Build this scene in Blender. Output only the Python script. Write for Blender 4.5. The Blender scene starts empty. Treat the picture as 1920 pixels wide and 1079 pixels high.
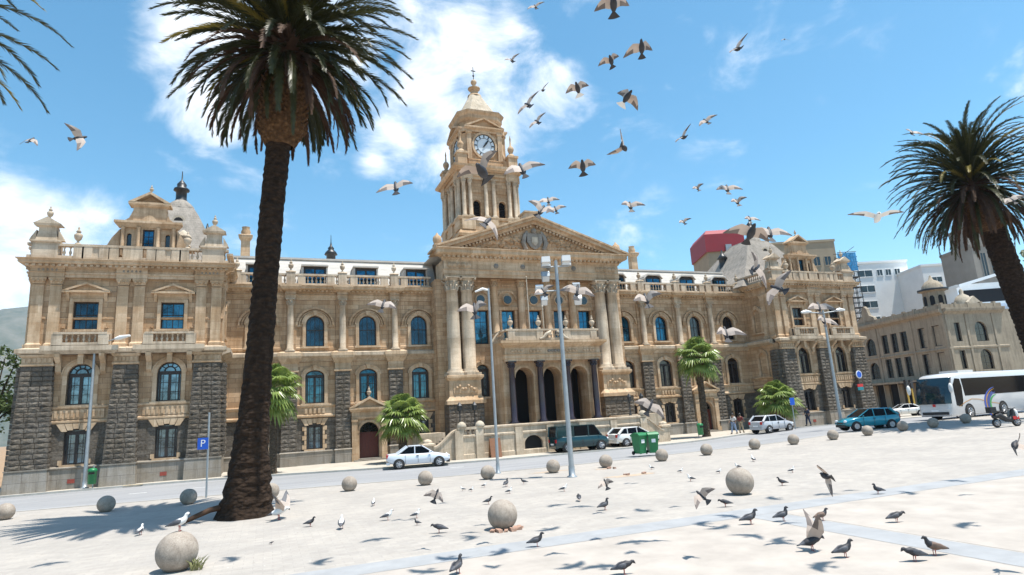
import bpy, math, random
from mathutils import Vector, Matrix, Euler
from math import sin, cos, pi, radians, sqrt, atan2, exp
D = bpy.data
SC = bpy.context.scene
COL = SC.collection
RND = random.Random(7)

# ------------------------------------------------------------------ helpers
class MB:
    """collects faces and links them as one mesh object"""
    def __init__(s):
        s.v = []; s.f = []; s.m = []; s.sm = []; s.T = None
    def add(s, vs, fs, m=0, smooth=False):
        b = len(s.v)
        if s.T is not None:
            vs = [tuple(s.T @ Vector(p)) for p in vs]
        s.v += vs
        for f in fs:
            s.f.append([b + i for i in f]); s.m.append(m); s.sm.append(smooth)
    def box(s, x0, x1, y0, y1, z0, z1, m=0):
        if x0 > x1: x0, x1 = x1, x0
        if y0 > y1: y0, y1 = y1, y0
        s.add([(x0,y0,z0),(x1,y0,z0),(x1,y1,z0),(x0,y1,z0),(x0,y0,z1),(x1,y0,z1),(x1,y1,z1),(x0,y1,z1)],
              [(0,3,2,1),(4,5,6,7),(0,1,5,4),(1,2,6,5),(2,3,7,6),(3,0,4,7)], m)
    def frus(s, x0,x1,y0,y1,z0, a0,a1,b0,b1,z1, m=0):
        s.add([(x0,y0,z0),(x1,y0,z0),(x1,y1,z0),(x0,y1,z0),(a0,b0,z1),(a1,b0,z1),(a1,b1,z1),(a0,b1,z1)],
              [(0,3,2,1),(4,5,6,7),(0,1,5,4),(1,2,6,5),(2,3,7,6),(3,0,4,7)], m)
    def prism(s, pts, y0, y1, m=0):          # outline in X-Z, extruded along Y
        n = len(pts)
        a = sum(pts[i][0]*pts[(i+1)%n][1]-pts[(i+1)%n][0]*pts[i][1] for i in range(n))
        if a < 0: pts = pts[::-1]
        s.add([(p[0],y0,p[1]) for p in pts]+[(p[0],y1,p[1]) for p in pts],
              [tuple(range(n)), tuple(range(2*n-1,n-1,-1))]+[(i,n+i,n+(i+1)%n,(i+1)%n) for i in range(n)], m)
    def prismz(s, pts, z0, z1, m=0):         # outline in X-Y, extruded along Z
        n = len(pts)
        a = sum(pts[i][0]*pts[(i+1)%n][1]-pts[(i+1)%n][0]*pts[i][1] for i in range(n))
        if a < 0: pts = pts[::-1]
        s.add([(p[0],p[1],z0) for p in pts]+[(p[0],p[1],z1) for p in pts],
              [tuple(range(n-1,-1,-1)), tuple(range(n,2*n))]+[(i,(i+1)%n,n+(i+1)%n,n+i) for i in range(n)], m)
    def prismx(s, pts, x0, x1, m=0):         # outline in Y-Z, extruded along X
        n = len(pts)
        a = sum(pts[i][0]*pts[(i+1)%n][1]-pts[(i+1)%n][0]*pts[i][1] for i in range(n))
        if a < 0: pts = pts[::-1]
        s.add([(x0,p[0],p[1]) for p in pts]+[(x1,p[0],p[1]) for p in pts],
              [tuple(range(n-1,-1,-1)), tuple(range(n,2*n))]+[(i,(i+1)%n,n+(i+1)%n,n+i) for i in range(n)], m)
    def lathe(s, prof, cx=0, cy=0, seg=12, m=0, smooth=True, rot=0.0, sx=1, sy=1):
        vs = []; fs = []
        for r, z in prof:
            for k in range(seg):
                a = rot + 2*pi*k/seg
                vs.append((cx + sx*r*cos(a), cy + sy*r*sin(a), z))
        n = len(prof)
        for i in range(n-1):
            for k in range(seg):
                k2 = (k+1) % seg
                fs.append((i*seg+k, i*seg+k2, (i+1)*seg+k2, (i+1)*seg+k))
        s.add(vs, fs, m, smooth)
        s.add([vs[(n-1)*seg+k] for k in range(seg)] if s.T is None else [vs[(n-1)*seg+k] for k in range(seg)], [tuple(range(seg))], m)
        s.add([vs[k] for k in range(seg)], [tuple(range(seg-1,-1,-1))], m)
    def tube(s, pts, rad, seg=6, m=0, smooth=True, caps=True):
        pts = [Vector(p) for p in pts]; n = len(pts)
        if not isinstance(rad, (list, tuple)): rad = [rad]*n
        vs = []; fs = []
        up = Vector((0,0,1))
        t0 = (pts[1]-pts[0]).normalized()
        if abs(t0.dot(up)) > .95: up = Vector((1,0,0))
        for i in range(n):
            t = (pts[min(i+1,n-1)]-pts[max(i-1,0)]).normalized()
            a = up.cross(t).normalized(); b = t.cross(a)
            up = b
            for k in range(seg):
                q = 2*pi*k/seg
                p = pts[i] + (a*cos(q)+b*sin(q))*rad[i]
                vs.append(tuple(p))
        for i in range(n-1):
            for k in range(seg):
                k2 = (k+1) % seg
                fs.append((i*seg+k, i*seg+k2, (i+1)*seg+k2, (i+1)*seg+k))
        s.add(vs, fs, m, smooth)
        if caps:
            s.add(vs[:seg], [tuple(range(seg-1,-1,-1))], m); s.add(vs[-seg:], [tuple(range(seg))], m)
    def ball(s, c, r, seg=12, rings=8, m=0, sx=1, sy=1, sz=1):
        prof = []
        for i in range(rings+1):
            a = -pi/2 + pi*i/rings
            prof.append((max(r*cos(a),1e-4), c[2]+sz*r*sin(a)))
        s.lathe(prof, c[0], c[1], seg, m, True, 0, sx, sy)
    def mesh(s, name, mats):
        me = D.meshes.new(name)
        me.from_pydata(s.v, [], s.f)
        if not isinstance(mats, (list, tuple)): mats = [mats]
        for mt in mats: me.materials.append(mt)
        me.polygons.foreach_set('material_index', s.m)
        me.polygons.foreach_set('use_smooth', s.sm)
        me.update()
        return me
    def build(s, name, mats, parent=None, loc=(0,0,0)):
        o = D.objects.new(name, s.mesh(name, mats)); COL.objects.link(o)
        o.location = loc
        if parent is not None: o.parent = parent
        return o

def inst(name, mesh, parent=None, loc=(0,0,0), rz=0.0, sc=None):
    o = D.objects.new(name, mesh); COL.objects.link(o); o.location = loc
    o.rotation_euler = (0,0,rz)
    if sc is not None: o.scale = sc
    if parent is not None: o.parent = parent
    return o
def tag(o, label=None, cat=None, group=None, kind=None):
    if label: o['label'] = label
    if cat: o['category'] = cat
    if group: o['group'] = group
    if kind: o['kind'] = kind
    return o
def empty(name, loc=(0,0,0), rz=0.0):
    o = D.objects.new(name, None); COL.objects.link(o); o.location = loc; o.rotation_euler = (0,0,rz)
    o.empty_display_size = .3
    return o
KIDS = {}
def copy_tree(o, parent=None):
    c = o.copy(); COL.objects.link(c); c.parent = parent
    for ch in [q for q in D.objects if q.parent == o]:
        copy_tree(ch, c)
    return c

# ------------------------------------------------------------------ materials
def mat(name):
    m = D.materials.new(name); m.use_nodes = True
    nt = m.node_tree; b = nt.nodes['Principled BSDF']
    return m, nt, b
def N(nt, t, **kw):
    n = nt.nodes.new(t)
    for k, v in kw.items():
        if k in n.inputs: n.inputs[k].default_value = v
        else: setattr(n, k, v)
    return n
def ramp(nt, fac, stops):
    r = nt.nodes.new('ShaderNodeValToRGB')
    while len(r.color_ramp.elements) < len(stops): r.color_ramp.elements.new(.5)
    for e, (p, c) in zip(r.color_ramp.elements, stops):
        e.position = p; e.color = (*c, 1) if len(c) == 3 else c
    nt.links.new(fac, r.inputs[0]); return r.outputs[0]
def mix(nt, fac, a, b, blend='MIX'):
    n = nt.nodes.new('ShaderNodeMix'); n.data_type = 'RGBA'; n.blend_type = blend
    for i, v in ((0, fac), (6, a), (7, b)):
        if hasattr(v, 'links'): nt.links.new(v, n.inputs[i])
        elif i == 0: n.inputs[0].default_value = v
        else: n.inputs[i].default_value = (*v, 1)
    return n.outputs[2]
def noise(nt, vec, scale, detail=4, rough=.6, dist=0):
    n = N(nt, 'ShaderNodeTexNoise'); n.inputs['Scale'].default_value = scale
    n.inputs['Detail'].default_value = detail; n.inputs['Roughness'].default_value = rough
    n.inputs['Distortion'].default_value = dist
    if vec is not None: nt.links.new(vec, n.inputs['Vector'])
    return n.outputs['Fac']
def objco(nt, scale=None):
    t = nt.nodes.new('ShaderNodeTexCoord'); o = t.outputs['Object']
    if scale:
        mp = nt.nodes.new('ShaderNodeMapping'); mp.inputs['Scale'].default_value = scale
        nt.links.new(o, mp.inputs[0]); o = mp.outputs[0]
    return o
def worldco(nt, scale=None):
    t = nt.nodes.new('ShaderNodeNewGeometry'); o = t.outputs['Position']
    if scale:
        mp = nt.nodes.new('ShaderNodeMapping'); mp.inputs['Scale'].default_value = scale
        nt.links.new(o, mp.inputs[0]); o = mp.outputs[0]
    return o
def wallco(nt):
    p = worldco(nt)
    s = nt.nodes.new('ShaderNodeSeparateXYZ'); nt.links.new(p, s.inputs[0])
    a = nt.nodes.new('ShaderNodeMath'); a.operation = 'ADD'
    nt.links.new(s.outputs[0], a.inputs[0]); nt.links.new(s.outputs[1], a.inputs[1])
    c = nt.nodes.new('ShaderNodeCombineXYZ')
    nt.links.new(a.outputs[0], c.inputs[0]); nt.links.new(s.outputs[2], c.inputs[1])
    return c.outputs[0]
def bump(nt, b, h, strength=.3, dist=.02, prev=None):
    n = nt.nodes.new('ShaderNodeBump'); n.inputs['Strength'].default_value = strength
    n.inputs['Distance'].default_value = dist
    nt.links.new(h, n.inputs['Height'])
    if prev: nt.links.new(prev, n.inputs['Normal'])
    nt.links.new(n.outputs[0], b.inputs['Normal']); return n.outputs[0]
def plain(name, col, rough=.6, metal=0.0, var=.15, vs=6.0, spec=None, bmp=0):
    m, nt, b = mat(name)
    f = noise(nt, objco(nt), vs)
    lo = tuple(c*(1-var) for c in col); hi = tuple(min(1, c*(1+var)) for c in col)
    nt.links.new(ramp(nt, f, [(.3, lo), (.7, hi)]), b.inputs['Base Color'])
    b.inputs['Roughness'].default_value = rough; b.inputs['Metallic'].default_value = metal
    if spec is not None: b.inputs['Specular IOR Level'].default_value = spec
    if bmp: bump(nt, b, noise(nt, objco(nt), vs*4), bmp, .02)
    return m
def stone(name, c1, c2, mortar, bw, bh, stain, st_amt=.5, bumps=.4, msize=.012, bd=.02, fine=.25):
    m, nt, b = mat(name)
    v = wallco(nt)
    br = N(nt, 'ShaderNodeTexBrick'); br.offset = .5
    nt.links.new(v, br.inputs['Vector'])
    br.inputs['Color1'].default_value = (*c1, 1); br.inputs['Color2'].default_value = (*c2, 1)
    br.inputs['Mortar'].default_value = (*mortar, 1)
    br.inputs['Scale'].default_value = 1; br.inputs['Mortar Size'].default_value = msize
    br.inputs['Mortar Smooth'].default_value = .3
    br.inputs['Brick Width'].default_value = bw; br.inputs['Row Height'].default_value = bh
    br.inputs['Bias'].default_value = -.1
    p = worldco(nt)
    big = noise(nt, worldco(nt, (.45, .45, .9)), 1.0, 5, .7)
    streak = noise(nt, worldco(nt, (2.6, 2.6, .22)), 1.0, 4, .7)
    c = mix(nt, ramp(nt, big, [(.42, (0,0,0)), (.68, (st_amt,)*3)]), br.outputs['Color'], stain)
    c = mix(nt, ramp(nt, streak, [(.46, (0,0,0)), (.72, (.6,)*3)]), c, tuple(x*.55 for x in stain), 'MIX')
    fn = noise(nt, p, 9, 5, .7)
    c = mix(nt, fine, c, ramp(nt, fn, [(.3, (.25,.25,.25)), (.7, (1,1,1))]), 'MULTIPLY')
    nt.links.new(c, b.inputs['Base Color'])
    b.inputs['Roughness'].default_value = .88; b.inputs['Specular IOR Level'].default_value = .25
    inv = nt.nodes.new('ShaderNodeMath'); inv.operation = 'SUBTRACT'; inv.inputs[0].default_value = 1
    nt.links.new(br.outputs['Fac'], inv.inputs[1])
    n1 = bump(nt, b, inv.outputs[0], bumps, bd)
    bump(nt, b, noise(nt, p, 5 if bumps > .6 else 14, 5, .75), bumps, bd*1.6, n1)
    return m

M = {}
M['sand'] = stone('sandstone', (.63,.455,.295), (.39,.255,.15), (.19,.125,.08), .95, .37, (.46,.26,.12), .62, .4)
M['sand_trim'] = stone('sandstone_trim', (.67,.51,.35), (.49,.35,.22), (.30,.21,.13), 1.3, .6, (.42,.245,.12), .6, .25, .005)
M['sand_pale'] = stone('pale_sandstone', (.66,.55,.42), (.53,.42,.30), (.34,.27,.2), 1.6, .8, (.33,.245,.165), .6, .25, .005)
M['grey'] = stone('rockfaced_grey_stone', (.25,.22,.185), (.125,.11,.095), (.20,.175,.145), .62, .30, (.17,.13,.085), .5, 1.0, .022, .07, .6)
M['granite'] = stone('plinth_granite', (.34,.31,.27), (.27,.25,.22), (.15,.13,.12), 1.5, .62, (.24,.19,.13), .5, .3, .012)
M['lead'] = None
def lead():
    m, nt, b = mat('roof_sheet')
    s = nt.nodes.new('ShaderNodeSeparateXYZ'); nt.links.new(worldco(nt), s.inputs[0])
    w = nt.nodes.new('ShaderNodeMath'); w.operation = 'PINGPONG'; w.inputs[1].default_value = .16
    nt.links.new(s.outputs[2], w.inputs[0])
    n = noise(nt, worldco(nt, (1,1,2.5)), 1.2, 5, .7)
    c = ramp(nt, n, [(.3, (.40,.37,.33)), (.7, (.54,.51,.46))])
    c = mix(nt, ramp(nt, w.outputs[0], [(0, (.35,)*3), (.05, (0,0,0))]), c, (.30,.28,.25))
    nt.links.new(c, b.inputs['Base Color']); b.inputs['Roughness'].default_value = .7
    bump(nt, b, w.outputs[0], .5, .05)
    return m
M['lead'] = lead()
M['slate'] = stone('pavilion_roof_slate', (.37,.33,.285), (.32,.285,.245), (.22,.195,.17), .4, .22, (.24,.22,.19), .5, .3, .008)
def rgb(name, col, rough=.5, metal=0, spec=.5, emit=None, coat=0):
    m, nt, b = mat(name); b.inputs['Base Color'].default_value = (*col, 1)
    b.inputs['Roughness'].default_value = rough; b.inputs['Metallic'].default_value = metal
    b.inputs['Specular IOR Level'].default_value = spec
    b.inputs['Coat Weight'].default_value = coat
    return m
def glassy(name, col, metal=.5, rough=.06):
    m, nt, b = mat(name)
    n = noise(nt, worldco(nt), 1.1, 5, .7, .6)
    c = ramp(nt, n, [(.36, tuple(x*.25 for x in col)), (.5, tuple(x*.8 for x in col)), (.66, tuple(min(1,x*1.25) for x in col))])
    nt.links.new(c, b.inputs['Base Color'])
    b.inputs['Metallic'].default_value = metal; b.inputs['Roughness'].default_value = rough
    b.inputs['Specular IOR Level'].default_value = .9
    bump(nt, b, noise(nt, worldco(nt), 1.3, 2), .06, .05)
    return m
M['glass'] = glassy('sky_reflection_glass', (.015,.115,.20), .75)  # blue of the reflected sky is put into the pane colour
M['glass_b'] = glassy('darker_sky_reflection_glass', (.010,.05,.085), .6)  # darker variant of the sky-reflection blue, picked per window
M['glass_c'] = glassy('lighter_sky_reflection_glass', (.03,.16,.25), .6)  # lighter variant, no curtain: reflected sky painted as pane colour
M['glass_dark'] = glassy('dark_window_glass', (.006,.008,.011), .05, .12)
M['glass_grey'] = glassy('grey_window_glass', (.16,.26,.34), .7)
M['wood'] = rgb('dark_painted_wood', (.025,.018,.015), .5)
M['door'] = plain('red_brown_door', (.10,.022,.014), .45)
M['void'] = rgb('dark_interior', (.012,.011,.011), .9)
M['iron'] = rgb('black_iron', (.018,.02,.022), .45)
M['purple'] = plain('polished_dark_granite', (.03,.023,.032), .22, 0, .3, 20)
M['white_stone'] = stone('white_dome_stone', (.60,.52,.41), (.50,.42,.32), (.4,.35,.28), 1.4, .45, (.38,.33,.25), .5, .25, .008)
M['brick_red'] = plain('red_vent_brick', (.25,.05,.035), .8)
# ------------------------------------------------------------------ camera, light, sky
CP = (-22.8816, -53.2272, 3.0)
Rv = Vector((0.92996485, -0.36273361, -0.05991408)); Uv = Vector((-0.01839967, -0.20868117, 0.97781063)); Fv = Vector((0.36718772, 0.90822712, 0.20074033))
cam = D.cameras.new('camera'); co = D.objects.new('camera', cam); COL.objects.link(co)
mw = Matrix.Identity(4)
for i in range(3):
    mw[i][0] = Rv[i]; mw[i][1] = Uv[i]; mw[i][2] = -Fv[i]; mw[i][3] = CP[i]
co.matrix_world = mw
cam.sensor_fit = 'HORIZONTAL'; cam.sensor_width = 36; cam.lens = 21.653; cam.clip_end = 9000; cam.clip_start = .1
SC.camera = co
SUN = Vector((4.6, -3.9, 19.0)).normalized()
sl = D.lights.new('sun', 'SUN'); sl.energy = 5.0; sl.angle = radians(.53); sl.color = (1, .955, .88)
so = D.objects.new('sun', sl); COL.objects.link(so)
so.rotation_euler = SUN.to_track_quat('Z', 'Y').to_euler(); so.location = (20, -20, 80)
W = D.worlds.new('World'); SC.world = W; W.use_nodes = True
nt = W.node_tree; bg = nt.nodes['Background']
sky = nt.nodes.new('ShaderNodeTexSky'); sky.sky_type = 'NISHITA'; sky.sun_disc = False
sky.sun_elevation = math.asin(SUN.z); sky.sun_rotation = atan2(SUN.x, SUN.y)
sky.air_density = 1.0; sky.dust_density = .6; sky.ozone_density = 1.6; sky.altitude = 50
tc = nt.nodes.new('ShaderNodeTexCoord')
def cloudmask(dirv, r0, r1):
    vm = nt.nodes.new('ShaderNodeVectorMath'); vm.operation = 'DISTANCE'
    nv = nt.nodes.new('ShaderNodeVectorMath'); nv.operation = 'NORMALIZE'
    nt.links.new(tc.outputs['Generated'], nv.inputs[0]); nt.links.new(nv.outputs[0], vm.inputs[0])
    vm.inputs[1].default_value = dirv
    mr = nt.nodes.new('ShaderNodeMapRange'); mr.inputs[1].default_value = r1; mr.inputs[2].default_value = r0
    mr.inputs[3].default_value = 0; mr.inputs[4].default_value = 1
    nt.links.new(vm.outputs['Value'], mr.inputs[0]); return mr.outputs[0]
def mth(op, a, b):
    n = nt.nodes.new('ShaderNodeMath'); n.operation = op
    for i, q in enumerate((a, b)):
        if hasattr(q, 'links'): nt.links.new(q, n.inputs[i])
        else: n.inputs[i].default_value = q
    return n.outputs[0]
def pixdir(px, py):
    return tuple((Fv*1154.82 + Rv*(px-960) + Uv*(539.5-py)).normalized())
acc = None
for px, py, r in [(905,110,.085),(800,170,.10),(860,60,.085),(1000,190,.07),(740,240,.07),(780,60,.09),(420,60,.075),(340,60,.05),(400,190,.055),(560,150,.07),(660,100,.08),
                  (830,310,.05),(60,430,.10),(130,450,.08),(-30,500,.15),(0,380,.06),(190,410,.05),(1120,-120,.06),(-100,560,.14),(960,40,.05),(700,300,.03)]:
    k = cloudmask(pixdir(px, py), 0.0, r*1.5)
    acc = k if acc is None else mth('MAXIMUM', acc, k)
mp = nt.nodes.new('ShaderNodeMapping'); mp.inputs['Scale'].default_value = (1, 1, 1.7)
nt.links.new(tc.outputs['Generated'], mp.inputs[0])
nz = nt.nodes.new('ShaderNodeTexNoise'); nz.inputs['Scale'].default_value = 6.5; nz.inputs['Detail'].default_value = 9
nz.inputs['Roughness'].default_value = .6; nz.inputs['Distortion'].default_value = .35
nt.links.new(mp.outputs[0], nz.inputs['Vector'])
dens = mth('ADD', acc, mth('MULTIPLY', mth('SUBTRACT', nz.outputs['Fac'], .5), 3.0))
cr = nt.nodes.new('ShaderNodeMapRange'); cr.interpolation_type = 'SMOOTHSTEP'
cr.inputs[1].default_value = .10; cr.inputs[2].default_value = 1.3; nt.links.new(dens, cr.inputs[0])
cr.inputs[4].default_value = .93
cm = nt.nodes.new('ShaderNodeMix'); cm.data_type = 'RGBA'
nt.links.new(cr.outputs[0], cm.inputs[0]); 
hs = nt.nodes.new('ShaderNodeHueSaturation'); hs.inputs['Saturation'].default_value = 1.22; hs.inputs['Value'].default_value = 1.42; hs.inputs['Hue'].default_value = .480
nt.links.new(sky.outputs[0], hs.inputs['Color'])
nt.links.new(hs.outputs[0], cm.inputs[6]); cm.inputs[7].default_value = (9.9, 10, 10.1, 1)
nt.links.new(cm.outputs[2], bg.inputs[0]); bg.inputs[1].default_value = .100
SC.view_settings.view_transform = 'Standard'; SC.view_settings.look = 'None'; SC.view_settings.gamma = 1
SC.view_settings.exposure = .62
SC.render.engine = 'CYCLES'
SC.cycles.max_bounces = 6

# ------------------------------------------------------------------ ground
def sst(a, b, x):
    t = max(0, min(1, (x-a)/(b-a))); return t*t*(3-2*t)
def G(x, y):
    return .45*sst(7, 25, x)*sst(4.5, 12, -y)
def interp(poly, x):
    for (x0, y0), (x1, y1) in zip(poly, poly[1:]):
        if x <= x1: 
            t = (x-x0)/(x1-x0); return y0+(y1-y0)*t
    return poly[-1][1]
FAR = [(-120,-5.8),(-28,-5.8),(-22,-7.6),(-16,-9.9),(-7.5,-11.9),(8,-11.4),(16,-9.8),(24,-8),(45,-7.6),(140,-7.6)]
NEAR = [(-120,-16.4),(-34,-17.2),(-22,-19.2),(-13,-20.9),(-5,-21),(2,-20.2),(12,-19.3),(30,-18.6),(60,-18.6),(140,-18.6)]
def sm(poly, x):
    return sum(interp(poly, x+d) for d in (-3,-1.5,0,1.5,3))/5
XS = [-120,-90,-70,-60] + [(-50 + 1.5*i) for i in range(75)] + [66,75,90,110,140]
def strip(f0, f1, n, dz):
    mb = MB(); vs = []; w = n+1
    for x in XS:
        a, b = f0(x), f1(x)
        for j in range(w):
            y = a+(b-a)*j/n; vs.append((x, y, G(x, y)+dz))
    fs = []
    for i in range(len(XS)-1):
        for j in range(n):
            fs.append((i*w+j, (i+1)*w+j, (i+1)*w+j+1, i*w+j+1))
    mb.add(vs, fs, 0, True); return mb
def paving():
    m, nt, b = mat('pale_paving')
    br = N(nt, 'ShaderNodeTexBrick'); nt.links.new(worldco(nt), br.inputs['Vector'])
    br.inputs['Scale'].default_value = 1; br.inputs['Brick Width'].default_value = .42; br.inputs['Row Height'].default_value = .21
    br.inputs['Mortar Size'].default_value = .006; br.inputs['Color1'].default_value = (.425,.39,.348,1); br.inputs['Color2'].default_value = (.375,.345,.312,1)
    br.inputs['Mortar'].default_value = (.31,.29,.265,1)
    n1 = noise(nt, worldco(nt), .35, 8, .75)
    c = mix(nt, ramp(nt, n1, [(.42, (0,0,0)), (.62, (.6,)*3)]), br.outputs['Color'], (.30,.28,.258))
    n2 = noise(nt, worldco(nt), 2.2, 6, .75)
    c = mix(nt, .35, c, ramp(nt, n2, [(.35, (.72,.70,.68)), (.65, (1,1,1))]), 'MULTIPLY')
    sp = noise(nt, worldco(nt), 7, 3, .6)
    c = mix(nt, ramp(nt, sp, [(.68, (0,0,0)), (.74, (.6,)*3)]), c, (.26,.24,.22))
    v = N(nt, 'ShaderNodeTexVoronoi'); v.inputs['Scale'].default_value = 1.3; nt.links.new(worldco(nt), v.inputs['Vector'])
    c = mix(nt, ramp(nt, v.outputs['Distance'], [(.035, (.75,)*3), (.06, (0,0,0))]), c, (.16,.15,.14))
    v2 = N(nt, 'ShaderNodeTexVoronoi'); v2.inputs['Scale'].default_value = 2.1; nt.links.new(worldco(nt), v2.inputs['Vector'])
    c = mix(nt, ramp(nt, v2.outputs['Distance'], [(.03, (.8,)*3), (.05, (0,0,0))]), c, (.62,.61,.58))
    nt.links.new(c, b.inputs['Base Color']); b.inputs['Roughness'].default_value = .85; b.inputs['Specular IOR Level'].default_value = .3
    n = bump(nt, b, br.outputs['Fac'], .3, -.006)
    bump(nt, b, n2, .15, .02, n)
    return m
def asphalt():
    m, nt, b = mat('asphalt')
    n1 = noise(nt, worldco(nt, (.12, .8, 1)), 1, 6, .7); n2 = noise(nt, worldco(nt), 14, 5, .8)
    c = ramp(nt, n1, [(.3, (.25,.25,.255)), (.7, (.34,.34,.345))])
    c = mix(nt, .5, c, ramp(nt, n2, [(.3, (.6,.6,.6)), (.7, (1,1,1))]), 'MULTIPLY')
    nt.links.new(c, b.inputs['Base Color']); b.inputs['Roughness'].default_value = .85
    bump(nt, b, n2, .3, .01)
    return m
M['paving'] = paving(); M['asphalt'] = asphalt()
M['kerb'] = plain('kerb_stone', (.40,.385,.35), .8, 0, .15, 3, .3, .1)
M['walk'] = plain('sidewalk_slab', (.42,.385,.33), .85, 0, .14, .8, .3, .1)
M['band'] = plain('blue_grey_paver_band', (.305,.31,.315), .85, 0, .12, 1.4, .3, .1)
M['peach'] = plain('peach_paver_panel', (.385,.345,.305), .85, 0, .14, 1.0, .3, .1)
M['yellow'] = plain('yellow_line_paint', (.6,.40,.08), .7)
M['roadwhite'] = plain('white_road_paint', (.7,.7,.68), .7)
M['earth'] = plain('bare_earth', (.30,.20,.12), .95, 0, .3, 1.5, .2, .3)
mb = MB(); R_ = 5000
mb.add([(-R_,-R_,-.25),(R_,-R_,-.25),(R_,R_,-.25),(-R_,R_,-.25)], [(0,1,2,3)])
tag(mb.build('ground', M['earth']), kind='structure')
tag(strip(lambda x: -70, lambda x: sm(NEAR, x)-.16, 16, 0).build('square', M['paving']), kind='structure')
tag(strip(lambda x: sm(NEAR, x)-.16, lambda x: sm(NEAR, x), 1, .012).build('kerb', M['kerb']), kind='structure')
tag(strip(lambda x: sm(NEAR, x), lambda x: sm(FAR, x), 8, -.11).build('road', M['asphalt']), kind='structure')
def kerbside(f, dz0, dz1):
    mb = MB(); vs = []; fs = []
    for x in XS: y = f(x); vs += [(x,y,G(x,y)+dz0),(x,y,G(x,y)+dz1)]
    for i in range(len(XS)-1): fs.append((2*i,2*i+1,2*i+3,2*i+2))
    mb.add(vs, fs); return mb
tag(kerbside(lambda x: sm(NEAR, x), -.13, .012).build('kerb_face', M['kerb']), kind='structure')
tag(kerbside(lambda x: sm(FAR, x), -.13, .012).build('kerb_face', M['kerb']), kind='structure')
tag(strip(lambda x: sm(FAR, x), lambda x: sm(FAR, x)+.18, 1, .012).build('kerb', M['kerb']), kind='structure')
tag(strip(lambda x: sm(FAR, x)+.18, lambda x: 3, 6, 0).build('pavement', M['walk']), kind='structure')
# wide paver bands that cross the square
def band(name, pts, w, m, dz):
    mb = MB(); vs = []; fs = []; P = []
    for (a, b) in zip(pts, pts[1:]):
        for k in range(12): P.append((a[0]+(b[0]-a[0])*k/12, a[1]+(b[1]-a[1])*k/12))
    P.append(pts[-1])
    for i, p in enumerate(P):
        q = P[min(i+1, len(P)-1)]; o = P[max(i-1, 0)]
        d = Vector((q[0]-o[0], q[1]-o[1])).normalized(); n_ = Vector((-d.y, d.x))*w/2
        for sg in (-1, 1):
            x, y = p[0]+sg*n_.x, p[1]+sg*n_.y; vs.append((x, y, G(x, y)+dz))
    for i in range(len(P)-1): fs.append((2*i, 2*i+2, 2*i+3, 2*i+1))
    mb.add(vs, fs); tag(mb.build(name, m), kind='structure')
band('paver_band', [(-70,-39.1),(60,-39.1)], .95, M['band'], .004)
band('paver_band', [(-10.65,-39.6),(-10.65,-70)], .95, M['band'], .004)
mb = MB(); mb.box(-10.1, 60, -55, -39.65, .0005, .0035); mb.box(-70,-11.2,-55,-39.65,.0005,.0035)
tag(mb.build('peach_paving', M['peach']), kind='structure')
band('yellow_kerb_mark', [(-31.3,-5.93),(-30.2,-5.93)], .14, M['yellow'], .018)
for x0 in (-30, -27, -12.0):
    band('lane_mark', [(x0,-11.6-.3*(x0>-20)*8),(x0+.9,-11.6-.3*(x0>-20)*8)], .16, M['roadwhite'], -.105)

# ------------------------------------------------------------------ city hall
HALL = empty('city_hall', (0,0,0))
tag(HALL, 'ornate sandstone city hall with clock tower, columned portico and grey stone piers', 'building')
SAND, TRIM, PALE, GREY, GRAN = M['sand'], M['sand_trim'], M['sand_pale'], M['grey'], M['granite']
CACHE = {}
def part(name, mb, m, parent=HALL, loc=(0,0,0)): return mb.build(name, m, parent, loc)

def arch_pts(cx, w, zs, n=10, rise=None):
    """points of an arch from left springing to right springing"""
    r = w/2; h = r if rise is None else rise
    return [(cx-r*cos(pi*i/n), zs+h*sin(pi*i/n)) for i in range(n+1)]
def wall(mb, x0, x1, z0, z1, y0, y1, ops):
    """ops: (cx, w, zb, zspring, rise)"""
    ops = sorted(ops); x = x0
    for cx, w, zb, zs, rise in ops:
        a, b = cx-w/2, cx+w/2
        if a > x: mb.box(x, a, y0, y1, z0, z1)
        if zb > z0: mb.box(a, b, y0, y1, z0, zb)
        if rise > 0:
            mb.prism(arch_pts(cx, w, zs, 10, rise)+[(b, z1), (a, z1)], y0, y1)
        elif zs < z1: mb.box(a, b, y0, y1, zs, z1)
        x = b
    if x < x1: mb.box(x, x1, y0, y1, z0, z1)

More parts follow.
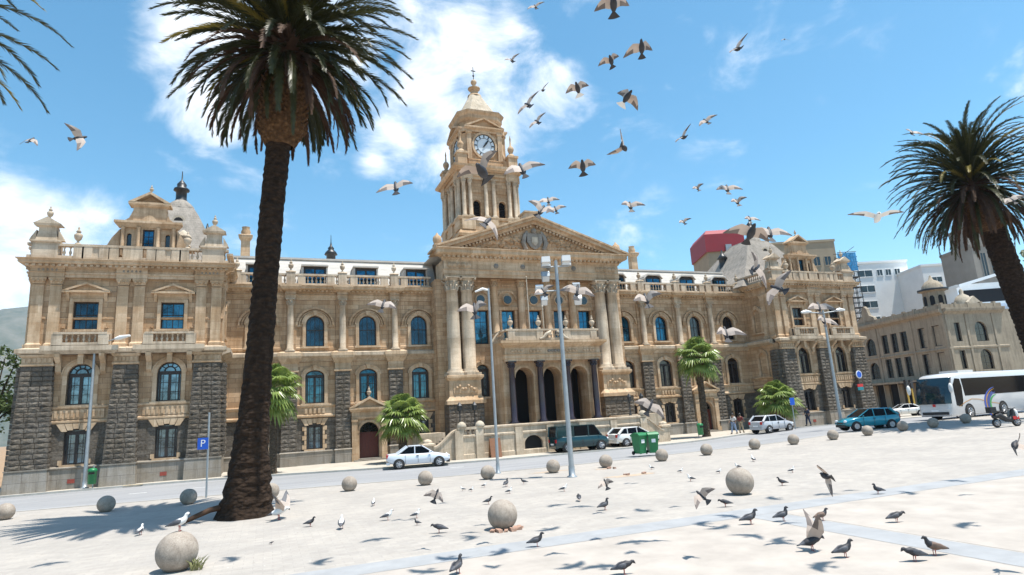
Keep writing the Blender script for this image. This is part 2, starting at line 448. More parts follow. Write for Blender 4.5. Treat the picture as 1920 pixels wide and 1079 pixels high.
def window_mesh(w, h, rise, style):
    """origin at sill centre on the glass plane; -Y is outside. returns (frame, pane, surround) meshes"""
    key = (w, h, rise, style)
    if key in CACHE: return CACHE[key]
    zs = h-rise
    fr = MB(); t = .09
    def outline(ins):
        pts = [(-w/2+ins, ins), (w/2-ins, ins)]
        if rise > 0: pts += [(x, z) for x, z in reversed(arch_pts(0, w-2*ins, zs, 10, rise-ins))]
        else: pts += [(w/2-ins, h-ins), (-w/2+ins, h-ins)]
        return pts
    o, i_ = outline(0), outline(t)
    n = len(o)
    vs = [(p[0],-.07,p[1]) for p in o]+[(p[0],-.07,p[1]) for p in i_]+[(p[0],.03,p[1]) for p in i_]
    fr.add(vs, [(k,(k+1)%n,n+(k+1)%n,n+k) for k in range(n)]+[(n+k,n+(k+1)%n,2*n+(k+1)%n,2*n+k) for k in range(n)])
    def bar(a,b,c,d,y=-.06): fr.box(a,b,y,.02,c,d)
    if style == 'blue':        # tall blue sash
        bar(-.025,.025,t,h-t*1.2,-.03); bar(-w/2+t,w/2-t,h*.52,h*.52+.06,-.045)
        bar(-w/4-.012,-w/4+.012,t,h-t*2.2,-.02); bar(w/4-.012,w/4+.012,t,h-t*2.2,-.02)
    elif style == 'case':      # heavy dark casement with transom
        bar(-.09,.09,t,zs,-.09); bar(-w/2+t,w/2-t,zs-.12,zs+.12,-.09)
        for q in (-1,1):
            bar(q*(w/2-.17)-.05,q*(w/2-.17)+.05,t,zs,-.05)
            bar(q*w*.26-.015,q*w*.26+.015,t,zs,-.02)
        for z in (zs*.33, zs*.66): bar(-w/2+t,w/2-t,z-.02,z+.02,-.02)
        if rise > .5:
            for k in (1,2,3,4):
                a = pi*k/5; fr.tube([(.32*cos(a),-.03,zs+.12+.32*sin(a)),((w/2-t)*cos(a),-.03,zs+.1+(rise-t)*sin(a))], .03, 4)
            fr.tube([(.34*cos(pi*k/8),-.03,zs+.1+.34*sin(pi*k/8)) for k in range(9)], .045, 4)
    elif style == 'fine':
        bar(-.02,.02,t,h-t,-.02)
        for z in (h*.33,h*.66): bar(-w/2+t,w/2-t,z-.02,z+.02,-.02)
    pn = MB(); pn.prism(outline(.05), 0, .02)
    pb = MB()
    su = None
    if style in ('blue','case'):
        sd = MB(); s_ = .26 if rise > .4 else .22
        sd.box(-w/2-s_,-w/2,-.36,-.16,0,zs); sd.box(w/2,w/2+s_,-.36,-.16,0,zs)
        if rise > 0:
            a1 = arch_pts(0,w+2*s_,zs,12,rise+s_); a0 = arch_pts(0,w,zs,12,rise)
            for p0,p1,q0,q1 in zip(a1,a1[1:],a0,a0[1:]): sd.prism([p0,p1,q1,q0],-.36,-.16)
            a2 = arch_pts(0,w+2*s_+.16,zs,12,rise+s_+.08)
            for p0,p1,q0,q1 in zip(a2,a2[1:],a1,a1[1:]): sd.prism([p0,p1,q1,q0],-.42,-.16)
            sd.frus(-.12,.12,-.48,-.16,h+.0,-.19,.19,-.52,-.16,h+s_+.14)
        else: sd.box(-w/2-s_,w/2+s_,-.36,-.16,h,h+s_)
        sd.box(-w/2-s_-.1,w/2+s_+.1,-.44,-.14,-.16,-.002)
        su = sd.mesh('surround', TRIM)
    CACHE[key] = (fr.mesh('window_frame', M['wood']), pn, su); 
    CACHE[key+('p',)] = {}
    return CACHE[key]
def window(cx, y, zb, w, h, rise, style, glass='glass', rz=0, parent=HALL, name='window', surround=True):
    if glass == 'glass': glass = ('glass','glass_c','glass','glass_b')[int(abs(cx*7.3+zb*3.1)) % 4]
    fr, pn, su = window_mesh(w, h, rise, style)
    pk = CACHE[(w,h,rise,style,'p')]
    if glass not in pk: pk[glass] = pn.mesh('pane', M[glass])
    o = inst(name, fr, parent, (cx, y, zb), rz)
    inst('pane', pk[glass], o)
    if su is not None and surround: inst('surround', su, o)
    return o

def moulding(mb, x0, x1, y, prof, ends=True, m=0):
    """prof: list of (out, z) from bottom to top, projecting towards -Y, with returned ends"""
    for (o0, z0), (o1, z1) in zip(prof, prof[1:]):
        if z1-z0 < 1e-4: continue
        mb.frus(x0-(o0 if ends else 0), x1+(o0 if ends else 0), y-o0, y+.3, z0, x0-(o1 if ends else 0), x1+(o1 if ends else 0), y-o1, y+.3, z1, m)
def dentils(mb, x0, x1, y, z0, z1, step=.42, w=.2, dep=.16, m=0):
    n = int((x1-x0)/step); 
    for i in range(n+1):
        x = x0+(x1-x0)*i/max(n,1); mb.box(x-w/2, x+w/2, y-dep, y+.02, z0, z1, m)
def balusters(mb, x0, x1, y, z0, h, step=.30, m=0):
    prof = [(.05,0),(.05,.06),(.035,.1),(.07,.3),(.075,.4),(.035,.62),(.03,.75),(.055,.85),(.055,1)]
    n = max(1, int(abs(x1-x0)/step))
    for i in range(n):
        x = x0+(x1-x0)*(i+.5)/n
        mb.lathe([(r*1.25, z0+z*h) for r, z in prof], x, y, 6, m)
def balustrade(x0, x1, y, z0, h, peds, name='balustrade', parent=HALL, solid=()):
    """peds: pedestal centre list; spans between are balusters unless index in solid"""
    mb = MB(); t = .17
    mb.box(x0, x1, y-t, y+t, z0, z0+h*.2); mb.box(x0, x1, y-t-.05, y+t+.05, z0+h*.84, z0+h)
    xs = sorted(peds)
    for p in xs: mb.box(p-.3, p+.3, y-t-.03, y+t+.03, z0+.002, z0+h*.84+.003)
    e = [x0-.3]+xs+[x1+.3]
    for i, (a, b) in enumerate(zip(e, e[1:])):
        a += .3; b -= .3
        if b-a < .3: continue
        if i in solid: mb.box(a, b, y-t+.04, y+t-.04, z0+.003, z0+h*.85)
        else: balusters(mb, a+.03, b-.03, y, z0+h*.2, h*.64)
    return part(name, mb, M['sand_pale'], parent)
URN = [(.17,0),(.17,.12),(.09,.16),(.06,.26),(.2,.42),(.25,.6),(.24,.72),(.12,.8),(.10,.86),(.16,.9),(.10,1.0),(.04,1.08),(.07,1.15),(.02,1.26)]
def urn(x, y, z, s=1.0, parent=HALL, m='sand_pale', name='urn'):
    k = ('urn', m)
    if k not in CACHE:
        mb = MB(); mb.lathe(URN, 0, 0, 10); CACHE[k] = mb.mesh('urn', M[m])
    return inst(name, CACHE[k], parent, (x,y,z), 0, (s,s,s))
def column_mesh(r, h, capital=True, m='sand_trim', seg=16, flute=False):
    k = ('col', r, h, m)
    if k in CACHE: return CACHE[k]
    mb = MB()
    mb.box(-r*1.4, r*1.4, -r*1.4, r*1.4, 0, r*.35)
    ch = r*2.1
    prof = [(r*1.36,r*.35),(r*1.36,r*.6),(r*1.12,r*.7),(r*1.2,r*.9),(r,r*1.05),(r*1.01,h*.35),(r*.96,h*.6),(r*.85,h-ch),(r*.97,h-ch+.02),(r*.97,h-ch+r*.16),(r*.85,h-ch+r*.2),(r*.9,h-ch*.6),(r*1.12,h-ch*.42),(r*.95,h-ch*.38),(r*1.05,h-ch*.25),(r*1.3,h-ch*.12)]
    mb.lathe(prof, 0, 0, seg)
    for k2 in range(8):       # capital leaves and volutes
        a = 2*pi*k2/8+pi/8
        for zz, q in ((h-ch*.62, 1.0), (h-ch*.36, 1.1)):
            a2 = a+(pi/8 if q > 1.05 else 0)
            c, s_ = cos(a2), sin(a2)
            mb.tube([(c*r*.86, s_*r*.86, zz-ch*.28), (c*r*q, s_*r*q, zz-.02), (c*r*(q+.2), s_*r*(q+.2), zz), (c*r*(q+.22), s_*r*(q+.22), zz-ch*.09)], [r*.2, r*.19, r*.12, r*.06], 4)
    for sx in (-1,1):
        for sy in (-1,1): mb.ball((sx*r*1.12, sy*r*1.12, h-ch*.16), r*.24, 6, 4)
    mb.box(-r*1.3, r*1.3, -r*1.3, r*1.3, h-ch*.1, h)
    CACHE[k] = mb.mesh('column', M[m]); return CACHE[k]
def rustic(mb, x0, x1, y0, y1, z0, z1, seed=0, ch=.34, j=.05, taper=0.0):
    """rock-faced blocks: front face at y0 (towards -Y), uneven"""
    r = random.Random(seed); n = max(1, round((z1-z0)/ch)); 
    for i in range(n):
        za, zb = z0+(z1-z0)*i/n, z0+(z1-z0)*(i+1)/n
        tp = taper*(1-(za-z0)/(z1-z0))
        X0, X1, Y0 = x0-tp, x1+tp, y0-tp
        k = max(1, round((X1-X0)/.62)); off = r.uniform(-.12,.12)
        cuts = [X0]+[X0+(X1-X0)*(q+1)/k+off for q in range(k-1)]+[X1]
        for q, (a, b) in enumerate(zip(cuts, cuts[1:])):
            d = r.uniform(0, j); g = .014
            l = r.uniform(.01, j) if q == 0 else 0; rr = r.uniform(.01, j) if q == k-1 else 0
            zc, xc = (za+zb)/2+r.uniform(-.04,.04), (a+b)/2+r.uniform(-.08,.08)
            p = [(a+g,Y0,za+g),(b-g,Y0,za+g),(b-g,Y0,zb-g),(a+g,Y0,zb-g)]
            yb = y1
            vs = p+[(xc,Y0-.03-d,zc)]+[(a+g,yb,za+g),(b-g,yb,za+g),(b-g,yb,zb-g),(a+g,yb,zb-g),(b-g+rr,(Y0+yb)/2+r.uniform(-.1,.1),zc),(a+g-l,(Y0+yb)/2+r.uniform(-.1,.1),zc)]
            fs = [(0,1,4),(1,2,4),(2,3,4),(3,0,4),(3,2,7,8),(0,5,6,1)]
            fs += [(1,6,9),(6,7,9),(7,2,9),(2,1,9),(5,0,10),(0,3,10),(3,8,10),(8,5,10)]
            mb.add(vs, fs, 0)
    mb.box(x0+.04, x1-.04, y0+.05, y1, z0, z1)

def pediment(mb, cx, w, z, h, y, dep, t=.14):
    """small triangular window pediment"""
    mb.box(cx-w/2, cx+w/2, y-dep, y, z, z+t)
    for s in (-1,1):
        mb.prism([(cx+s*w/2, z+t+.001), (cx, z+h), (cx, z+h-t*1.1), (cx+s*(w/2-t*2.4), z+t+.001)], y-dep-.02, y)
    mb.prism([(cx-w/2+.2, z+t), (cx, z+h-t*.8), (cx+w/2-.2, z+t)], y-dep*.45, y)

# ---- main block: walls on each side of the portico
WX = (10.49, 14.95, 19.24, 23.6)
for s in (-1, 1):
    xs = [s*q for q in WX]
    a, b = sorted((s*8.4, s*26.1))
    body = MB()
    body.box(a, b, .6, 15, 0, 14.4)
    part('wall_core', body, SAND)
    # basement storey
    mb = MB()
    door = 14.95 if s < 0 else 19.24
    ops = [(x, 1.25, 1.2, 3.0, .22) for x in xs if abs(abs(x)-door) > .1] + [(s*door, 1.62, 0, 2.25, .81)]
    wall(mb, a, b, 0, 3.66, -.02, .55, ops)
    part('basement_wall', mb, GREY)
    mb = MB()
    pieces = [a, s*door-1.3, s*door+1.3, b]
    mb.box(a, s*door-.95, -.2, -.02, 0, .95); mb.box(s*door+.95, b, -.2, -.02, 0, .95)
    moulding(mb, a, s*door-.95, -.2, [(0,.95),(.05,1.0),(0,1.08)], False); moulding(mb, s*door+.95, b, -.2, [(0,.95),(.05,1.0),(0,1.08)], False)
    part('plinth', mb, GRAN)
    for x in xs:
        if abs(abs(x)-door) < .1: continue
        w_ = window(x, .25, 1.2, 1.25, 2.02, .22, 'case', 'glass_grey' if s < 0 else 'glass_dark', surround=False)
        sb = MB()    # pale stone quoins and flat-arch lintel
        for k in range(5):
            e = .16 if k % 2 else .32
            for q in (-1,1): sb.box(q*.625, q*(.625+e), -.34, -.26, .02+k*.36, .35+k*.36)
        for k in range(5):
            x0 = -.95+k*.38; sb.frus(x0*.8,(x0+.38)*.8-.02,-.38,-.26,1.86+.17*(1-abs(k-2)/2.),x0*1.12,(x0+.38)*1.12-.02,-.38,-.26,2.4)
        sb.box(-.8,.8,-.42,-.02,-.12,-.002)
        sb.build('surround', TRIM, w_)
    # string course band
    mb = MB(); mb.box(a, b, -.1, .55, 3.662, 4.66)
    moulding(mb, a, b, -.1, [(0,3.66),(.14,3.74),(.14,3.86),(.02,3.92)], False)
    moulding(mb, a, b, -.1, [(0,4.45),(.12,4.55),(.14,4.66),(0,4.70)], False)
    for x in xs:
        for k in range(-2,3): mb.box(x+k*.34-.1, x+k*.34+.1, -.2, -.1, 4.0, 4.4)
    part('string_course', mb, TRIM)
    # first storey
    mb = MB(); wall(mb, a, b, 4.661, 8.5, 0, .55, [(x, 1.5, 4.8, 6.98, .5) for x in xs])
    part('first_storey_wall', mb, SAND)
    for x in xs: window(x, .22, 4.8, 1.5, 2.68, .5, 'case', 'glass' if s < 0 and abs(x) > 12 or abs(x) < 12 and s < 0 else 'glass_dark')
    # ledge under the upper storey
    mb = MB(); moulding(mb, a, b, 0, [(.0,8.2),(.1,8.3),(.3,8.45),(.5,8.56),(.55,8.6),(.55,8.86),(.1,8.98)], False)
    part('ledge', mb, PALE)
    # upper storey
    mb = MB(); wall(mb, a, b, 8.5, 13.35, 0.001, .55, [(x, 1.46, 9.42, 11.27, .73) for x in xs])
    for x in xs:     # recessed big blind arch band and imposts
        a1 = arch_pts(x, 3.1, 11.2, 14, 1.5); a0 = arch_pts(x, 2.75, 11.2, 14, 1.33)
        for p0,p1,q0,q1 in zip(a1,a1[1:],a0,a0[1:]): mb.prism([p0,p1,q1,q0], -.2, .01)
        a1 = arch_pts(x, 2.6, 11.2, 14, 1.26); a0 = arch_pts(x, 2.4, 11.2, 14, 1.16)
        for p0,p1,q0,q1 in zip(a1,a1[1:],a0,a0[1:]): mb.prism([p0,p1,q1,q0], -.12, .01)
        mb.box(x-1.6, x-1.05, -.14, .01, 11.02, 11.2); mb.box(x+1.05, x+1.6, -.08, .01, 11.02, 11.2)
    moulding(mb, a, b, 0, [(0,9.1),(.06,9.16),(.06,9.34),(0,9.4)], False)
    part('upper_storey_wall', mb, SAND)
    for x in xs: 
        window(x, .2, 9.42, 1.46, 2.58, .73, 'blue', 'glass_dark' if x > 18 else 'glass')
    # entablature
    mb = MB(); moulding(mb, a, b, 0, [(.06,13.35),(.06,13.5),(.12,13.52),(.12,13.68),(.18,13.74),(.08,13.76),(.08,13.98),(.2,14.04),(.26,14.1)], False)
    moulding(mb, a, b, 0, [(.3,14.1),(.62,14.14),(.75,14.2),(.75,14.32),(.86,14.42),(.86,14.46),(0,14.52)], False)
    dentils(mb, a+.2, b-.2, -.26, 13.98, 14.11, .36, .19, .2)
    part('cornice', mb, TRIM)
    # piers with half columns above
    for x in [s*q for q in (12.65, 17.05, 21.2, 25.3)]:
        if abs(x) > 25: continue
        mb = MB(); rustic(mb, x-.6, x+.6, -.42, 0, 1.1, 7.3, int(x*10)+900)
        p = part('pier', mb, GREY)
        mb = MB(); mb.box(x-.64,x+.64,-.52,0,0,1.05); moulding(mb, x-.64, x+.64, -.5, [(.02,.98),(.08,1.02),(.0,1.1)]); part('pier_base', mb, GRAN)
        mb = MB(); moulding(mb, x-.62, x+.62, -.42, [(.0,7.3),(.1,7.34),(.1,7.46),(.02,7.5),(.02,8.0),(.1,8.1),(.28,8.42),(.34,8.6),(.34,8.87),(.05,9.0)])
        part('pier_capital', mb, TRIM)
        inst('half_column', column_mesh(.27, 4.38, m='sand_pale', seg=12), HALL, (x, -.32, 8.98))
        mb = MB(); mb.box(x-.5,x+.5,-.12,0,8.98,13.35); part('pilaster', mb, SAND)
        mb = MB(); moulding(mb, x-.42, x+.42, -.5, [(0,13.37),(.0,13.7),(.06,13.74),(0,13.78),(0,14.0),(.3,14.12),(.42,14.34),(.42,14.47)])
        part('entablature_block', mb, TRIM)
    # balustrade with pedestals and finials
    pd = [s*q for q in (8.9, 11.3-1.75, 11.9, 13.4, 16.1, 18.0, 20.3, 22.4, 25.2)]
    pd = [s*q for q in (9.3, 11.75, 13.5, 16.1, 18.0, 20.35, 22.2, 24.9)]
    balustrade(min(s*9.4, s*26), max(s*9.4, s*26), -.35, 14.47, 1.0, [p for p in pd if abs(p) > 9.4], solid=())
    for q in (12.65, 17.05, 21.2, 25.3):
        mb = MB(); x = s*q; mb.box(x-.34,x+.34,-.62,-.1,14.5,15.56); moulding(mb, x-.3, x+.3, -.56, [(.02,15.56),(.1,15.62),(0,15.7)]); part('parapet_pedestal', mb, PALE)
        urn(x, -.35, 15.66, .85)
    # mansard roof
    mb = MB()
    mb.add([(a,1.0,14.5),(b,1.0,14.5),(a,2.6,17.5),(b,2.6,17.5),(a,9,18.2),(b,9,18.2),(a,14.5,14.5),(b,14.5,14.5)],
           [(0,1,3,2),(2,3,5,4),(4,5,7,6),(0,2,4,6),(1,7,5,3)])
    mb.box(a, b, 2.45, 2.75, 17.45, 17.62)
    part('roof', mb, M['lead'])
    # dormers
    for x in xs + ([s*6.9] if 0 else []):
        d = MB(); y0 = .55
        d.box(x-.92, x+.92, y0, 2.4, 14.6, 16.35)
        d_o = part('dormer', d, M['wood'])
        c = MB()
        if s < 0: c.box(x-1.1, x+1.1, y0-.3, 2.9, 16.36, 16.5)
        else: c.prism([(x-1.15,16.1),(x-.7,16.45),(x+.7,16.45),(x+1.15,16.1),(x+.75,16.62),(x-.75,16.62)], y0-.3, 2.6)
        c.build('dormer_roof', M['lead'], d_o)
        for q in (-.42, .42):
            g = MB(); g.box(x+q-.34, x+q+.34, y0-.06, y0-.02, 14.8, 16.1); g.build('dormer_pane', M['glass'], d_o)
        for q in (-1,1): sd = MB(); sd.box(x+q*1.06,x+q*.92,y0-.1,2.2,14.6,16.34); sd.build('dormer_cheek', M['lead'], d_o)
    # iron roof ventilator
    vx = -17.4 if s < 0 else 13.0
    mb = MB(); mb.lathe([(.6,17.5),(.5,17.9),(.42,18.2),(.42,18.9),(.62,18.95),(.5,19.2),(.25,19.45),(.3,19.6),(.12,19.8),(.04,20.2),(.02,20.9)], vx, 6, 10)
    part('roof_ventilator', mb, M['iron'])
    # tall chimney
    cxm = -24.9 if s < 0 else 15.7
    mb = MB(); y = 5.0
    mb.frus(cxm-.42,cxm+.42,y-.4,y+.4,16,cxm-.36,cxm+.36,y-.36,y+.36,19.9); moulding(mb, cxm-.36, cxm+.36, y-.36, [(.0,19.6),(.2,19.9),(.24,20.1),(.05,20.2)]); mb.box(cxm-.36,cxm+.36,y-.06,y+.36,19.6,20.15)
    mb.lathe([(.34,20.15),(.42,20.5),(.3,20.8),(.36,20.95)],cxm,y,8)
    part('chimney', mb, TRIM)
    # entrance portal
    x = s*door
    mb = MB()
    for q in (-1,1):
        mb.box(x+q*.98, x+q*1.42, -.52, 0, 0, 3.35)
        mb.box(x+q*.95, x+q*1.45, -.58, 0, 0, .5); mb.box(x+q*.95, x+q*1.45, -.58, 0, 3.15, 3.35)
    a1 = arch_pts(x, 2.0, 2.25, 12, 1.0); a0 = arch_pts(x, 1.62, 2.25, 12, .81)
    for p0,p1,q0,q1 in zip(a1,a1[1:],a0,a0[1:]): mb.prism([p0,p1,q1,q0], -.4, -.02)
    mb.box(x-.98,x-.81,-.36,-.02,0,2.25); mb.box(x+.81,x+.98,-.36,-.02,0,2.25)
    wall(mb, x-.98, x+.98, 2.25, 3.36, -.3, -.02, [(x, 1.62, 2.25, 2.25, .81)])
    moulding(mb, x-1.42, x+1.42, -.5, [(0,3.35),(.04,3.5),(.0,3.52),(.0,3.9),(.12,3.95),(.2,4.1)])
    pediment(mb, x, 3.3, 4.1, 1.0, 0, .75, .15)
    part('portal', mb, TRIM); urn(x, -.4, 5.02, .75)
    d = MB(); d.box(x-.81,x+.81,.2,.3,.1,2.25)
    for k in range(6): d.box(x-.78+k*.262, x-.56+k*.262, .17, .2, .2, 2.15)
    dd = part('door', d, M['door'])
    g = MB(); g.prism(arch_pts(x,1.6,2.26,10,.8), .22, .26); g.build('fanlight', M['glass_dark'], dd)
    g = MB(); 
    for k in range(1,6): g.tube([(x,.19,2.27),(x+.76*cos(pi*k/6),.19,2.27+.76*sin(pi*k/6))],.025,4)
    g.build('fanlight_bars', M['wood'], dd)
    st = MB(); st.box(x-1.3,x+1.3,-.9,.2,0,.1); st.box(x-1.1,x+1.1,-.55,.2,.1,.18); part('doorstep', st, GRAN)

# ---- corner wings
def wing(s):
    X = s*31.8; Y = -4.35; x0, x1 = X-5.8, X+5.8
    cs = (X-2.6, X+2.6)
    core = MB(); core.box(x0+.05, x1-.05, Y+.7, 15, 0, 14.9); part('wall_core', core, SAND)
    mb = MB(); wall(mb, x0, x1, 0, 4.2, Y, Y+.6, [(c, 1.35, 1.5, 3.5, .24) for c in cs]); part('basement_wall', mb, GREY)
    for c in cs:
        w_ = window(c, Y+.28, 1.5, 1.35, 2.24, .24, 'case', 'glass_grey' if s < 0 else 'glass_dark', surround=False)
        sb = MB()
        for k in range(5): sb.frus((-.95+k*.38)*.85,(-.57+k*.38)*.85-.02,-.40,-.3,2.1+.16*(1-abs(k-2)/2.),(-.95+k*.38)*1.2,(-.57+k*.38)*1.2-.02,-.40,-.3,2.62)
        sb.box(-.8,.8,-.4,-.05,-.12,-.002)
        for q in (-1,1): sb.box(q*.68,q*.9,-.37,-.29,0,.3)
        sb.build('surround', TRIM, w_)
    mb = MB(); moulding(mb, x0, x1, Y, [(.18,0),(.18,1.22),(.25,1.28),(.25,1.34),(.0,1.42)]); part('plinth', mb, GRAN)
    for c in cs:
        mb = MB(); mb.box(c-.25,c+.15,Y-.2,Y-.17,.35,.6); part('air_grille', mb, M['brick_red'])
    mb = MB(); mb.box(x0, x1, Y+.001, Y+.6, 4.2, 5.2)
    moulding(mb, x0, x1, Y, [(0,4.1),(.14,4.18),(.14,4.3),(.02,4.36)]); moulding(mb, x0, x1, Y, [(0,5.0),(.14,5.08),(.16,5.2),(0,5.26)])
    for c in cs:
        mb.box(c-1.5,c+1.5,Y-.1,Y,4.4,5.0)
        for k in range(-4,5): mb.box(c+k*.3-.07, c+k*.3+.07, Y-.16, Y-.1, 4.5, 4.95)
    part('string_course', mb, TRIM)
    mb = MB(); wall(mb, x0, x1, 5.2, 8.6, Y, Y+.6, [(c, 1.5, 5.3, 7.25, .75) for c in cs]); part('first_storey_wall', mb, SAND)
    for c in cs:
        window(c, Y+.26, 5.3, 1.5, 2.7, .75, 'case', 'glass_grey' if s < 0 else 'glass_dark')
        # ornament roundels and consoles carrying the balcony
        for q in (-1,1):
            mb = MB(); mb.prismx([(Y, 7.3),(Y-.25,7.5),(Y-.3,8.0),(Y-.8,8.4),(Y-.85,8.62),(Y,8.62)], c+q*1.25-.16, c+q*1.25+.16); part('console', mb, TRIM)
        mb = MB(); mb.box(c-.16,c+.16,Y-.5,Y,7.95,8.6); part('keystone', mb, TRIM)
        mb = MB(); moulding(mb, c-1.55, c+1.55, Y-.3, [(.4,8.6),(.5,8.7),(.62,8.8),(.62,9.12),(.4,9.16)])
        part('balcony_slab', mb, PALE)
        b = balustrade(c-1.5, c+1.5, Y-.72, 9.16, .85, [c-1.3, c+1.3])
        mb = MB()
        for q in (-1,1): mb.box(c+q*1.34, c+q*1.6, Y-.7, Y, 9.17, 10.0)
        part('balcony_cheek', mb, PALE)
    # rock-faced battered piers
    for px, hw in ((x0+.85, .85), (X, .72), (x1-.85, .85)):
        mb = MB(); rustic(mb, px-hw, px+hw, Y-.42, Y+.05, 1.36, 7.85, int(px*7)+55, .33, .06, .22)
        part('pier', mb, GREY)
        mb = MB(); mb.frus(px-hw-.3, px+hw+.3, Y-.8, Y, 0, px-hw-.26, px+hw+.26, Y-.72, Y, 1.3); mb.box(px-hw-.3,px+hw+.3,Y-.76,Y,1.3,1.38); part('pier_base', mb, GRAN)
        mb = MB(); moulding(mb, px-hw, px+hw, Y-.44, [(.02,7.85),(.08,7.9),(.08,8.0),(.0,8.04),(.0,8.4),(.12,8.5),(.12,8.6)])
        for k in range(6): mb.box(px-hw+.08+k*(2*hw-.3)/5, px-hw+.22+k*(2*hw-.3)/5, Y-.5, Y-.44, 8.1, 8.36)
        part('pier_capital', mb, TRIM)
    mb = MB(); moulding(mb, x0, x1, Y-.3, [(.0,8.6),(.3,8.66),(.38,8.72),(.38,8.95),(.2,9.0),(-.25,9.14)]); part('ledge', mb, PALE)
    mb = MB(); wall(mb, x0, x1, 9.0, 14.0, Y, Y+.6, [(c, 1.46, 10.3, 12.2, 0) for c in cs])
    moulding(mb, x0, x1, Y, [(0,11.0),(.05,11.03),(.05,11.13),(0,11.16)])
    for c in cs:
        for q in (-1,1):
            mb.T = Matrix.Translation((c+q*1.25, Y, 10.45)); mb.lathe([(.11,-.05),(.11,.02)],0,0,8); mb.T = None
    part('upper_storey_wall', mb, SAND)
    for c in cs:
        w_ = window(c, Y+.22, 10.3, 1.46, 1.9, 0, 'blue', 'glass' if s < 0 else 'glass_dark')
        mb = MB(); mb.box(-1.05,1.05,-.3,-.2,2.14,2.5); pediment(mb, 0, 2.75, 2.5, .72, -.2, .45)
        for q in (-1,1): mb.prismx([(-.2,1.9),(-.4,2.2),(-.5,2.5),(-.2,2.5)], q*1.1-.1, q*1.1+.1)
        mb.build('pediment', TRIM, w_)
    # pilaster pairs
    for px in (x0+.42, x0+1.42, X-.5, X+.5, x1-1.42, x1-.42):
        mb = MB(); hw = .33
        moulding(mb, px-hw, px+hw, Y-.16, [(.08,9.0),(.1,9.3),(.02,9.4),(.0,9.42),(0,13.3),(.04,13.32),(0,13.36)])
        moulding(mb, px-hw, px+hw, Y-.16, [(0,13.4),(.05,13.6),(.12,13.75),(.12,13.85)])
        for q in (-1,0,1): mb.ball((px+q*hw*.8, Y-.2, 13.62), .12, 6, 4)
        part('pilaster', mb, TRIM)
    mb = MB(); moulding(mb, x0, x1, Y, [(.2,13.86),(.2,14.05),(.26,14.08),(.26,14.2),(.12,14.22),(.12,14.5),(.3,14.6),(.36,14.68)])
    moulding(mb, x0, x1, Y, [(.38,14.68),(.62,14.72),(.68,14.78),(.68,14.9),(.8,15.0),(.8,15.05),(.3,15.1)])
    dentils(mb, x0-.2, x1+.2, Y-.36, 14.55, 14.69, .36, .19, .22)
    for px in (x0+.9, X, x1-.9): moulding(mb, px-.95, px+.95, Y-.29, [(.0,13.87),(.0,14.15),(.06,14.2),(0,14.25),(0,14.5),(.2,14.66)])
    part('cornice', mb, TRIM)
    # carved labels on frieze
    for px in (X, x1-.9, x0+.9):
        mb = MB()
        for k in range(5): mb.ball((px-.5+k*.25, Y-.26, 14.36), .1, 6, 4, 0, 1, .6, 1)
        part('frieze_carving', mb, M['granite'])
    # return walls
    for side in (-1, 1):
        xr = X+side*5.8
        T = Matrix.Translation((xr, 0, 0)) @ Matrix.Rotation(side*pi/2, 4, 'Z')   # local -Y -> outward
        inner = side == -s
        yl, yr = (Y+.6, 0) if inner else (Y+.6, 15)
        L = yr-yl
        def loc(y): return y if side > 0 else -y
        lo, hi = sorted((loc(yl), loc(yr)))
        mid = loc(-2.0)
        for nm, za, zb, op, mt in (('basement_wall',0,4.2,(mid,.9,1.5,3.4,.2),GREY),('first_storey_wall',4.2,8.6,(mid,.95,5.3,7.3,.47),SAND),('upper_storey_wall',8.6,14.0,(mid,.95,9.9,11.9,.47),SAND)):
            mb = MB(); mb.T = T
            wall(mb, lo, hi, za, zb, 0, .6 if inner else .04, [op] if inner else [])
            if nm == 'basement_wall': 
                mb2 = MB(); mb2.T = T; mb2.box(lo,hi,-.18,0,0,1.36); part('plinth', mb2, GRAN)
            part(nm, mb, mt)
        if inner:
            for zb, h, r, st in ((1.5,2.1,.2,'case'),(5.3,2.47,.47,'case'),(9.9,2.47,.47,'blue')):
                q = T @ Vector((mid, .22, zb))
                window(q.x, q.y, zb, .9 if zb < 2 else .95, h, r, st, 'glass_dark', rz=side*pi/2)
        # shallow rusticated quoin strip on the return, mouldings
        mb = MB(); mb.T = T
        moulding(mb, lo, hi, 0, [(0,4.1),(.14,4.18),(.14,4.3),(.02,4.36)], False); moulding(mb, lo, hi, 0, [(0,5.0),(.14,5.08),(.16,5.2),(0,5.26)], False)
        part('string_course', mb, TRIM)
        mb = MB(); mb.T = T
        moulding(mb, lo, hi, 0, [(0,8.45),(.3,8.6),(.55,8.66),(.6,8.72),(.6,8.95),(.1,9.1)], False); part('ledge', mb, PALE)
        mb = MB(); mb.T = T
        moulding(mb, lo, hi, 0, [(.06,13.86),(.12,14.2),(.12,14.5),(.3,14.6),(.36,14.68)], False)
        moulding(mb, lo, hi, 0, [(.38,14.68),(.62,14.72),(.68,14.78),(.68,14.9),(.8,15.0),(.8,15.05),(.3,15.1)], False)
        dentils(mb, lo+.2, hi-.1, -.36, 14.55, 14.69, .36, .19, .22)
        part('cornice', mb, TRIM)
        mb = MB(); mb.T = T
        ya = loc(Y+.95)
        rustic(mb, min(ya,loc(Y))-.0, max(ya,loc(Y)), -.35, .0, 1.36, 7.85, int(xr)+300, .33, .07, .1)
        part('pier', mb, GREY)
        for yy in (Y+.42, Y+1.3):
            mb = MB(); mb.T = T; yc = loc(yy); moulding(mb, yc-.3, yc+.3, -.1, [(.08,9.1),(.1,9.3),(0,9.42),(0,13.4),(.1,13.7),(.1,13.85)]); part('pilaster', mb, TRIM)
        mb = MB(); mb.T = T
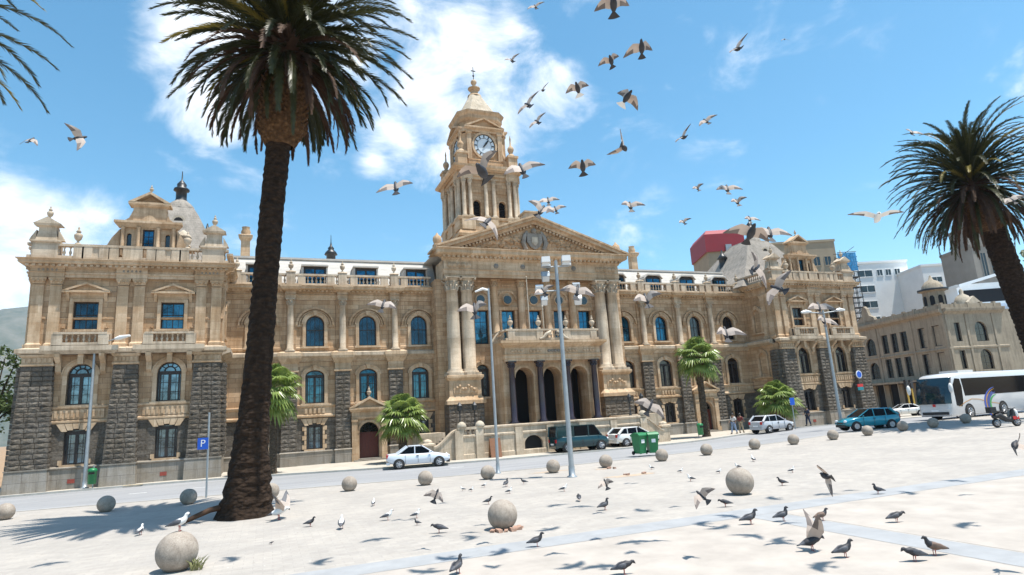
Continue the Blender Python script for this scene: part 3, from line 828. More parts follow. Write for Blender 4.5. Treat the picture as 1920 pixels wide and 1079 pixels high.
        mb.box(lo, hi, -.5, -.15, 15.1, 15.3); mb.box(lo, hi, -.55, -.1, 15.96, 16.13); balusters(mb, lo+.6, hi-.1, -.32, 15.3, .67)
        part('balustrade', mb, PALE)
    # parapet
    balustrade(x0-.3, x1+.3, Y-.32, 15.1, 1.03, [x0+.9, x0+2.6, x0+3.1, X-1.7, X-1.15, X-.3, X+.3, X+1.15, X+1.7, x1-3.1, x1-2.6, x1-.9], solid=(3,9))
    for q in (-1, 1):       # corner aedicules
        px = X+q*5.1
        mb = MB()
        mb.box(px-.72,px+.72,Y-.55,Y+.6,15.1,16.35); moulding(mb, px-.7, px+.7, Y-.5, [(.02,16.1),(.16,16.2),(.16,16.3),(0,16.36)])
        mb.frus(px-.62,px+.62,Y-.42,Y+.5,16.36,px-.5,px+.5,Y-.32,Y+.4,17.0); mb.box(px-.5,px+.5,Y-.32,Y+.4,17.0,17.35)
        moulding(mb, px-.5, px+.5, Y-.3, [(.0,17.3),(.22,17.38),(.26,17.5)])
        mb.prism([(px-.78,17.5),(px,17.98),(px+.78,17.5)], Y-.58, Y+.5)
        for r_ in (-1,1): mb.prism([(px+r_*.62,16.36),(px+r_*1.0,16.36),(px+r_*.9,16.6),(px+r_*.62,17.1)], Y-.3, Y+.1)
        part('corner_pedestal', mb, PALE)
        urn(px, Y-.1, 17.85, .8)
        urn(X+q*3.35, Y-.2, 16.13, 1.05)
    # gabled stone dormer over the parapet
    gx = X+.75 if s < 0 else X-.5
    mb = MB(); yg = Y+.35
    wall(mb, gx-.78, gx+.78, 15.1, 18.2, yg, yg+1.2, [(gx, .74, 16.15, 17.65, 0)])
    for q in (-1,1):
        wall(mb, min(gx+q*.78, gx+q*1.75), max(gx+q*.78, gx+q*1.75), 15.1, 18.0, yg+.12, yg+1.0, [(gx+q*1.22, .3, 16.4, 17.2, .15)])
        mb.lathe([(.16,16.15),(.12,16.3),(.115,17.6),(.16,17.75)], gx+q*.62, yg-.12, 8)
        mb.lathe([(.16,16.15),(.12,16.3),(.115,17.6),(.16,17.75)], gx+q*1.6, yg-.02, 8)
        mb.prism([(gx+q*1.8,16.13),(gx+q*3.0,16.13),(gx+q*2.55,16.45),(gx+q*2.3,17.0),(gx+q*1.8,17.7)], yg+.2, yg+.7)
        mb.box(gx+q*1.8-.25,gx+q*1.8+.25,yg-.2,yg+.5,15.6,16.2)
    moulding(mb, gx-1.85, gx+1.85, yg, [(.05,17.75),(.2,17.95),(.3,18.05),(.3,18.2)])
    mb.box(gx-1.05, gx+1.05, yg+.02, yg+1.0, 18.2, 19.35)
    for q in (-1,1): mb.prism([(gx+q*1.05,18.2),(gx+q*1.7,18.2),(gx+q*1.3,18.5),(gx+q*1.05,19.1)], yg+.1, yg+.7)
    mb.prism([(gx+.45*cos(pi*k/8), 18.25+.45*sin(pi*k/8)) for k in range(9)], yg-.06, yg+.02)
    moulding(mb, gx-1.05, gx+1.05, yg+.02, [(.0,19.3),(.15,19.4),(.2,19.5)])
    pediment(mb, gx, 2.7, 19.5, .98, yg+.9, 1.1, .16)
    part('gabled_dormer', mb, TRIM)
    window(gx, yg+.2, 16.15, .74, 1.5, 0, 'fine', 'glass', name='window')
    for q in (-1,1):
        g = MB(); g.box(gx+q*1.22-.16,gx+q*1.22+.16,yg+.3,yg+.34,16.35,17.4); part('window', g, M['glass_dark'])
    urn(gx, yg+.2, 20.45, .55, name='finial')
    # curved pavilion roof
    rx = -29.9 if s < 0 else 31.2; ry = 2.6
    prof = [(4.6,15.0),(3.5,16.6),(2.75,17.9),(2.1,19.3),(1.5,20.6),(1.1,21.3),(1.05,21.45)]
    kx = 1.0 if s < 0 else 1.45
    mb = MB()
    for (r0,z0),(r1,z1) in zip(prof, prof[1:]):
        mb.frus(rx-r0*kx,rx+r0*kx,ry-r0,ry+r0*2,z0,rx-r1*kx,rx+r1*kx,ry-r1,ry+r1*2,z1)
    rf = part('pavilion_roof', mb, M['slate'])
    mb = MB(); mb.lathe([(1.1,21.4),(1.0,21.7),(.8,21.95),(.5,22.2),(.45,22.25)], rx, ry, 12); mb.build('roof_cap', M['slate'], rf)
    mb = MB(); mb.lathe([(.5,22.2),(.42,22.4),(.42,23.1),(.62,23.15),(.6,23.3),(.35,23.45),(.38,23.7),(.2,23.95),(.06,24.1),(.03,24.9)], rx, ry, 10); mb.build('lantern', M['iron'], rf)
    mb = MB();     mb.T = Matrix.Translation((rx+.1,ry-1.6,19.9)) @ Matrix.Rotation(pi/2,4,'X'); mb.lathe([(.4,-1.2),(.4,.1),(.5,.11),(.5,.2)],0,0,12); mb.T = None
    mb.build('bullseye', M['white_stone'], rf)
    mb = MB(); mb.T = Matrix.Translation((rx+.1,ry-2.1,19.9)) @ Matrix.Rotation(pi/2,4,'X'); mb.lathe([(.34,-.5),(.34,-.29)],0,0,12); mb.T = None; mb.build('bullseye_opening', M['void'], rf)
    mb = MB(); mb.lathe([(.6,18.3),(.5,18.9),(.45,19.2),(.45,19.8),(.65,19.85),(.4,20.2),(.15,20.5),(.04,21.0)], rx+(1.9 if s < 0 else -3.0), ry+2.0, 10); mb.build('roof_ventilator', M['iron'], rf)
    mb = MB(); mb.lathe([(.55,16.9),(.5,17.0),(.5,17.5),(.6,17.6),(.55,17.7),(.3,18.0),(.05,18.2)], rx+.9, ry-5.0, 10); part('round_dormer', mb, M['white_stone'])
wing(-1); wing(1)

# ---- portico
YW = -1.7
core = MB(); core.box(-8.5,8.5,-.9,15,0,15); core.box(-9,-8.5,YW+.4,.6,0,15); core.box(8.5,9,YW+.4,.6,0,15); part('wall_core', core, SAND)
bays = (-5.2,-2.6,0,2.6,5.2)
mb = MB(); wall(mb, -9, 9, 9.0, 15.0, YW, YW+.7, [(x, 1.3, 9.2, 12.25, 0) for x in bays])
for x in bays:
    for q in (-1,1): mb.box(x+q*.65, x+q*.85, YW-.1, YW, 9.2, 12.25)
    mb.box(x-.95,x+.95,YW-.16,YW,12.25,12.55)
    a1 = arch_pts(x, 1.9, 13.2, 12, .95); a0 = arch_pts(x, 1.5, 13.2, 12, .75)
    for p0,p1,q0,q1 in zip(a1,a1[1:],a0,a0[1:]): mb.prism([p0,p1,q1,q0], YW-.12, YW+.001)
    mb.box(x-.5,x+.5,YW-.1,YW,14.4,14.62)
part('portico_wall', mb, SAND)
for x in bays:
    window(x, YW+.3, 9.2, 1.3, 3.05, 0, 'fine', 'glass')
    mb = MB(); mb.T = Matrix.Translation((x, YW-.02, 13.22)) @ Matrix.Rotation(pi/2,4,'X'); mb.lathe([(.52,-.03),(.52,.08),(.42,.12),(.36,.02)],0,0,16); mb.T = None
    o = part('round_window', mb, TRIM)
    mb = MB(); mb.T = Matrix.Translation((x, YW-.02, 13.22)) @ Matrix.Rotation(pi/2,4,'X'); mb.lathe([(.38,.02),(.38,.13)],0,0,16); mb.T = None; mb.build('pane', M['glass_dark'], o)
mb = MB(); wall(mb, -9, 9, 0, 9.0, YW, YW+.7, [(x, 1.2, 4.6, 6.9, .5) for x in (-5.3,5.3)]); part('portico_wall', mb, SAND)
for x in (-5.3,5.3): window(x, YW+.3, 4.6, 1.2, 2.8, .5, 'case', 'glass_grey')
for x in (-3.9,-1.3,1.3,3.9): inst('column', column_mesh(.33, 5.9, m='sand_trim'), HALL, (x, YW-.25, 9.1))
for x in (-8.0,-6.68,6.68,8.0):
    inst('giant_column', column_mesh(.57, 8.55, m='sand_pale', seg=20), HALL, (x, -2.35, 6.45))
    mb = MB(); mb.box(x-.5,x+.5,YW-.14,YW,6.45,15); part('pilaster', mb, SAND)
for s in (-1,1):
    c = s*7.34
    mb = MB(); moulding(mb, c-1.4, c+1.4, -3.0, [(.3,4.05),(.3,4.35),(.12,4.55),(.0,4.7),(0,6.0),(.1,6.1),(.22,6.25),(.22,6.42),(.1,6.46)]); 
    mb.box(c-1.4, c+1.4, -2.75, YW, 4.05, 6.44)
    mb.box(c-1.05,c+1.05,-3.05,-3.0,4.95,5.85)
    for k in range(7): mb.ball((c-.75+k*.25, -3.08, 5.4+.16*sin(k*1.9)), .13, 6, 4)
    part('column_pedestal', mb, TRIM)
    mb = MB(); rustic(mb, c-1.55, c+1.55, -3.15, YW, .0, 4.03, 77+s, .36, .04); part('pier', mb, GREY)
# entablature + pediment
mb = MB()
moulding(mb, -8.75, 8.75, -2.75, [(.0,15.0),(.0,15.25),(.05,15.27),(.05,15.6),(.12,15.7),(.0,15.72),(.0,16.5),(.1,16.56)])
mb.box(-8.75,8.75,-2.6,0,15.0,16.6)
moulding(mb, -8.75, 8.75, -2.75, [(.1,16.56),(.2,16.8),(.6,16.95),(.72,17.05),(.72,17.3),(.85,17.42),(.85,17.5)])
dentils(mb, -8.8, 8.8, -2.95, 16.7, 16.92, .42, .22, .26)
part('entablature', mb, TRIM)
for x, w_ in ((-7.34,2.1),(-3.9,.5),(-1.3,.5),(1.3,.5),(3.9,.5),(7.34,2.1)):
    mb = MB(); n = 5 if w_ > 1 else 1
    for k in range(n): mb.T = Matrix.Translation((x-(n-1)*.22+k*.44,-2.76,16.1)) @ Matrix.Rotation(pi/2,4,'X'); mb.lathe([(.24,-.02),(.22,.08),(.12,.05),(.1,.12),(.01,.13)],0,0,10)
    mb.T = None; part('frieze_carving', mb, GRAN if w_ < 1 else TRIM)
mb = MB(); AP = 20.95; ED = 9.6
th = .72
for s in (-1,1):
    for (o0, t0, t1) in ((.85,0,.16),(.7,.16,.42),(.3,.42,th)):
        dz = 1.08
        mb.prism([(s*ED,17.5+(.18-t0)),(0,AP-t0),(0,AP-t1),(s*(ED-(t1)*2.6+.1),17.5+.02)] if t1 > .18 else [(s*ED,17.5),(s*ED,17.68),(0,AP),(0,AP-t1)], -2.75-o0, -.5)
    n = 24
    for k in range(1,n):
        t = k/n; x = s*(ED-1.6)*t; z = AP-th-.03-(AP-th-17.55)*(abs(x)/(ED-1.8))
        if z > 17.7: mb.box(x-.1,x+.1,-3.0,-2.75,z-.2,z-.02)
mb.prism([(-7.9,17.5),(0,AP-th+.1),(7.9,17.5)], -2.7, -.5)
part('pediment', mb, TRIM)
mb = MB(); mb.prism([(-6.6,17.62),(0,AP-th-.15),(6.6,17.62)], -2.72, -2.69); r = random.Random(5)      # carved foliage and shield in the tympanum
for k in range(150):
    x = r.uniform(-6.2,6.2); zmax = 17.6+(AP-th-17.9)*(1-abs(x)/7.2)
    z = r.uniform(17.65, max(17.7,zmax-.1)); q = r.uniform(.1,.24)
    if abs(x) < 1.3: continue
    mb.ball((x,-2.72,z), q, 6, 4, 0, 1.4, .7, 1)
part('tympanum_carving', mb, SAND)
mb = MB(); mb.prism([(-.75,19.3),(.75,19.3),(.78,18.5),(.4,17.95),(0,17.75),(-.4,17.95),(-.78,18.5)], -3.0, -2.7)
for q in (-1,1):
    mb.tube([(q*.9,-2.9,17.7),(q*1.15,-2.9,18.4),(q*1.0,-2.9,19.0),(q*.7,-2.9,19.5)],[.2,.24,.2,.12],6)
mb.ball((0,-2.9,19.55),.26,8,6)
part('coat_of_arms', mb, [M['granite']])
mb = MB(); mb.prism([(-.3,18.95),(.3,18.95),(.3,18.4),(0,18.1),(-.3,18.4)], -3.06, -2.99); part('coat_of_arms_shield', mb, M['white_stone'])
for s in (-1,1):
    mb = MB(); x = s*9.1; mb.box(x-.35,x+.35,-2.6,-1.8,17.5,18.05); mb.lathe([(.32,18.05),(.42,18.4),(.38,18.7),(.15,18.9),(.05,19.1)],x,-2.2,8); part('acroterion', mb, TRIM)
mb = MB(); mb.box(-.7,.7,-2.9,-1.4,20.8,21.35); mb.box(-.85,.85,-3.0,-1.3,21.35,21.5); part('acroterion', mb, PALE)
mb = MB(); mb.prism([(-9.3,17.4),(0,20.9),(9.3,17.4)], -.6, 12); part('roof', mb, M['lead'])
for s in (-1,1):
    mb = MB(); mb.box(s*9.001,s*9.3,YW+.003,0,0,15); part('portico_wall', mb, SAND)
# ---- porch
YP = -4.6
mb = MB(); wall(mb, -4.5, 4.5, 1.6, 7.5, YP, YP+1.5, [(x, 1.7, 1.6, 5.95, .85) for x in (-2.6,0,2.6)]); 
for x in (-2.6,0,2.6):
    a1 = arch_pts(x, 2.1, 5.95, 12, 1.05); a0 = arch_pts(x, 1.7, 5.95, 12, .85)
    for p0,p1,q0,q1 in zip(a1,a1[1:],a0,a0[1:]): mb.prism([p0,p1,q1,q0], YP-.08, YP)
part('porch_wall', mb, TRIM)
for s in (-1,1):
    mb = MB(); mb.T = Matrix.Translation((s*4.5,0,0)) @ Matrix.Rotation(s*pi/2,4,'Z')
    lo, hi = sorted((s*(YP+1.501), s*YW)); mb.box(lo,hi,.002,.5,1.6,7.5)
    part('porch_wall', mb, TRIM)
mb = MB(); mb.box(-4.0,4.0,YP+1.5,YW,7.0,7.5); part('porch_ceiling', mb, SAND)
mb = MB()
mb.box(-3.9,3.9,YW-.06,YW-.005,1.6,6.9)  # black sheet over the back wall, paints the porch's dark depth
part('porch_dark_backing', mb, M['void'])
for x in (-3.9,-1.3,1.3,3.9): inst('granite_column', column_mesh(.27, 5.1, m='purple'), HALL, (x, YP-.45, 2.2))
for x in (-3.9,-1.3,1.3,3.9):
    mb = MB(); mb.box(x-.42,x+.42,YP-.85,YP,1.5,2.2); part('column_base', mb, PALE)
mb = MB(); moulding(mb, -4.5, 4.5, YP-.72, [(.0,7.3),(.0,7.5),(.06,7.52),(.06,7.78),(.12,7.84),(0,7.86),(0,8.4),(.1,8.5),(.3,8.62),(.36,8.7),(.5,8.78),(.5,8.98),(.1,9.03)])
mb.box(-4.5,4.5,YP-.5,YW,7.5,9.03); part('porch_entablature', mb, TRIM)
for k in range(5):
    mb = MB(); x = -3.4+k*1.7
    for j in range(4): mb.ball((x-.45+j*.3,YP-.74,8.12),.14,6,4,0,1.2,.6,1)
    part('frieze_carving', mb, GRAN if k == 2 else TRIM)
balustrade(-4.4, 4.4, YP-.75, 9.03, .95, [-3.9,-1.3,1.3,3.9], solid=(1,3))
for s in (-1,1):
    mb = MB(); mb.T = Matrix.Translation((s*4.4,0,0)) @ Matrix.Rotation(s*pi/2,4,'Z'); lo, hi = sorted((s*(YP-.5), s*YW))
    mb.box(lo,hi,-.1,.2,9.03,9.2); mb.box(lo,hi,-.14,.24,9.84,9.98); balusters(mb,lo+.1,hi-.1,.05,9.2,.64); part('balustrade', mb, PALE)
for x in (-3.9,-1.3,1.3,3.9): urn(x, YP-.75, 9.98, .95)
for s in (-1,1):      # broken scroll ornament in the middle of the balcony
    mb = MB(); mb.tube([(s*1.35,YP-1.0,9.1),(s*1.0,YP-1.0,9.2),(s*.7,YP-1.0,9.55),(s*.3,YP-1.0,9.75),(s*.25,YP-1.0,9.5),(s*.45,YP-1.0,9.42)],[.1,.14,.15,.13,.1,.06],6); part('scroll', mb, M['white_stone'])
for s in (-1,1): 
    mb = MB(); mb.tube([(s*4.35,YP+.4,10.0),(s*4.75,YP+.5,9.6),(s*5.1,YP+.6,9.05)],[.12,.12,.15],6); part('scroll', mb, PALE)
# flagpoles on the balcony
for x, h in ((-1.9, 5.6), (-.55, 3.0)):
    mb = MB(); mb.tube([(x,YP-.2,9.0),(x,YP-.2,9.0+h)],[.06,.04],6); mb.ball((x,YP-.2,9.05+h),.09,6,4); part('flagpole', mb, M['white_stone'])
# ---- terrace with stairs
mb = MB(); YT = -9.05
wall(mb, -9.9, 6.0, 0, 1.55, YT, YT+.4, [(-4.0, 1.5, 0, .75, .6)]); mb.box(-9.9,6.0,YT+.4,-3.2,0,1.5)
part('terrace_wall', mb, PALE)
mb = MB(); mb.box(-9.95,-7.9,YT-.06,YT+.36,2.08,2.25); balusters(mb,-9.5,-8.4,YT+.12,1.55,.53,.36); mb.box(-8.5,-8.0,YT-.02,YT+.3,1.55,2.08); mb.box(-9.95,-9.45,YT-.02,YT+.3,1.55,2.08)
mb.box(-7.9,6.0,YT+.02,YT+.3,1.55,2.06); moulding(mb,-7.9,6.0,YT+.02,[(.02,2.05),(.1,2.12),(.1,2.22),(0,2.26)],False)
part('terrace_parapet', mb, PALE)
mb = MB()
for x in (-9.9,-8.3,-5.2,-2.6,.2,3.0,5.8): mb.box(x-.3,x+.3,YT-.12,YT,0,2.04)
moulding(mb, -9.9, 6.0, YT, [(.04,0),(.04,.3),(0,.36)], False); moulding(mb, -9.9,6.0,YT,[(0,1.5),(.08,1.56),(.08,1.66),(0,1.7)],False)
part('terrace_pilasters', mb, PALE)
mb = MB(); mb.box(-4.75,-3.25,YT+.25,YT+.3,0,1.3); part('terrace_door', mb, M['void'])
for x in (-9.6,-8.2,5.9):
    mb = MB(); mb.lathe([(.34,2.26),(.36,2.34),(.3,2.5),(.16,2.62),(.05,2.66)],x,YT+.12,12); part('domed_cap', mb, M['white_stone'])
def newel(x,y,z):
    mb = MB(); mb.box(x-.36,x+.36,y-.36,y+.36,0,z); moulding(mb,x-.34,x+.34,y-.34,[(0,z),(.12,z+.06),(.12,z+.18),(.0,z+.24)]); mb.box(x-.34,x+.34,y-.34,y+.34,z,z+.22)
    mb.lathe([(.34,z+.24),(.36,z+.34),(.24,z+.46),(.05,z+.52)],x,y,12); part('newel', mb, PALE)
newel(-12.0,-8.2,1.05); newel(8.0,-8.6,1.15)
for s, xa, xb in ((-1,-9.9,-11.7),(1,6.0,7.8)):
    mb = MB(); pts = []
    for k in range(13):
        t = k/12; x = xa+(xb-xa)*t; z = 1.0+1.1*(1-sst(0,1,t))-.1
        pts.append((x,z))
    mb.prism([(xa,0)]+pts+[(xb,0)], YT+.1, YT+.5)
    for (xx0,z0),(xx1,z1) in zip(pts,pts[1:]): mb.prism([(xx0,z0+.001),(xx1,z1+.001),(xx1,z1+.14),(xx0,z0+.14)], YT+.02, YT+.58)
    part('stair_wall', mb, PALE)
    mb = MB()
    for k in range(9): 
        xx = xa+(xb+(s*.4)-xa)*(1-k/9.); mb.box(xa, xx, YT+.52, -5.2, k*.165, (k+1)*.165)
    part('stairs', mb, GRAN)
mb = MB(); mb.box(6.0,10.2,-5.4,-3.3,0,2.3); part('terrace_wall', mb, PALE); mb = MB(); mb.box(-12.5,-9.9,-5.4,-3.3,0,1.9); part('terrace_wall', mb, PALE)
# clock tower
BEFORE = set(D.objects)
TY = 11.8
def sq(mb, h0, z0, h1, z1): mb.frus(-h0,h0,TY-h0,TY+h0,z0,-h1,h1,TY-h1,TY+h1,z1)
mb = MB(); sq(mb,4.0,14,4.0,22.6); sq(mb,4.15,20.2,4.15,20.5); sq(mb,4.25,22.2,4.3,22.5); sq(mb,4.3,22.5,4.05,22.9); sq(mb,4.0,22.6,3.95,24.3); sq(mb,4.15,24.15,4.2,24.4); sq(mb,4.2,24.4,4.0,24.5)
part('tower_shaft', mb, SAND)
def four(fn):
    for k in range(4):
        yield Matrix.Translation((0,TY,0)) @ Matrix.Rotation(k*pi/2,4,'Z')
for T in four(0):
    mb = MB(); mb.T = T; wall(mb, -3.6, 3.6, 24.4, 29.2, -3.6, -3.1, [(-1.65, .95, 24.4, 26.1, .47), (1.65, .95, 24.4, 26.1, .47)])
    for x in (-1.65,1.65):
        a1 = arch_pts(x, 1.25, 26.1, 8, .62); a0 = arch_pts(x, .95, 26.1, 8, .475)
        for p0,p1,q0,q1 in zip(a1,a1[1:],a0,a0[1:]): mb.prism([p0,p1,q1,q0], -3.68, -3.6)
        mb.box(x-.6,x+.6,-3.68,-3.6,27.4,28.6)
    part('belfry_wall', mb, SAND)
    mb = MB(); mb.T = T
    for x in (-1.65,1.65):
        for k in range(6): mb.box(x-.45,x+.45,-3.3,-3.15,24.6+k*.32,24.66+k*.32)
    part('belfry_louvre', mb, M['void'])
    for x in (-3.35,-2.55,-.52,.52,2.55,3.35):
        q = T @ Vector((x,-3.85,24.5)); inst('belfry_column', column_mesh(.25, 4.45, m='sand_pale', seg=10), HALL, q)
    for x in (-2.95,0,2.95): mb = MB(); mb.T = T; mb.box(x-(.85),x+(.85),-4.15,-3.6,23.0,24.5); moulding(mb, x-.8, x+.8, -4.1,[(0,24.3),(.1,24.4),(.1,24.5)]); part('belfry_pedestal', mb, TRIM)
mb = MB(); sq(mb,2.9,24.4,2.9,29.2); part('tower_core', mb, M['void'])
mb = MB(); sq(mb,3.75,28.95,3.75,29.3); sq(mb,4.0,29.3,4.05,29.5); sq(mb,3.9,29.5,3.9,29.85); sq(mb,4.1,29.85,4.6,30.15); sq(mb,4.6,30.15,4.65,30.4); sq(mb,4.6,30.4,3.3,30.6)
for T in four(0):
    mb.T = T
    for x in (-2.95,2.95): moulding(mb, x-.75, x+.75, -4.1, [(.05,28.96),(.05,29.5),(.0,29.6),(0,29.9),(.35,30.1),(.45,30.2),(.45,30.45)])
    dentils(mb,-4,4,-4.1,29.9,30.1,.4,.2,.25); mb.T = None
part('belfry_cornice', mb, TRIM)
for sx in (-1,1):
    for sy in (-1,1):
        x, y = sx*3.35, TY+sy*3.35
        mb = MB(); mb.box(x-.6,x+.6,y-.6,y+.6,30.4,31.9); mb.box(x-.72,x+.72,y-.72,y+.72,31.9,32.15); mb.lathe([(.6,32.15),(.35,32.5),(.2,32.6),(.3,32.8),(.42,33.05),(.42,33.25),(.25,33.5),(.12,33.6),(.08,34.3),(.12,34.4),(.02,34.9)],x,y,10)
        part('corner_finial', mb, TRIM)
mb = MB()
def octo(h, c): return [(-h+c,-h),(h-c,-h),(h,-h+c),(h,h-c),(h-c,h),(-h+c,h),(-h,h-c),(-h,-h+c)]
def oct_frus(mb, h0,c0,z0,h1,c1,z1):
    a = octo(h0,c0); b = octo(h1,c1)
    mb.add([(p[0],TY+p[1],z0) for p in a]+[(p[0],TY+p[1],z1) for p in b],[tuple(range(7,-1,-1)),tuple(range(8,16))]+[(i,(i+1)%8,8+(i+1)%8,8+i) for i in range(8)])
oct_frus(mb,2.75,.95,30.5,2.75,.95,36.6)
oct_frus(mb,3.1,.9,30.5,3.1,.9,31.6); oct_frus(mb,3.15,.9,31.6,2.9,.9,31.75)
part('clock_stage', mb, SAND)
mb = MB()
oct_frus(mb,2.78,.95,36.6,2.95,1.0,36.9); oct_frus(mb,2.95,1.0,36.9,2.95,1.0,37.3); oct_frus(mb,2.95,1.0,37.3,3.15,1.1,37.6); oct_frus(mb,3.15,1.1,37.6,3.2,1.1,37.8)
part('clock_cornice', mb, TRIM)
for T in four(0):
    mb = MB(); mb.T = T
    for x in (-2.05,2.05): mb.box(x-.28,x+.28,-3.05,-2.7,31.7,35.1); moulding(mb,x-.3,x+.3,-3.05,[(0,34.8),(.1,34.95),(.1,35.1)])
    moulding(mb,-2.35,2.35,-3.0,[(0,35.1),(.05,35.3),(.25,35.4),(.3,35.55)])
    pediment(mb,0,5.3,35.5,1.35,-2.6,.75,.2)
    for k in range(24):
        a0, a1_ = 2*pi*k/24, 2*pi*(k+1)/24
        mb.prism([(1.42*cos(a0),33.5+1.42*sin(a0)),(1.42*cos(a1_),33.5+1.42*sin(a1_)),(1.68*cos(a1_),33.5+1.68*sin(a1_)),(1.68*cos(a0),33.5+1.68*sin(a0))],-2.98,-2.7)
    part('clock_gable', mb, TRIM)
    mb = MB(); mb.T = T @ Matrix.Translation((0,-2.78,33.5)) @ Matrix.Rotation(pi/2,4,'X'); mb.lathe([(1.44,-.03),(1.44,.05)],0,0,32,0,False)
    ck = part('clock_face', mb, rgb('clock_face_enamel',(.60,.68,.74),.4))
    mb = MB(); mb.T = T
    for k in range(12):
        a0 = 2*pi*k/12; c, s_ = sin(a0), cos(a0); nrm = (s_*.065,-c*.065)
        mb.prism([(c*1.0+nrm[0],33.5+s_*1.0+nrm[1]),(c*1.3+nrm[0],33.5+s_*1.3+nrm[1]),(c*1.3-nrm[0],33.5+s_*1.3-nrm[1]),(c*1.0-nrm[0],33.5+s_*1.0-nrm[1])],-2.88,-2.83)
    for r0, r1 in ((1.34,1.42),(.92,.95)):
        for k in range(32):
            a0, a1_ = 2*pi*k/32, 2*pi*(k+1)/32
            mb.prism([(r0*cos(a0),33.5+r0*sin(a0)),(r0*cos(a1_),33.5+r0*sin(a1_)),(r1*cos(a1_),33.5+r1*sin(a1_)),(r1*cos(a0),33.5+r1*sin(a0))],-2.87,-2.83)
    mb.build('dial_marks', M['iron'], ck)
    for L, ang, w_ in ((.95, radians(38), .1), (.62, radians(35+3), .13)):
        hb = MB(); hb.T = T; c, s_ = sin(ang), cos(ang); nx, nz_ = s_*w_, -c*w_
        hb.prism([(-c*.25+nx*.6,33.5-s_*.25+nz_*.6),(c*L*.8+nx,33.5+s_*L*.8+nz_),(c*L,33.5+s_*L),(c*L*.8-nx,33.5+s_*L*.8-nz_),(-c*.25-nx*.6,33.5-s_*.25-nz_*.6)],-2.94 if L > .8 else -2.92,-2.89)
        hb.build('clock_hand', M['iron'], ck)
    # volute buttress on each chamfered corner
    mb = MB(); mb.T = T @ Matrix.Rotation(pi/4,4,'Z')
    mb.prismx([(-3.1,30.6),(-4.3,30.6),(-4.35,31.4),(-3.9,32.0),(-3.6,33.2),(-3.55,34.4),(-3.7,34.9),(-3.1,35.2)],-.35,.35)
    mb.box(-.6,.6,-3.9,-3.1,35.1,35.5)
    part('volute_buttress', mb, TRIM)
mb = MB()
for (h0,c0,z0),(h1,c1,z1) in zip([(2.6,.95,37.8),(2.35,.9,38.3),(1.85,.72,39.2),(1.3,.5,40.1),(.85,.32,40.9)],[(2.35,.9,38.3),(1.85,.72,39.2),(1.3,.5,40.1),(.85,.32,40.9),(.8,.32,41.0)]): oct_frus(mb,h0,c0,z0,h1,c1,z1)
part('tower_dome', mb, M['white_stone'])
mb = MB(); mb.lathe([(.95,41.0),(.9,41.15),(.55,41.2),(.5,41.9),(.78,42.0),(.85,42.15),(.6,42.25),(.26,42.45),(.22,42.7),(.38,42.85),(.42,43.05),(.3,43.25),(.1,43.35)],0,TY,12)
part('tower_lantern', mb, TRIM)
mb = MB(); mb.tube([(0,TY,43.3),(0,TY,45.1)],.05,6); mb.box(-.32,.32,TY-.04,TY+.04,44.5,44.6); mb.ball((0,TY,43.9),.14,8,6); part('tower_cross', mb, M['iron'])

for o in [q for q in D.objects if q not in BEFORE and q.parent == HALL]:
    k = .91
    o.scale.x *= k; o.scale.y *= k; o.location.x *= k; o.location.y = TY+(o.location.y-TY)*k
# ------------------------------------------------------------------ palms and trees
def leafmat(name, c1, c2, trans=.25, rough=.45):
    m, nt, b = mat(name)
    g = nt.nodes.new('ShaderNodeNewGeometry')
    n = noise(nt, worldco(nt), 2.3, 3)
    c = ramp(nt, n, [(.32, c1), (.68, c2)])
    nt.links.new(c, b.inputs['Base Color']); b.inputs['Roughness'].default_value = rough
    b.inputs['Specular IOR Level'].default_value = .4
    t = nt.nodes.new('ShaderNodeBsdfTranslucent'); nt.links.new(c, t.inputs[0])
    mx = nt.nodes.new('ShaderNodeMixShader'); mx.inputs[0].default_value = trans
    nt.links.new(b.outputs[0], mx.inputs[1]); nt.links.new(t.outputs[0], mx.inputs[2])
    nt.links.new(mx.outputs[0], nt.nodes['Material Output'].inputs[0])
    return m
M['frond'] = leafmat('date_palm_leaflet', (.024,.028,.009), (.060,.062,.018), .15)
M['frond_y'] = leafmat('yellowing_leaflet', (.16,.13,.025), (.26,.20,.04))
M['frond_dead'] = leafmat('dead_brown_frond', (.05,.026,.014), (.10,.052,.028), .1, .8)
M['fanleaf'] = leafmat('fan_palm_leaf', (.13,.20,.04), (.30,.37,.10), .35, .3)
M['fandead'] = leafmat('dry_fan_leaf', (.22,.15,.075), (.34,.25,.13), .15, .8)
def bark(name, c1, c2, zs):
    m, nt, b = mat(name)
    v = N(nt, 'ShaderNodeTexVoronoi'); v.inputs['Scale'].default_value = 1; nt.links.new(objco(nt, (5,5,zs)), v.inputs['Vector'])
    n = noise(nt, objco(nt), 5, 5, .75)
    c = mix(nt, .6, ramp(nt, n, [(.3, c1), (.7, c2)]), ramp(nt, v.outputs['Distance'], [(.1, (1,1,1)), (.7, (.3,.3,.3))]), 'MULTIPLY')
    nt.links.new(c, b.inputs['Base Color']); b.inputs['Roughness'].default_value = .95; b.inputs['Specular IOR Level'].default_value = .15
    n1 = bump(nt, b, v.outputs['Distance'], .9, -.06); bump(nt, b, n, .5, .04, n1)
    return m
M['bark'] = bark('date_palm_bark', (.019,.012,.008), (.06,.038,.025), 9)
M['boss'] = bark('leaf_base_boss', (.07,.035,.018), (.19,.11,.055), 7)
M['fanbark'] = bark('fan_palm_bark', (.06,.045,.03), (.16,.12,.085), 14)

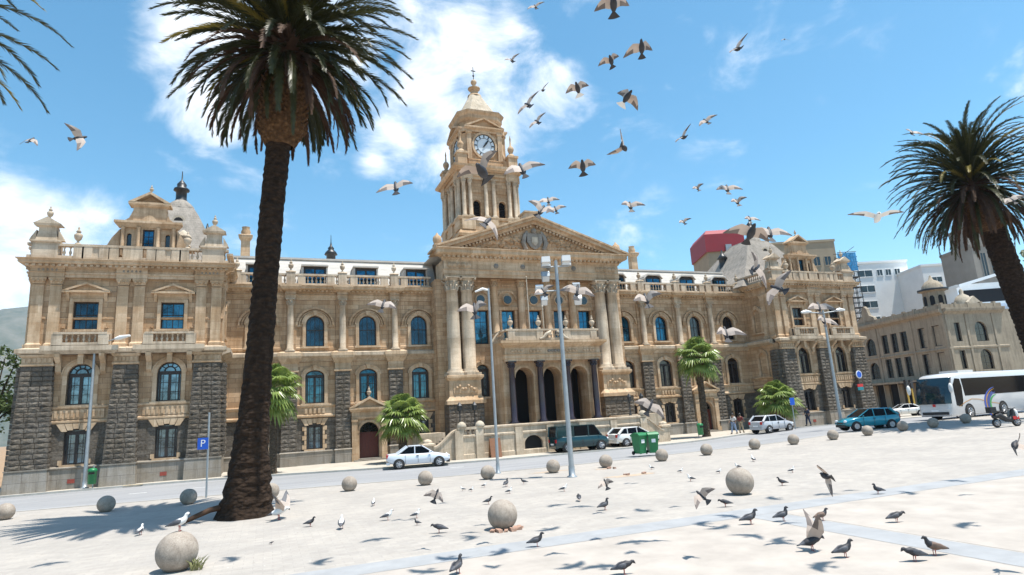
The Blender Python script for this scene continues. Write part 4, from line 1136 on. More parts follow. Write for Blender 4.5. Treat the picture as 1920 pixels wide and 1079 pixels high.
def frond(mb, o, az, el, L, droop, r, m=0, n=40, ll=.5, seg=12):
    """one pinnate frond: curved rachis and two rows of narrow leaflets"""
    o = Vector(o); h = Vector((cos(az), sin(az), 0)); side = Vector((-sin(az), cos(az), 0))
    tw = r.uniform(-.35,.35); pts = []; e = el; p = o.copy()
    for i in range(seg+1):
        pts.append(p.copy()); p = p + (h*cos(e)+Vector((0,0,1))*sin(e))*(L/seg)
        e -= droop/seg*(1.5*i/seg+.35)
        h = (h + side*tw/seg*.5).normalized()
    mb.tube(pts, [.05*(1-i/(seg+1.))+.01 for i in range(seg+1)], 3, m, True, False)
    for i in range(n):
        t = .10+.90*i/(n-1.); f = t*seg; k = min(int(f), seg-1); u = f-k
        c = pts[k].lerp(pts[k+1], u); d = (pts[k+1]-pts[k]).normalized()
        s_ = d.cross(Vector((0,0,1))); 
        s_ = s_.normalized() if s_.length > .05 else side
        up = s_.cross(d).normalized()
        l = ll*(sin(pi*min(1,t*.86+.10))**.5)*r.uniform(.8,1.12)
        for q in (-1,1):
            v = (s_*q*.62+d*(.85+.5*t)+up*r.uniform(.05,.45)).normalized()
            tip = c+v*l - Vector((0,0,1))*l*l*r.uniform(.15,.4)
            wv = d*.038
            mid = c+v*l*.5
            mb.add([tuple(c-wv),tuple(c+wv),tuple(mid+wv*1.1),tuple(mid-wv*1.1),tuple(tip)], [(0,1,2,3),(3,2,4)], m)
def lumpy(mb, path, rad, seg, rr, amp, m=0):
    pts = [Vector(p) for p in path]; n = len(pts); vs = []; fs = []
    for i in range(n):
        for k in range(seg):
            a = 2*pi*k/seg
            q = rad[i]*(1+rr.uniform(-amp,amp))
            vs.append((pts[i].x+q*cos(a), pts[i].y+q*sin(a), pts[i].z+rr.uniform(-1,1)*amp*.15))
    for i in range(n-1):
        for k in range(seg): fs.append((i*seg+k,i*seg+(k+1)%seg,(i+1)*seg+(k+1)%seg,(i+1)*seg+k))
    mb.add(vs, fs, m, False)
def resample(path, rad, step):
    P = []; Rr = []
    for (a,b,ra,rb) in zip(path,path[1:],rad,rad[1:]):
        a, b = Vector(a), Vector(b); n = max(1, int((b-a).length/step))
        for i in range(n): P.append(a.lerp(b,i/n)); Rr.append(ra+(rb-ra)*i/n)
    P.append(Vector(path[-1])); Rr.append(rad[-1]); return P, Rr
def date_palm(base, path, rad, bossz, crown, nf, L, seed, label, els=(-82,70)):
    """path/rad: trunk relative to base; bossz: (z0, z1) of the boss of old leaf bases"""
    rr = random.Random(seed)
    t = empty('date_palm', base); tag(t, label, 'palm tree', 'tall date palms in the square')
    mb = MB(); P, Rr = resample(path, rad, .16); 
    Rr = [q*(1+.05*(i%2)) for i,q in enumerate(Rr)]
    lumpy(mb, P, Rr, 22, rr, .055); mb.build('trunk', M['bark'], t)
    mb = MB(); bx, by = crown[0], crown[1]; br = bossz[2]; b0 = Vector(bossz[3])
    z0, z1 = bossz[0], bossz[1]; P = []; Rr = []
    n = int((z1-z0)/.14)
    for i in range(n+1):
        u = i/n; P.append(Vector((b0.x+(bx-b0.x)*u, b0.y+(by-b0.y)*u, z0+(z1-z0)*u)))
        Rr.append(br*(.55+.45*min(1,u*5))*(1 if u < .8 else 1-.4*(u-.8)/.2))
    lumpy(mb, P, Rr, 26, rr, .05)
    for i in range(1,n-1):      # stubs of cut leaf bases
        for k in range(17):
            a = 2*pi*(k+.5*(i%2))/17+rr.uniform(-.06,.06); c = P[i]; q = Rr[i]
            o = Vector((c.x+q*cos(a)*.96, c.y+q*sin(a)*.96, c.z)); d = Vector((cos(a),sin(a),.9))
            mb.tube([o, o+d*.06, o+d*rr.uniform(.09,.15)], [.085,.07,.035], 4, 0, False)
    mb.build('crown_base', M['boss'], t)
    mb = MB()
    c = Vector(crown)
    for i in range(nf):
        u = (i+.5)/nf; az = i*2.39996+rr.uniform(-.15,.15)
        el = radians(els[0]+(els[1]-els[0])*(u**.8)+rr.uniform(-7,7))
        dead = el < radians(-44) 
        o = c+Vector((cos(az)*(.75-.6*u), sin(az)*(.75-.6*u), -2.0+2.4*u))
        LL = L*(rr.uniform(.55,.82) if dead else rr.uniform(.8,1.1)*(.86+.14*min(1,max(0,el+.5))))
        mt = (2 if rr.random() < .75 else 0) if dead else (1 if rr.random() < .07 else 2 if (el < radians(-5) and rr.random() < .3) else 0)
        frond(mb, o, az, el if not dead else el+radians(22), LL, radians(50 if dead else (46+34*u)*rr.uniform(.7,1.25)), rr, mt, 62, .5 if not dead else .32)
    for i in range(26):
        az = i*2.4; frond(mb, c+Vector((0,0,-.2)), az, radians(62+rr.uniform(0,24)), L*.6, .3, rr, 0, 40, .4)
    mb.lathe([(.9,c.z-2.2),(.85,c.z-1),(.5,c.z-.1),(.05,c.z+.3)], c.x, c.y, 10, 2)
    mb.build('crown', [M['frond'], M['frond_y'], M['frond_dead']], t)
    return t
p = date_palm((-23.5,-28.1,0), [(0,0,-.1),(0,0,.15),(.05,0,.9),(.1,0,2.2),(.2,-.05,3.6),(.3,-.1,5.2),(.52,-.18,9),(.66,-.25,11.2),(.9,-.33,14.6)],
              [1.08,.90,.78,.62,.53,.48,.44,.44,.45], (14.1,17.6,.88,(.93,-.33,14.1)), (1.2,-.44,19.5), 240, 4.9, 3,
              'very tall dark date palm in the left foreground with a thick rough trunk')
mb = MB(); mb.tube([(-.7,-.15,.42),(-1.15,-.27,.36),(-1.6,-.4,.2),(-1.95,-.5,.06)],[.12,.1,.09,.06],6)
tag(mb.build('fallen_palm_stub', M['frond_dead'], None, (-23.5,-28.1,0)), 'curved brown palm stub leaning from the foot of the tall left palm', 'palm debris')
# date palm at the right edge of the frame
date_palm((30.6,-25.2,G(30,-25)-.1), [(0,0,-.1),(0,0,.4),(-.3,0,3),(-1.5,0,8.5),(-2.6,0,12.6),(-3.1,0,14.6)], [1.25,1.1,.92,.85,.8,.8],
          (13.6,17.4,1.02,(-2.95,0,13.6)), (-4.1,.1,18.4), 290, 6.0, 11, 'bushy date palm standing at the right edge beyond the coach')
date_palm((-36.1,-27,0), [(0,0,-.1),(0,0,3),(0,0,17)], [.9,.7,.55], (15.3,18.3,.85,(0,0,15.3)), (0,0,19.3), 80, 5.6, 23,
          'date palm out of frame whose frond tips hang into the top left corner')

def fan_palm(base, h, cr, nl, seed, label, tr=.2, low=-65):
    rr = random.Random(seed)
    t = empty('fan_palm', base); tag(t, label, 'palm tree', 'fan palms along the city hall pavement')
    mb = MB(); P, Rr = resample([(0,0,-.1),(0,0,.3),(0,0,h-.3)], [tr*1.7,tr*1.25,tr], .1); lumpy(mb, P, Rr, 12, rr, .09); mb.build('trunk', M['fanbark'], t)
    mb = MB(); dead = MB()
    def leaf(o, az, el, pet, R0, tgt):
        d = Vector((cos(az)*cos(el), sin(az)*cos(el), sin(el))); s_ = Vector((-sin(az),cos(az),0)); up = s_.cross(d)*-1
        if up.z < 0: up = -up
        hub = o+d*pet-Vector((0,0,.10*pet))
        tgt.tube([o, o+d*pet*.5, hub], [.03,.022,.015], 3, 0, True, False)
        n = 18; cup = rr.uniform(.15,.5)
        for k in range(n):
            a = radians(-125+250*(k+.5)/n); da = radians(250/n*.62)
            def pt(an, rad_, lift): 
                v = d*cos(an)+s_*sin(an)
                q = hub+v*rad_+up*(lift+cup*rad_*(.35))
                return q - Vector((0,0,1))*(rad_**2)*(.20+.25*(rad_ > R0*.75))
            rad1 = R0*rr.uniform(.88,1.05)*(1-.18*abs(k-n/2)/(n/2))
            a0, a1_ = a-da, a+da
            c0 = pt(a, rad1*.55, .03); 
            tgt.add([tuple(hub),tuple(pt(a0,rad1*.55,-.02)),tuple(c0),tuple(pt(a1_,rad1*.55,-.02)),tuple(pt(a+rr.uniform(-.04,.04),rad1,-.05))],[(0,1,2),(0,2,3),(1,4,2),(2,4,3)],0)
    for i in range(nl):
        u = (i+.5)/nl; az = i*2.39996+rr.uniform(-.2,.2); el = radians(low+(88-low)*u**.9+rr.uniform(-8,8))
        leaf(Vector((0,0,h-.35+.35*u)), az, el, cr*rr.uniform(.42,.58), cr*rr.uniform(.5,.62), mb)
    for i in range(14):
        az = i*2.39996; leaf(Vector((0,0,h-.4)), az, radians(low-18+rr.uniform(-6,6)), cr*.3, cr*.42, dead)
    mb.build('crown', M['fanleaf'], t); dead.build('dry_skirt', M['fandead'], t)
fan_palm((-22.4,-6.6,0), 5.9, 2.1, 40, 1, 'fan palm half hidden behind the tall date palm trunk', .2, -75)
fan_palm((-13.4,-6.3,0), 3.5, 2.1, 46, 2, 'low fan palm beside the left arched entrance and white sedan', .28, -42)
fan_palm((12.96,-7.8,0), 7.3, 2.1, 50, 3, 'taller fan palm with a bare trunk in front of the right entrance', .26, -58)
fan_palm((22.3,-6.9,.12), 2.9, 2.2, 54, 4, 'low bushy fan palm above the silver hatchback', .3, -38)

def leafy_tree(base, h, r, seed, label, c1=(.04,.07,.02), c2=(.10,.14,.04), n=2600, grp=None, ls=.2, trunk=.22):
    rr = random.Random(seed); t = empty('leafy_tree', base); tag(t, label, 'tree', grp)
    mb = MB(); mb.tube([(0,0,-.2),(.05,0,h*.3),(.1,.05,h*.55)],[trunk*1.4,trunk,trunk*.7],8)
    cl = []
    for i in range(26):
        a = rr.uniform(0,2*pi); q = r*rr.uniform(.2,1)**.6; z = h*rr.uniform(.42,1)
        q *= (1-((z/h-.65)/.5)**2*.8)
        cl.append((Vector((q*cos(a), q*sin(a), z)), r*rr.uniform(.22,.4)))
        if i < 12: mb.tube([(.08,.03,h*.45),(q*cos(a)*.5,q*sin(a)*.5,h*.45+(z-h*.45)*.6),tuple(cl[-1][0])],[trunk*.5,trunk*.3,.03],5)
    mb.build('trunk', M['fanbark'], t)
    k = 'leaf'+str(c1)
    if k not in M: M[k] = leafmat('tree_leaf', c1, c2, .25, .5)
    mb = MB()
    for i in range(n):
        c, q = rr.choice(cl); d = Vector((rr.gauss(0,1), rr.gauss(0,1), rr.gauss(0,1))).normalized()*q*rr.uniform(.5,1.05)
        p = c+d; a = Vector((rr.gauss(0,1), rr.gauss(0,1), rr.gauss(0,.6))).normalized(); b = a.cross(Vector((rr.gauss(0,1), rr.gauss(0,1), rr.gauss(0,1)))).normalized()
        s = ls*rr.uniform(.6,1.3)
        mb.add([tuple(p-a*s),tuple(p+b*s*.5),tuple(p+a*s),tuple(p-b*s*.5)],[(0,1,2,3)])
    mb.build('crown', M[k], t)
leafy_tree((-42.6,6.5,0), 10, 2.6, 5, 'green tree at the left edge beside the city hall corner')
leafy_tree((-46.0,2.0,0), 8, 2.4, 6, 'green tree cut off by the left edge of the photo')
leafy_tree((50,-22,.5), 21, 5.5, 8, 'pale grey leafed tree behind the right date palm', (.10,.13,.07), (.24,.27,.17), 3600, None, .34, .4)
# ------------------------------------------------------------------ stone balls
def granite_ball():
    m, nt, b = mat('speckled_concrete')
    n = noise(nt, objco(nt), 38, 4, .8); n2 = noise(nt, objco(nt), 3, 4, .7)
    c = mix(nt, .7, ramp(nt, n2, [(.3, (.26,.215,.175)), (.7, (.44,.385,.325))]), ramp(nt, n, [(.35, (.5,.47,.44)), (.6, (1,1,1))]), 'MULTIPLY')
    nt.links.new(c, b.inputs['Base Color']); b.inputs['Roughness'].default_value = .9; bump(nt, b, n, .5, .01)
    return m
M['ball'] = granite_ball()
def ballmesh(r, seed):
    mb = MB(); rr = random.Random(seed); prof = []
    for i in range(21):
        a = -pi/2+.42+(pi-.42)*i/20; prof.append((max(r*cos(a),.001), r*sin(a)+r*.9))
    mb.lathe(prof, 0, 0, 32); return mb.mesh('stone_ball', M['ball'])
BALLS = [(-32.81, -20.7, 0), (-29.09, -21.52, 0), (-25.97, -21.81, 0), (-22.62, -22.83, 0), (-19.28, -22.99, 0), (-15.92, -23.79, 0), (-12.91, -23.99, 0), (-9.49, -24.12, 0), (-6.48, -24.13, 0), (-2.79, -23.78, 0), (0.78, -23.06, 0), (4.88, -22.44, 0), (8.49, -21.95, 0), (11.77, -22.09, 0), (14.5, -22.46, 0), (17.55, -22.72, 0), (19.72, -23.35, 0), (23.1, -23.37, 0), (27.81, -23.68, 0)]
bmesh_ = ballmesh(.345, 1); bigm = ballmesh(.42, 2)
WHERE = ['cut by the left edge, nearest the left wing', 'left of the parking sign, in front of the wing', 'in the palm shade by the parking sign', 'mostly hidden behind the tall palm trunk',
 'first right of the tall palm trunk', 'in front of the white sedan', 'at the foot of the slim lamp post', 'just left of the floodlight mast', 'just right of the floodlight mast', 'in front of the green bins',
 'between green bins and taller fan palm', 'in front of the silver hatchback', 'left of the bushy low fan palm shade', 'just left of the teal car', 'right in front of the teal car', 'behind the tail of the teal car', 'in front of the coach bumper', 'beside the coach front wheel', 'last one at the right edge by the scooter']
for (x, y, d), w in zip(BALLS, WHERE):
    o = inst('stone_ball_bollard', bmesh_, None, (x, y, G(x,y)), RND.uniform(0,6))
    tag(o, 'small kerbside stone ball '+w, 'bollard', 'stone ball bollards along the kerb')
for (x, y), s, w in (((-24.71,-36.51),1.05,'with a gull on top, nearest the camera at bottom left'),((-16.92,-36.8),.95,'standing on broken brick bits at the middle'),((-8.46,-36.33),1.05,'with a white gull on top at right')):
    o = inst('stone_ball_bollard', bigm, None, (x,y,0), 1, (s,s,s)); tag(o, 'large stone ball '+w, 'bollard', 'large stone balls inside the square')
rr = random.Random(9)
for k in range(7):
    mb = MB(); a = -2.6+k*.42; q = .10*rr.uniform(.7,1.3); mb.box(-q,q,-q*.6,q*.6,0,q*.7)
    mb.v = [(p[0]*rr.uniform(.8,1.2),p[1]*rr.uniform(.8,1.2),p[2]*rr.uniform(.7,1.2)) for p in mb.v]
    o = mb.build('brick_rubble', M['rub'] if 'rub' in M else M.setdefault('rub', plain('broken_brick', (.36,.22,.16), .9, 0, .3, 9)), None, (-16.92+.42*cos(a)*1.05,-36.85+.40*sin(a),.004)); o.rotation_euler = (0,0,rr.uniform(0,3))
    tag(o, 'broken brick piece under the middle large stone ball', 'rubble', 'broken bricks at the ball')
# weed beside the front ball
mb = MB()
for k in range(60):
    a = rr.uniform(0,2*pi); l = rr.uniform(.08,.3); x, y = rr.uniform(-.12,.12), rr.uniform(-.12,.12)
    mb.tube([(x,y,0),(x+cos(a)*l*.3,y+sin(a)*l*.3,l*.7),(x+cos(a)*l*.7,y+sin(a)*l*.7,l)],[.008,.01,.002],3)
tag(mb.build('weed', leafmat('pale_weed', (.22,.24,.09), (.38,.36,.18)), None, (-24.28,-36.75,0)), 'pale green weed tuft growing beside the front stone ball', 'weed')
# ------------------------------------------------------------------ poles
M['galv'] = plain('galvanised_steel', (.34,.37,.39), .45, .5, .12, 3)
M['lampwhite'] = rgb('white_lamp_housing', (.75,.75,.74), .4)
M['green'] = plain('green_bin_plastic', (.01,.17,.055), .4, 0, .12, 2)
M['lampglass'] = rgb('lamp_glass', (.55,.58,.6), .15, 0, .8)
def pole(base, h, r0, r1, label, name='lamp_post', grp=None):
    t = empty(name, base); tag(t, label, 'lamp post' if 'lamp' in name or 'mast' in name else 'pole', grp)
    mb = MB(); mb.tube([(0,0,-.05),(0,0,h*.5),(0,0,h)],[r0,(r0+r1)/2,r1],10); mb.lathe([(r0*1.9,0),(r0*1.9,.04),(r0*1.2,.08),(r0*1.15,.5)],0,0,10); mb.build('post', M['galv'], t); return t
# left lamp post in front of the wing
t = pole((-33.6,-4.95,0), 9.2, .13, .07, 'grey lamp post with one arm in front of the left wing')
mb = MB(); mb.tube([(0,0,8.9),(.3,-.1,9.25),(1.3,-.4,9.55)],[.06,.05,.04],6); mb.build('arm', M['galv'], t)
mb = MB(); mb.tube([(1.2,-.38,9.53),(1.5,-.46,9.6),(2.1,-.64,9.7)],[.09,.16,.07],8); mb.build('lamp_head', M['lampwhite'], t)
# slim post right of centre
t = pole((-11.53,-21.63,0), 9.9, .085, .055, 'slim grey post left of the floodlight mast')
mb = MB(); mb.tube([(0,0,9.8),(-.3,.1,9.9),(-.7,.25,9.75)],[.06,.08,.05],6); mb.build('lamp_head', M['lampwhite'], t)
# floodlight mast
t = pole((-9.77,-26.74,0), 10.25, .125, .08, 'tall mast carrying floodlights before the portico', 'floodlight_mast')
ax = Vector((.93,-.36,0)); 
for z, L in ((9.95,.62),(8.75,.95)):
    mb = MB(); a = ax*L; mb.tube([(-a.x,-a.y,z),(a.x,a.y,z)],.035,6); mb.build('crossbar', M['galv'], t)
def flood(q, z, up, big=1.0, white=True):
    f = MB(); c = ax*q
    T = Matrix.Translation((c.x,c.y,z)) @ Matrix.Rotation(atan2(ax.y,ax.x),4,'Z') @ Matrix.Rotation(up,4,'X')
    f.T = T; big *= .82; s=.26*big; f.frus(-s,s,-.18,.0,-.2,-s*.75,s*.75,-.1,.0,.0); f.frus(-s,s,-.34,.14,-.02,-s*.95,s*.95,-.3,.1,.30*big)
    o = f.build('floodlight', M['lampwhite' if white else 'galv'], t)
    g = MB(); g.T = T; g.box(-s*.85,s*.85,-.30,.08,.302*big,.315*big); g.build('lens', M['lampglass'], o)
    g = MB(); g.T = T; g.tube([(-s*1.05,0,.1),(-s*1.05,-.1,-.25),(s*1.05,-.1,-.25),(s*1.05,0,.1)],.02,5,0,False); g.build('bracket', M['galv'], o)
flood(-.5,10.2,.1); flood(.5,10.2,.1,1.0); flood(-.55,9.6,2.6,.9,False); flood(-.9,8.95,1.9,.9); flood(.9,8.95,1.9,.85,False); flood(-.7,8.4,2.6,.75,False); flood(.95,8.35,2.4,.8)
# right lamp post with crossed arms
x, y = 19.3, -16.3
t = pole((x,y,G(x,y)), 9.4, .14, .08, 'lamp post with cross arms in front of the right wing')
mb = MB(); mb.tube([(-1.1,.4,9.3),(0,0,9.2),(1.1,-.4,9.3)],.05,6); mb.build('arm', M['galv'], t)
for q in (-1,1):
    mb = MB(); mb.tube([(q*.9,-q*.36,9.35),(q*1.3,-q*.5,9.4),(q*1.7,-q*.62,9.35)],[.08,.16,.08],8); mb.build('lamp_head', M['lampwhite'], t)
# ------------------------------------------------------------------ signs
M['signblue'] = rgb('blue_sign_paint', (.01,.10,.55), .4); M['signwhite'] = rgb('white_sign_paint', (.8,.8,.8), .4); M['signred'] = rgb('red_sign_paint', (.6,.03,.03), .4)
def textmesh(s, size):
    c = D.curves.new('t', 'FONT'); c.body = s; c.size = size; c.align_x = 'CENTER'; c.align_y = 'CENTER'; c.extrude = .004
    o = D.objects.new('t', c); COL.objects.link(o)
    dg = bpy.context.evaluated_depsgraph_get(); me = D.meshes.new_from_object(o.evaluated_get(dg)); D.objects.remove(o); return me
t = empty('parking_sign', (-25.45,-19.5,0)); tag(t, 'blue parking sign with a white P on a slim pole', 'sign')
mb = MB(); mb.tube([(0,0,0),(0,0,3.95)],.045,8); mb.build('pole', M['galv'], t)
rz = radians(-12)
mb = MB(); mb.T = Matrix.Translation((-.22,-.08,2.5)) @ Matrix.Rotation(rz,4,'Z'); mb.box(-.24,.24,-.02,.0,-.27,.27); pl_ = mb.build('panel', M['signblue'], t)
me = textmesh('P', .46); me.materials.append(M['signwhite']); o = D.objects.new('letter_p', me); COL.objects.link(o); o.parent = pl_; o.matrix_local = Matrix.Translation((-.22,-.08,2.5)) @ Matrix.Rotation(rz,4,'Z') @ Matrix.Translation((0,-.025,0)) @ Matrix.Rotation(pi/2,4,'X')
t = empty('blue_sign', (18.6,-12.3,G(18.6,-12.3))); tag(t, 'small blue sign on a pole beside the right lamp post', 'sign')
mb = MB(); mb.tube([(0,0,0),(0,0,2.6)],.04,8); mb.build('pole', M['galv'], t)
mb = MB(); mb.box(-.25,.25,-.07,-.045,2.0,2.6); mb.build('panel', M['signblue'], t)
t = empty('wall_sign', (35.6,-5.2,4.9)); tag(t, 'round blue sign bracketed high on the right wing', 'sign')
mb = MB(); mb.T = Matrix.Rotation(pi/2,4,'X'); mb.lathe([(.42,0),(.42,.06)],0,0,20,0,False); mb.T = None; d = mb.build('disc', M['signwhite'], t)
mb = MB(); mb.T = Matrix.Rotation(pi/2,4,'X'); mb.lathe([(.33,.06),(.33,.08)],0,0,20,0,False); mb.T = None; mb.build('disc_centre', M['signblue'], d)
mb = MB(); mb.box(-.2,.2,.0,.55,-.05,.05); mb.build('bracket', M['galv'], t)
t = empty('red_banner', (35.6,-5.15,3.6)); tag(t, 'red and teal banner under the round blue sign', 'banner')
mb = MB(); mb.box(-.4,.4,-.03,.02,.0,.3); mb.build('cloth', M['signred'], t); mb = MB(); mb.box(-.4,.4,-.035,.02,-.35,-.01); mb.build('lower_cloth', rgb('teal_cloth',(.02,.22,.26),.7), t)
mb = MB(); mb.box(-.03,.03,.02,.5,.2,.28); mb.build('bracket', M['galv'], t)
# ------------------------------------------------------------------ bins
def pole_bin(x, y, label):
    t = empty('litter_bin', (x,y,G(x,y))); tag(t, label, 'bin', 'green litter bins on the pavement')
    mb = MB(); mb.lathe([(.2,.25),(.24,.3),(.25,1.0),(.27,1.02),(.27,1.12),(.2,1.2),(.05,1.24)],0,0,14); mb.build('body', M['green'], t)
    mb = MB(); mb.box(-.16,.16,-.27,-.2,.86,.98); mb.build('slot', M['void'], t)
    mb = MB(); mb.tube([(0,.3,0),(0,.3,1.4)],.04,6); mb.box(-.05,.05,.2,.3,.5,.6); mb.build('post', M['galv'], t)
pole_bin(-33.1,-5.5,'green litter bin at the foot of the left lamp post')
pole_bin(11.5,-8.9,'dark green litter bin beside the taller fan palm trunk')
def wheelie(x, y, rz, label):
    t = empty('wheelie_bin', (x,y,G(x,y)), rz); tag(t, label, 'wheelie bin', 'pair of green wheelie bins')
    mb = MB(); mb.frus(-.25,.25,-.28,.28,.08,-.33,.33,-.38,.36,1.15); mb.build('body', M['green'], t)
    mb = MB(); mb.prismx([(-.44,1.15),(.40,1.15),(.40,1.25),(.1,1.36),(-.3,1.33),(-.44,1.22)],-.36,.36); mb.build('lid', M['green'], t)
    mb = MB(); mb.box(-.13,.13,-.36,-.34,.72,.98); mb.build('white_label', M['signwhite'], t)
    for q in (-1,1):
        mb = MB(); mb.T = Matrix.Translation((q*.3,.3,.12)) @ Matrix.Rotation(pi/2,4,'Y'); mb.lathe([(.12,-.03),(.12,.03)],0,0,12,0,False); mb.build('wheel', M['void'], t)
    mb = MB(); mb.tube([(-.3,.42,1.15),(-.3,.48,1.2),(.3,.48,1.2),(.3,.42,1.15)],.025,5,0,False); mb.build('handle', M['green'], t)
wheelie(-.9,-18.7,.15,'left one of the two green wheelie bins by the road'); wheelie(-.1,-18.9,-.25,'right one of the two green wheelie bins by the road')
# ------------------------------------------------------------------ vehicles
def paint(name, c, r=.25):
    m, nt, b = mat(name); b.inputs['Base Color'].default_value = (*c,1); b.inputs['Roughness'].default_value = r; b.inputs['Coat Weight'].default_value = .6; b.inputs['Coat Roughness'].default_value = .05
    b.inputs['Metallic'].default_value = .15
    return m
M['tyre'] = rgb('tyre_rubber', (.02,.02,.02), .8); M['rim'] = rgb('alloy_rim', (.5,.5,.52), .3, .7); M['carglass'] = rgb('tinted_car_glass', (.004,.005,.007), .12, 0, .08)
M['plastic'] = rgb('black_trim', (.02,.02,.022), .6); M['tail'] = rgb('red_tail_lens', (.45,.02,.02), .2); M['head'] = rgb('headlight_lens', (.7,.72,.75), .1, .2, .9)
def wheel(t, x, y, r, w=.2, side=1):
    mb = MB(); mb.T = Matrix.Translation((x,y,r)) @ Matrix.Rotation(pi/2,4,'X')
    mb.lathe([(r*.6,-w/2),(r*.92,-w/2),(r,-w/2+.03),(r,w/2-.03),(r*.92,w/2),(r*.6,w/2)],0,0,22); o = mb.build('wheel', M['tyre'], t)
    mb = MB(); mb.T = Matrix.Translation((x,y-side*(w/2-.01),r)) @ Matrix.Rotation(pi/2,4,'X'); mb.lathe([(r*.64,-.02),(r*.64,.03),(r*.5,.0),(r*.15,.03)],0,0,16)
    for k in range(5):
        a = 2*pi*k/5; mb.tube([(r*.1*cos(a),r*.1*sin(a),.03*side),(r*.6*cos(a),r*.6*sin(a),.035*side)],.03,4)
    mb.build('rim', M['rim'], o)
def loft(mb, st, m=0):
    """st: list of (x, [(y,z)...half section from bottom centre to top centre]) mirrored"""
    secs = []
    for x, h in st:
        full = [(x, y, z) for y, z in h]+[(x,-y,z) for y, z in reversed(h) if y > 1e-6]
        secs.append(full)
    n = len(secs[0]); vs = [p for s in secs for p in s]; fs = []
    for i in range(len(secs)-1):
        for k in range(n): fs.append((i*n+k,(i+1)*n+k,(i+1)*n+(k+1)%n,i*n+(k+1)%n))
    mb.add(vs, fs, m, True)
    mb.add(secs[0],[tuple(range(n-1,-1,-1))],m); mb.add(secs[-1],[tuple(range(n))],m)
def car(name, x, y, rz, col, L=4.2, W=1.7, H=1.45, kind='sedan', label='', cat='car', s=1.0, grp=None):
    """x axis = forwards"""
    t = empty(name, (x,y,G(x,y)-(.11 if sm(NEAR,x) < y < sm(FAR,x) else 0)), rz); tag(t, label, cat, grp); t.scale = (s,s,s)
    w = W/2; P_ = paint('car_paint', col)
    if kind == 'sedan': hood, cowl, rf0, rf1, rear, deck = .66, .92, .30, -.40, -1.0*.72, .93
    hx = L/2
    prof = {'sedan': [(-1,.62,.90),(-.93,.45,.96),(-.75,.3,.98),(-.5,.27,.95),(0,.27,.93),(.40,.27,.93),(.62,.27,.86),(.85,.3,.76),(.96,.38,.66),(1,.45,.58)],
            'hatch': [(-1,.5,.92),(-.95,.4,.98),(-.75,.3,.98),(-.5,.27,.96),(0,.27,.94),(.42,.27,.93),(.64,.27,.88),(.86,.3,.78),(.97,.38,.66),(1,.45,.56)],
            'van': [(-1,.45,1.12),(-.97,.35,1.15),(-.75,.32,1.15),(-.5,.3,1.13),(0,.3,1.12),(.6,.3,1.1),(.75,.3,1.04),(.88,.32,.95),(.97,.38,.82),(1,.45,.7)]}[kind]
    st = []
    for fx, zb, zt in prof:
        e = max(0, abs(fx)-.8)/.2; ww = w*(1-.16*e*e)
        zm = (zb+zt)/2
        st.append((fx*hx, [(0,zb),(ww*.88,zb),(ww*.97,zb+.08),(ww,zm),(ww*.97,zt-.08),(ww*.9,zt),(0,zt+.03)]))
    mb = MB(); loft(mb, st)
    # wheel arch lips
    wr = {'sedan':.31,'hatch':.30,'van':.33}[kind]; wx = {'sedan':(-.62,.64),'hatch':(-.62,.64),'van':(-.6,.66)}[kind]
    g = {'sedan': [(-.70,.9),(-.34,H),(.12,H),(.47,.93)], 'hatch': [(-.93,.95),(-.66,H-.04),(.08,H),(.50,.93)], 'van': [(-.985,1.12),(-.94,H),(.45,H),(.73,1.05)]}[kind]
    zb = .9
    # greenhouse glass
    gm = MB()
    tw = w*.78 if kind != 'van' else w*.88; bw = w*.9
    gv = [(g[0][0]*hx,bw,g[0][1]-.02),(g[1][0]*hx,tw,g[1][1]-.03),(g[2][0]*hx,tw,g[2][1]-.03),(g[3][0]*hx,bw,g[3][1]-.02)]
    vs = [(a,b,c) for a,b,c in gv]+[(a,-b,c) for a,b,c in gv]
    gm.add(vs,[(0,1,2,3),(7,6,5,4),(0,4,5,1),(1,5,6,2),(2,6,7,3),(3,7,4,0)])
    # roof panel and pillars in body colour
    r0, r1 = g[1][0]*hx, g[2][0]*hx
    mb.frus(r0-.02,r1+.06,-tw-.015,tw+.015,H-.07,r0+.08,r1-.12,-tw*.86,tw*.86,H+.0)
    pil = [((g[0][0]*hx),(g[1][0]*hx)),((g[3][0]*hx),(g[2][0]*hx))]
    for q in (-1,1):
        for (a,b),th in zip(pil,(.075 if kind == 'sedan' else .1,.04)): mb.tube([(a,q*bw*.985,g[0][1] if a < 0 else g[3][1]),(b,q*(tw+.0),H-.05)],th,5)
        mids = {'sedan':(-.12,),'hatch':(-.06,-.5),'van':(.22,-.35)}[kind]
        for f in mids: mb.tube([(f*hx,q*bw*1.0,zb),(f*hx*.98,q*(tw+.012),H-.05)],.04 if kind != 'van' else .07,5)
        if kind == 'van' : mb.prism([(-.93*hx,1.15),(-.38*hx,1.15),(-.38*hx,H-.08),(-.92*hx,H-.08)],q*(tw*.9),q*(tw+.055))
        mb.prism([(g[0][0]*hx-.02,g[0][1]-.1),(g[3][0]*hx+.04,g[3][1]-.12),(g[3][0]*hx-.02,g[3][1]+.0),(g[0][0]*hx+.05,g[0][1]+.02)],q*bw*.97,q*(bw+.02))
    mb.build('body', P_, t); gm.build('windows', M['carglass'], t)
    for fx in wx:
        for q in (-1,1):
            ar = MB(); ar.T = Matrix.Translation((fx*hx,q*(w-.10),wr)) @ Matrix.Rotation(pi/2,4,'X'); ar.lathe([(wr*1.2,-.115),(wr*1.2,.115)],0,0,20,0,False); ar.build('wheel_arch', M['void'], t)
    for fx in wx:
        for q in (-1,1): wheel(t, fx*hx, q*(w-.06), wr, .2, -q)
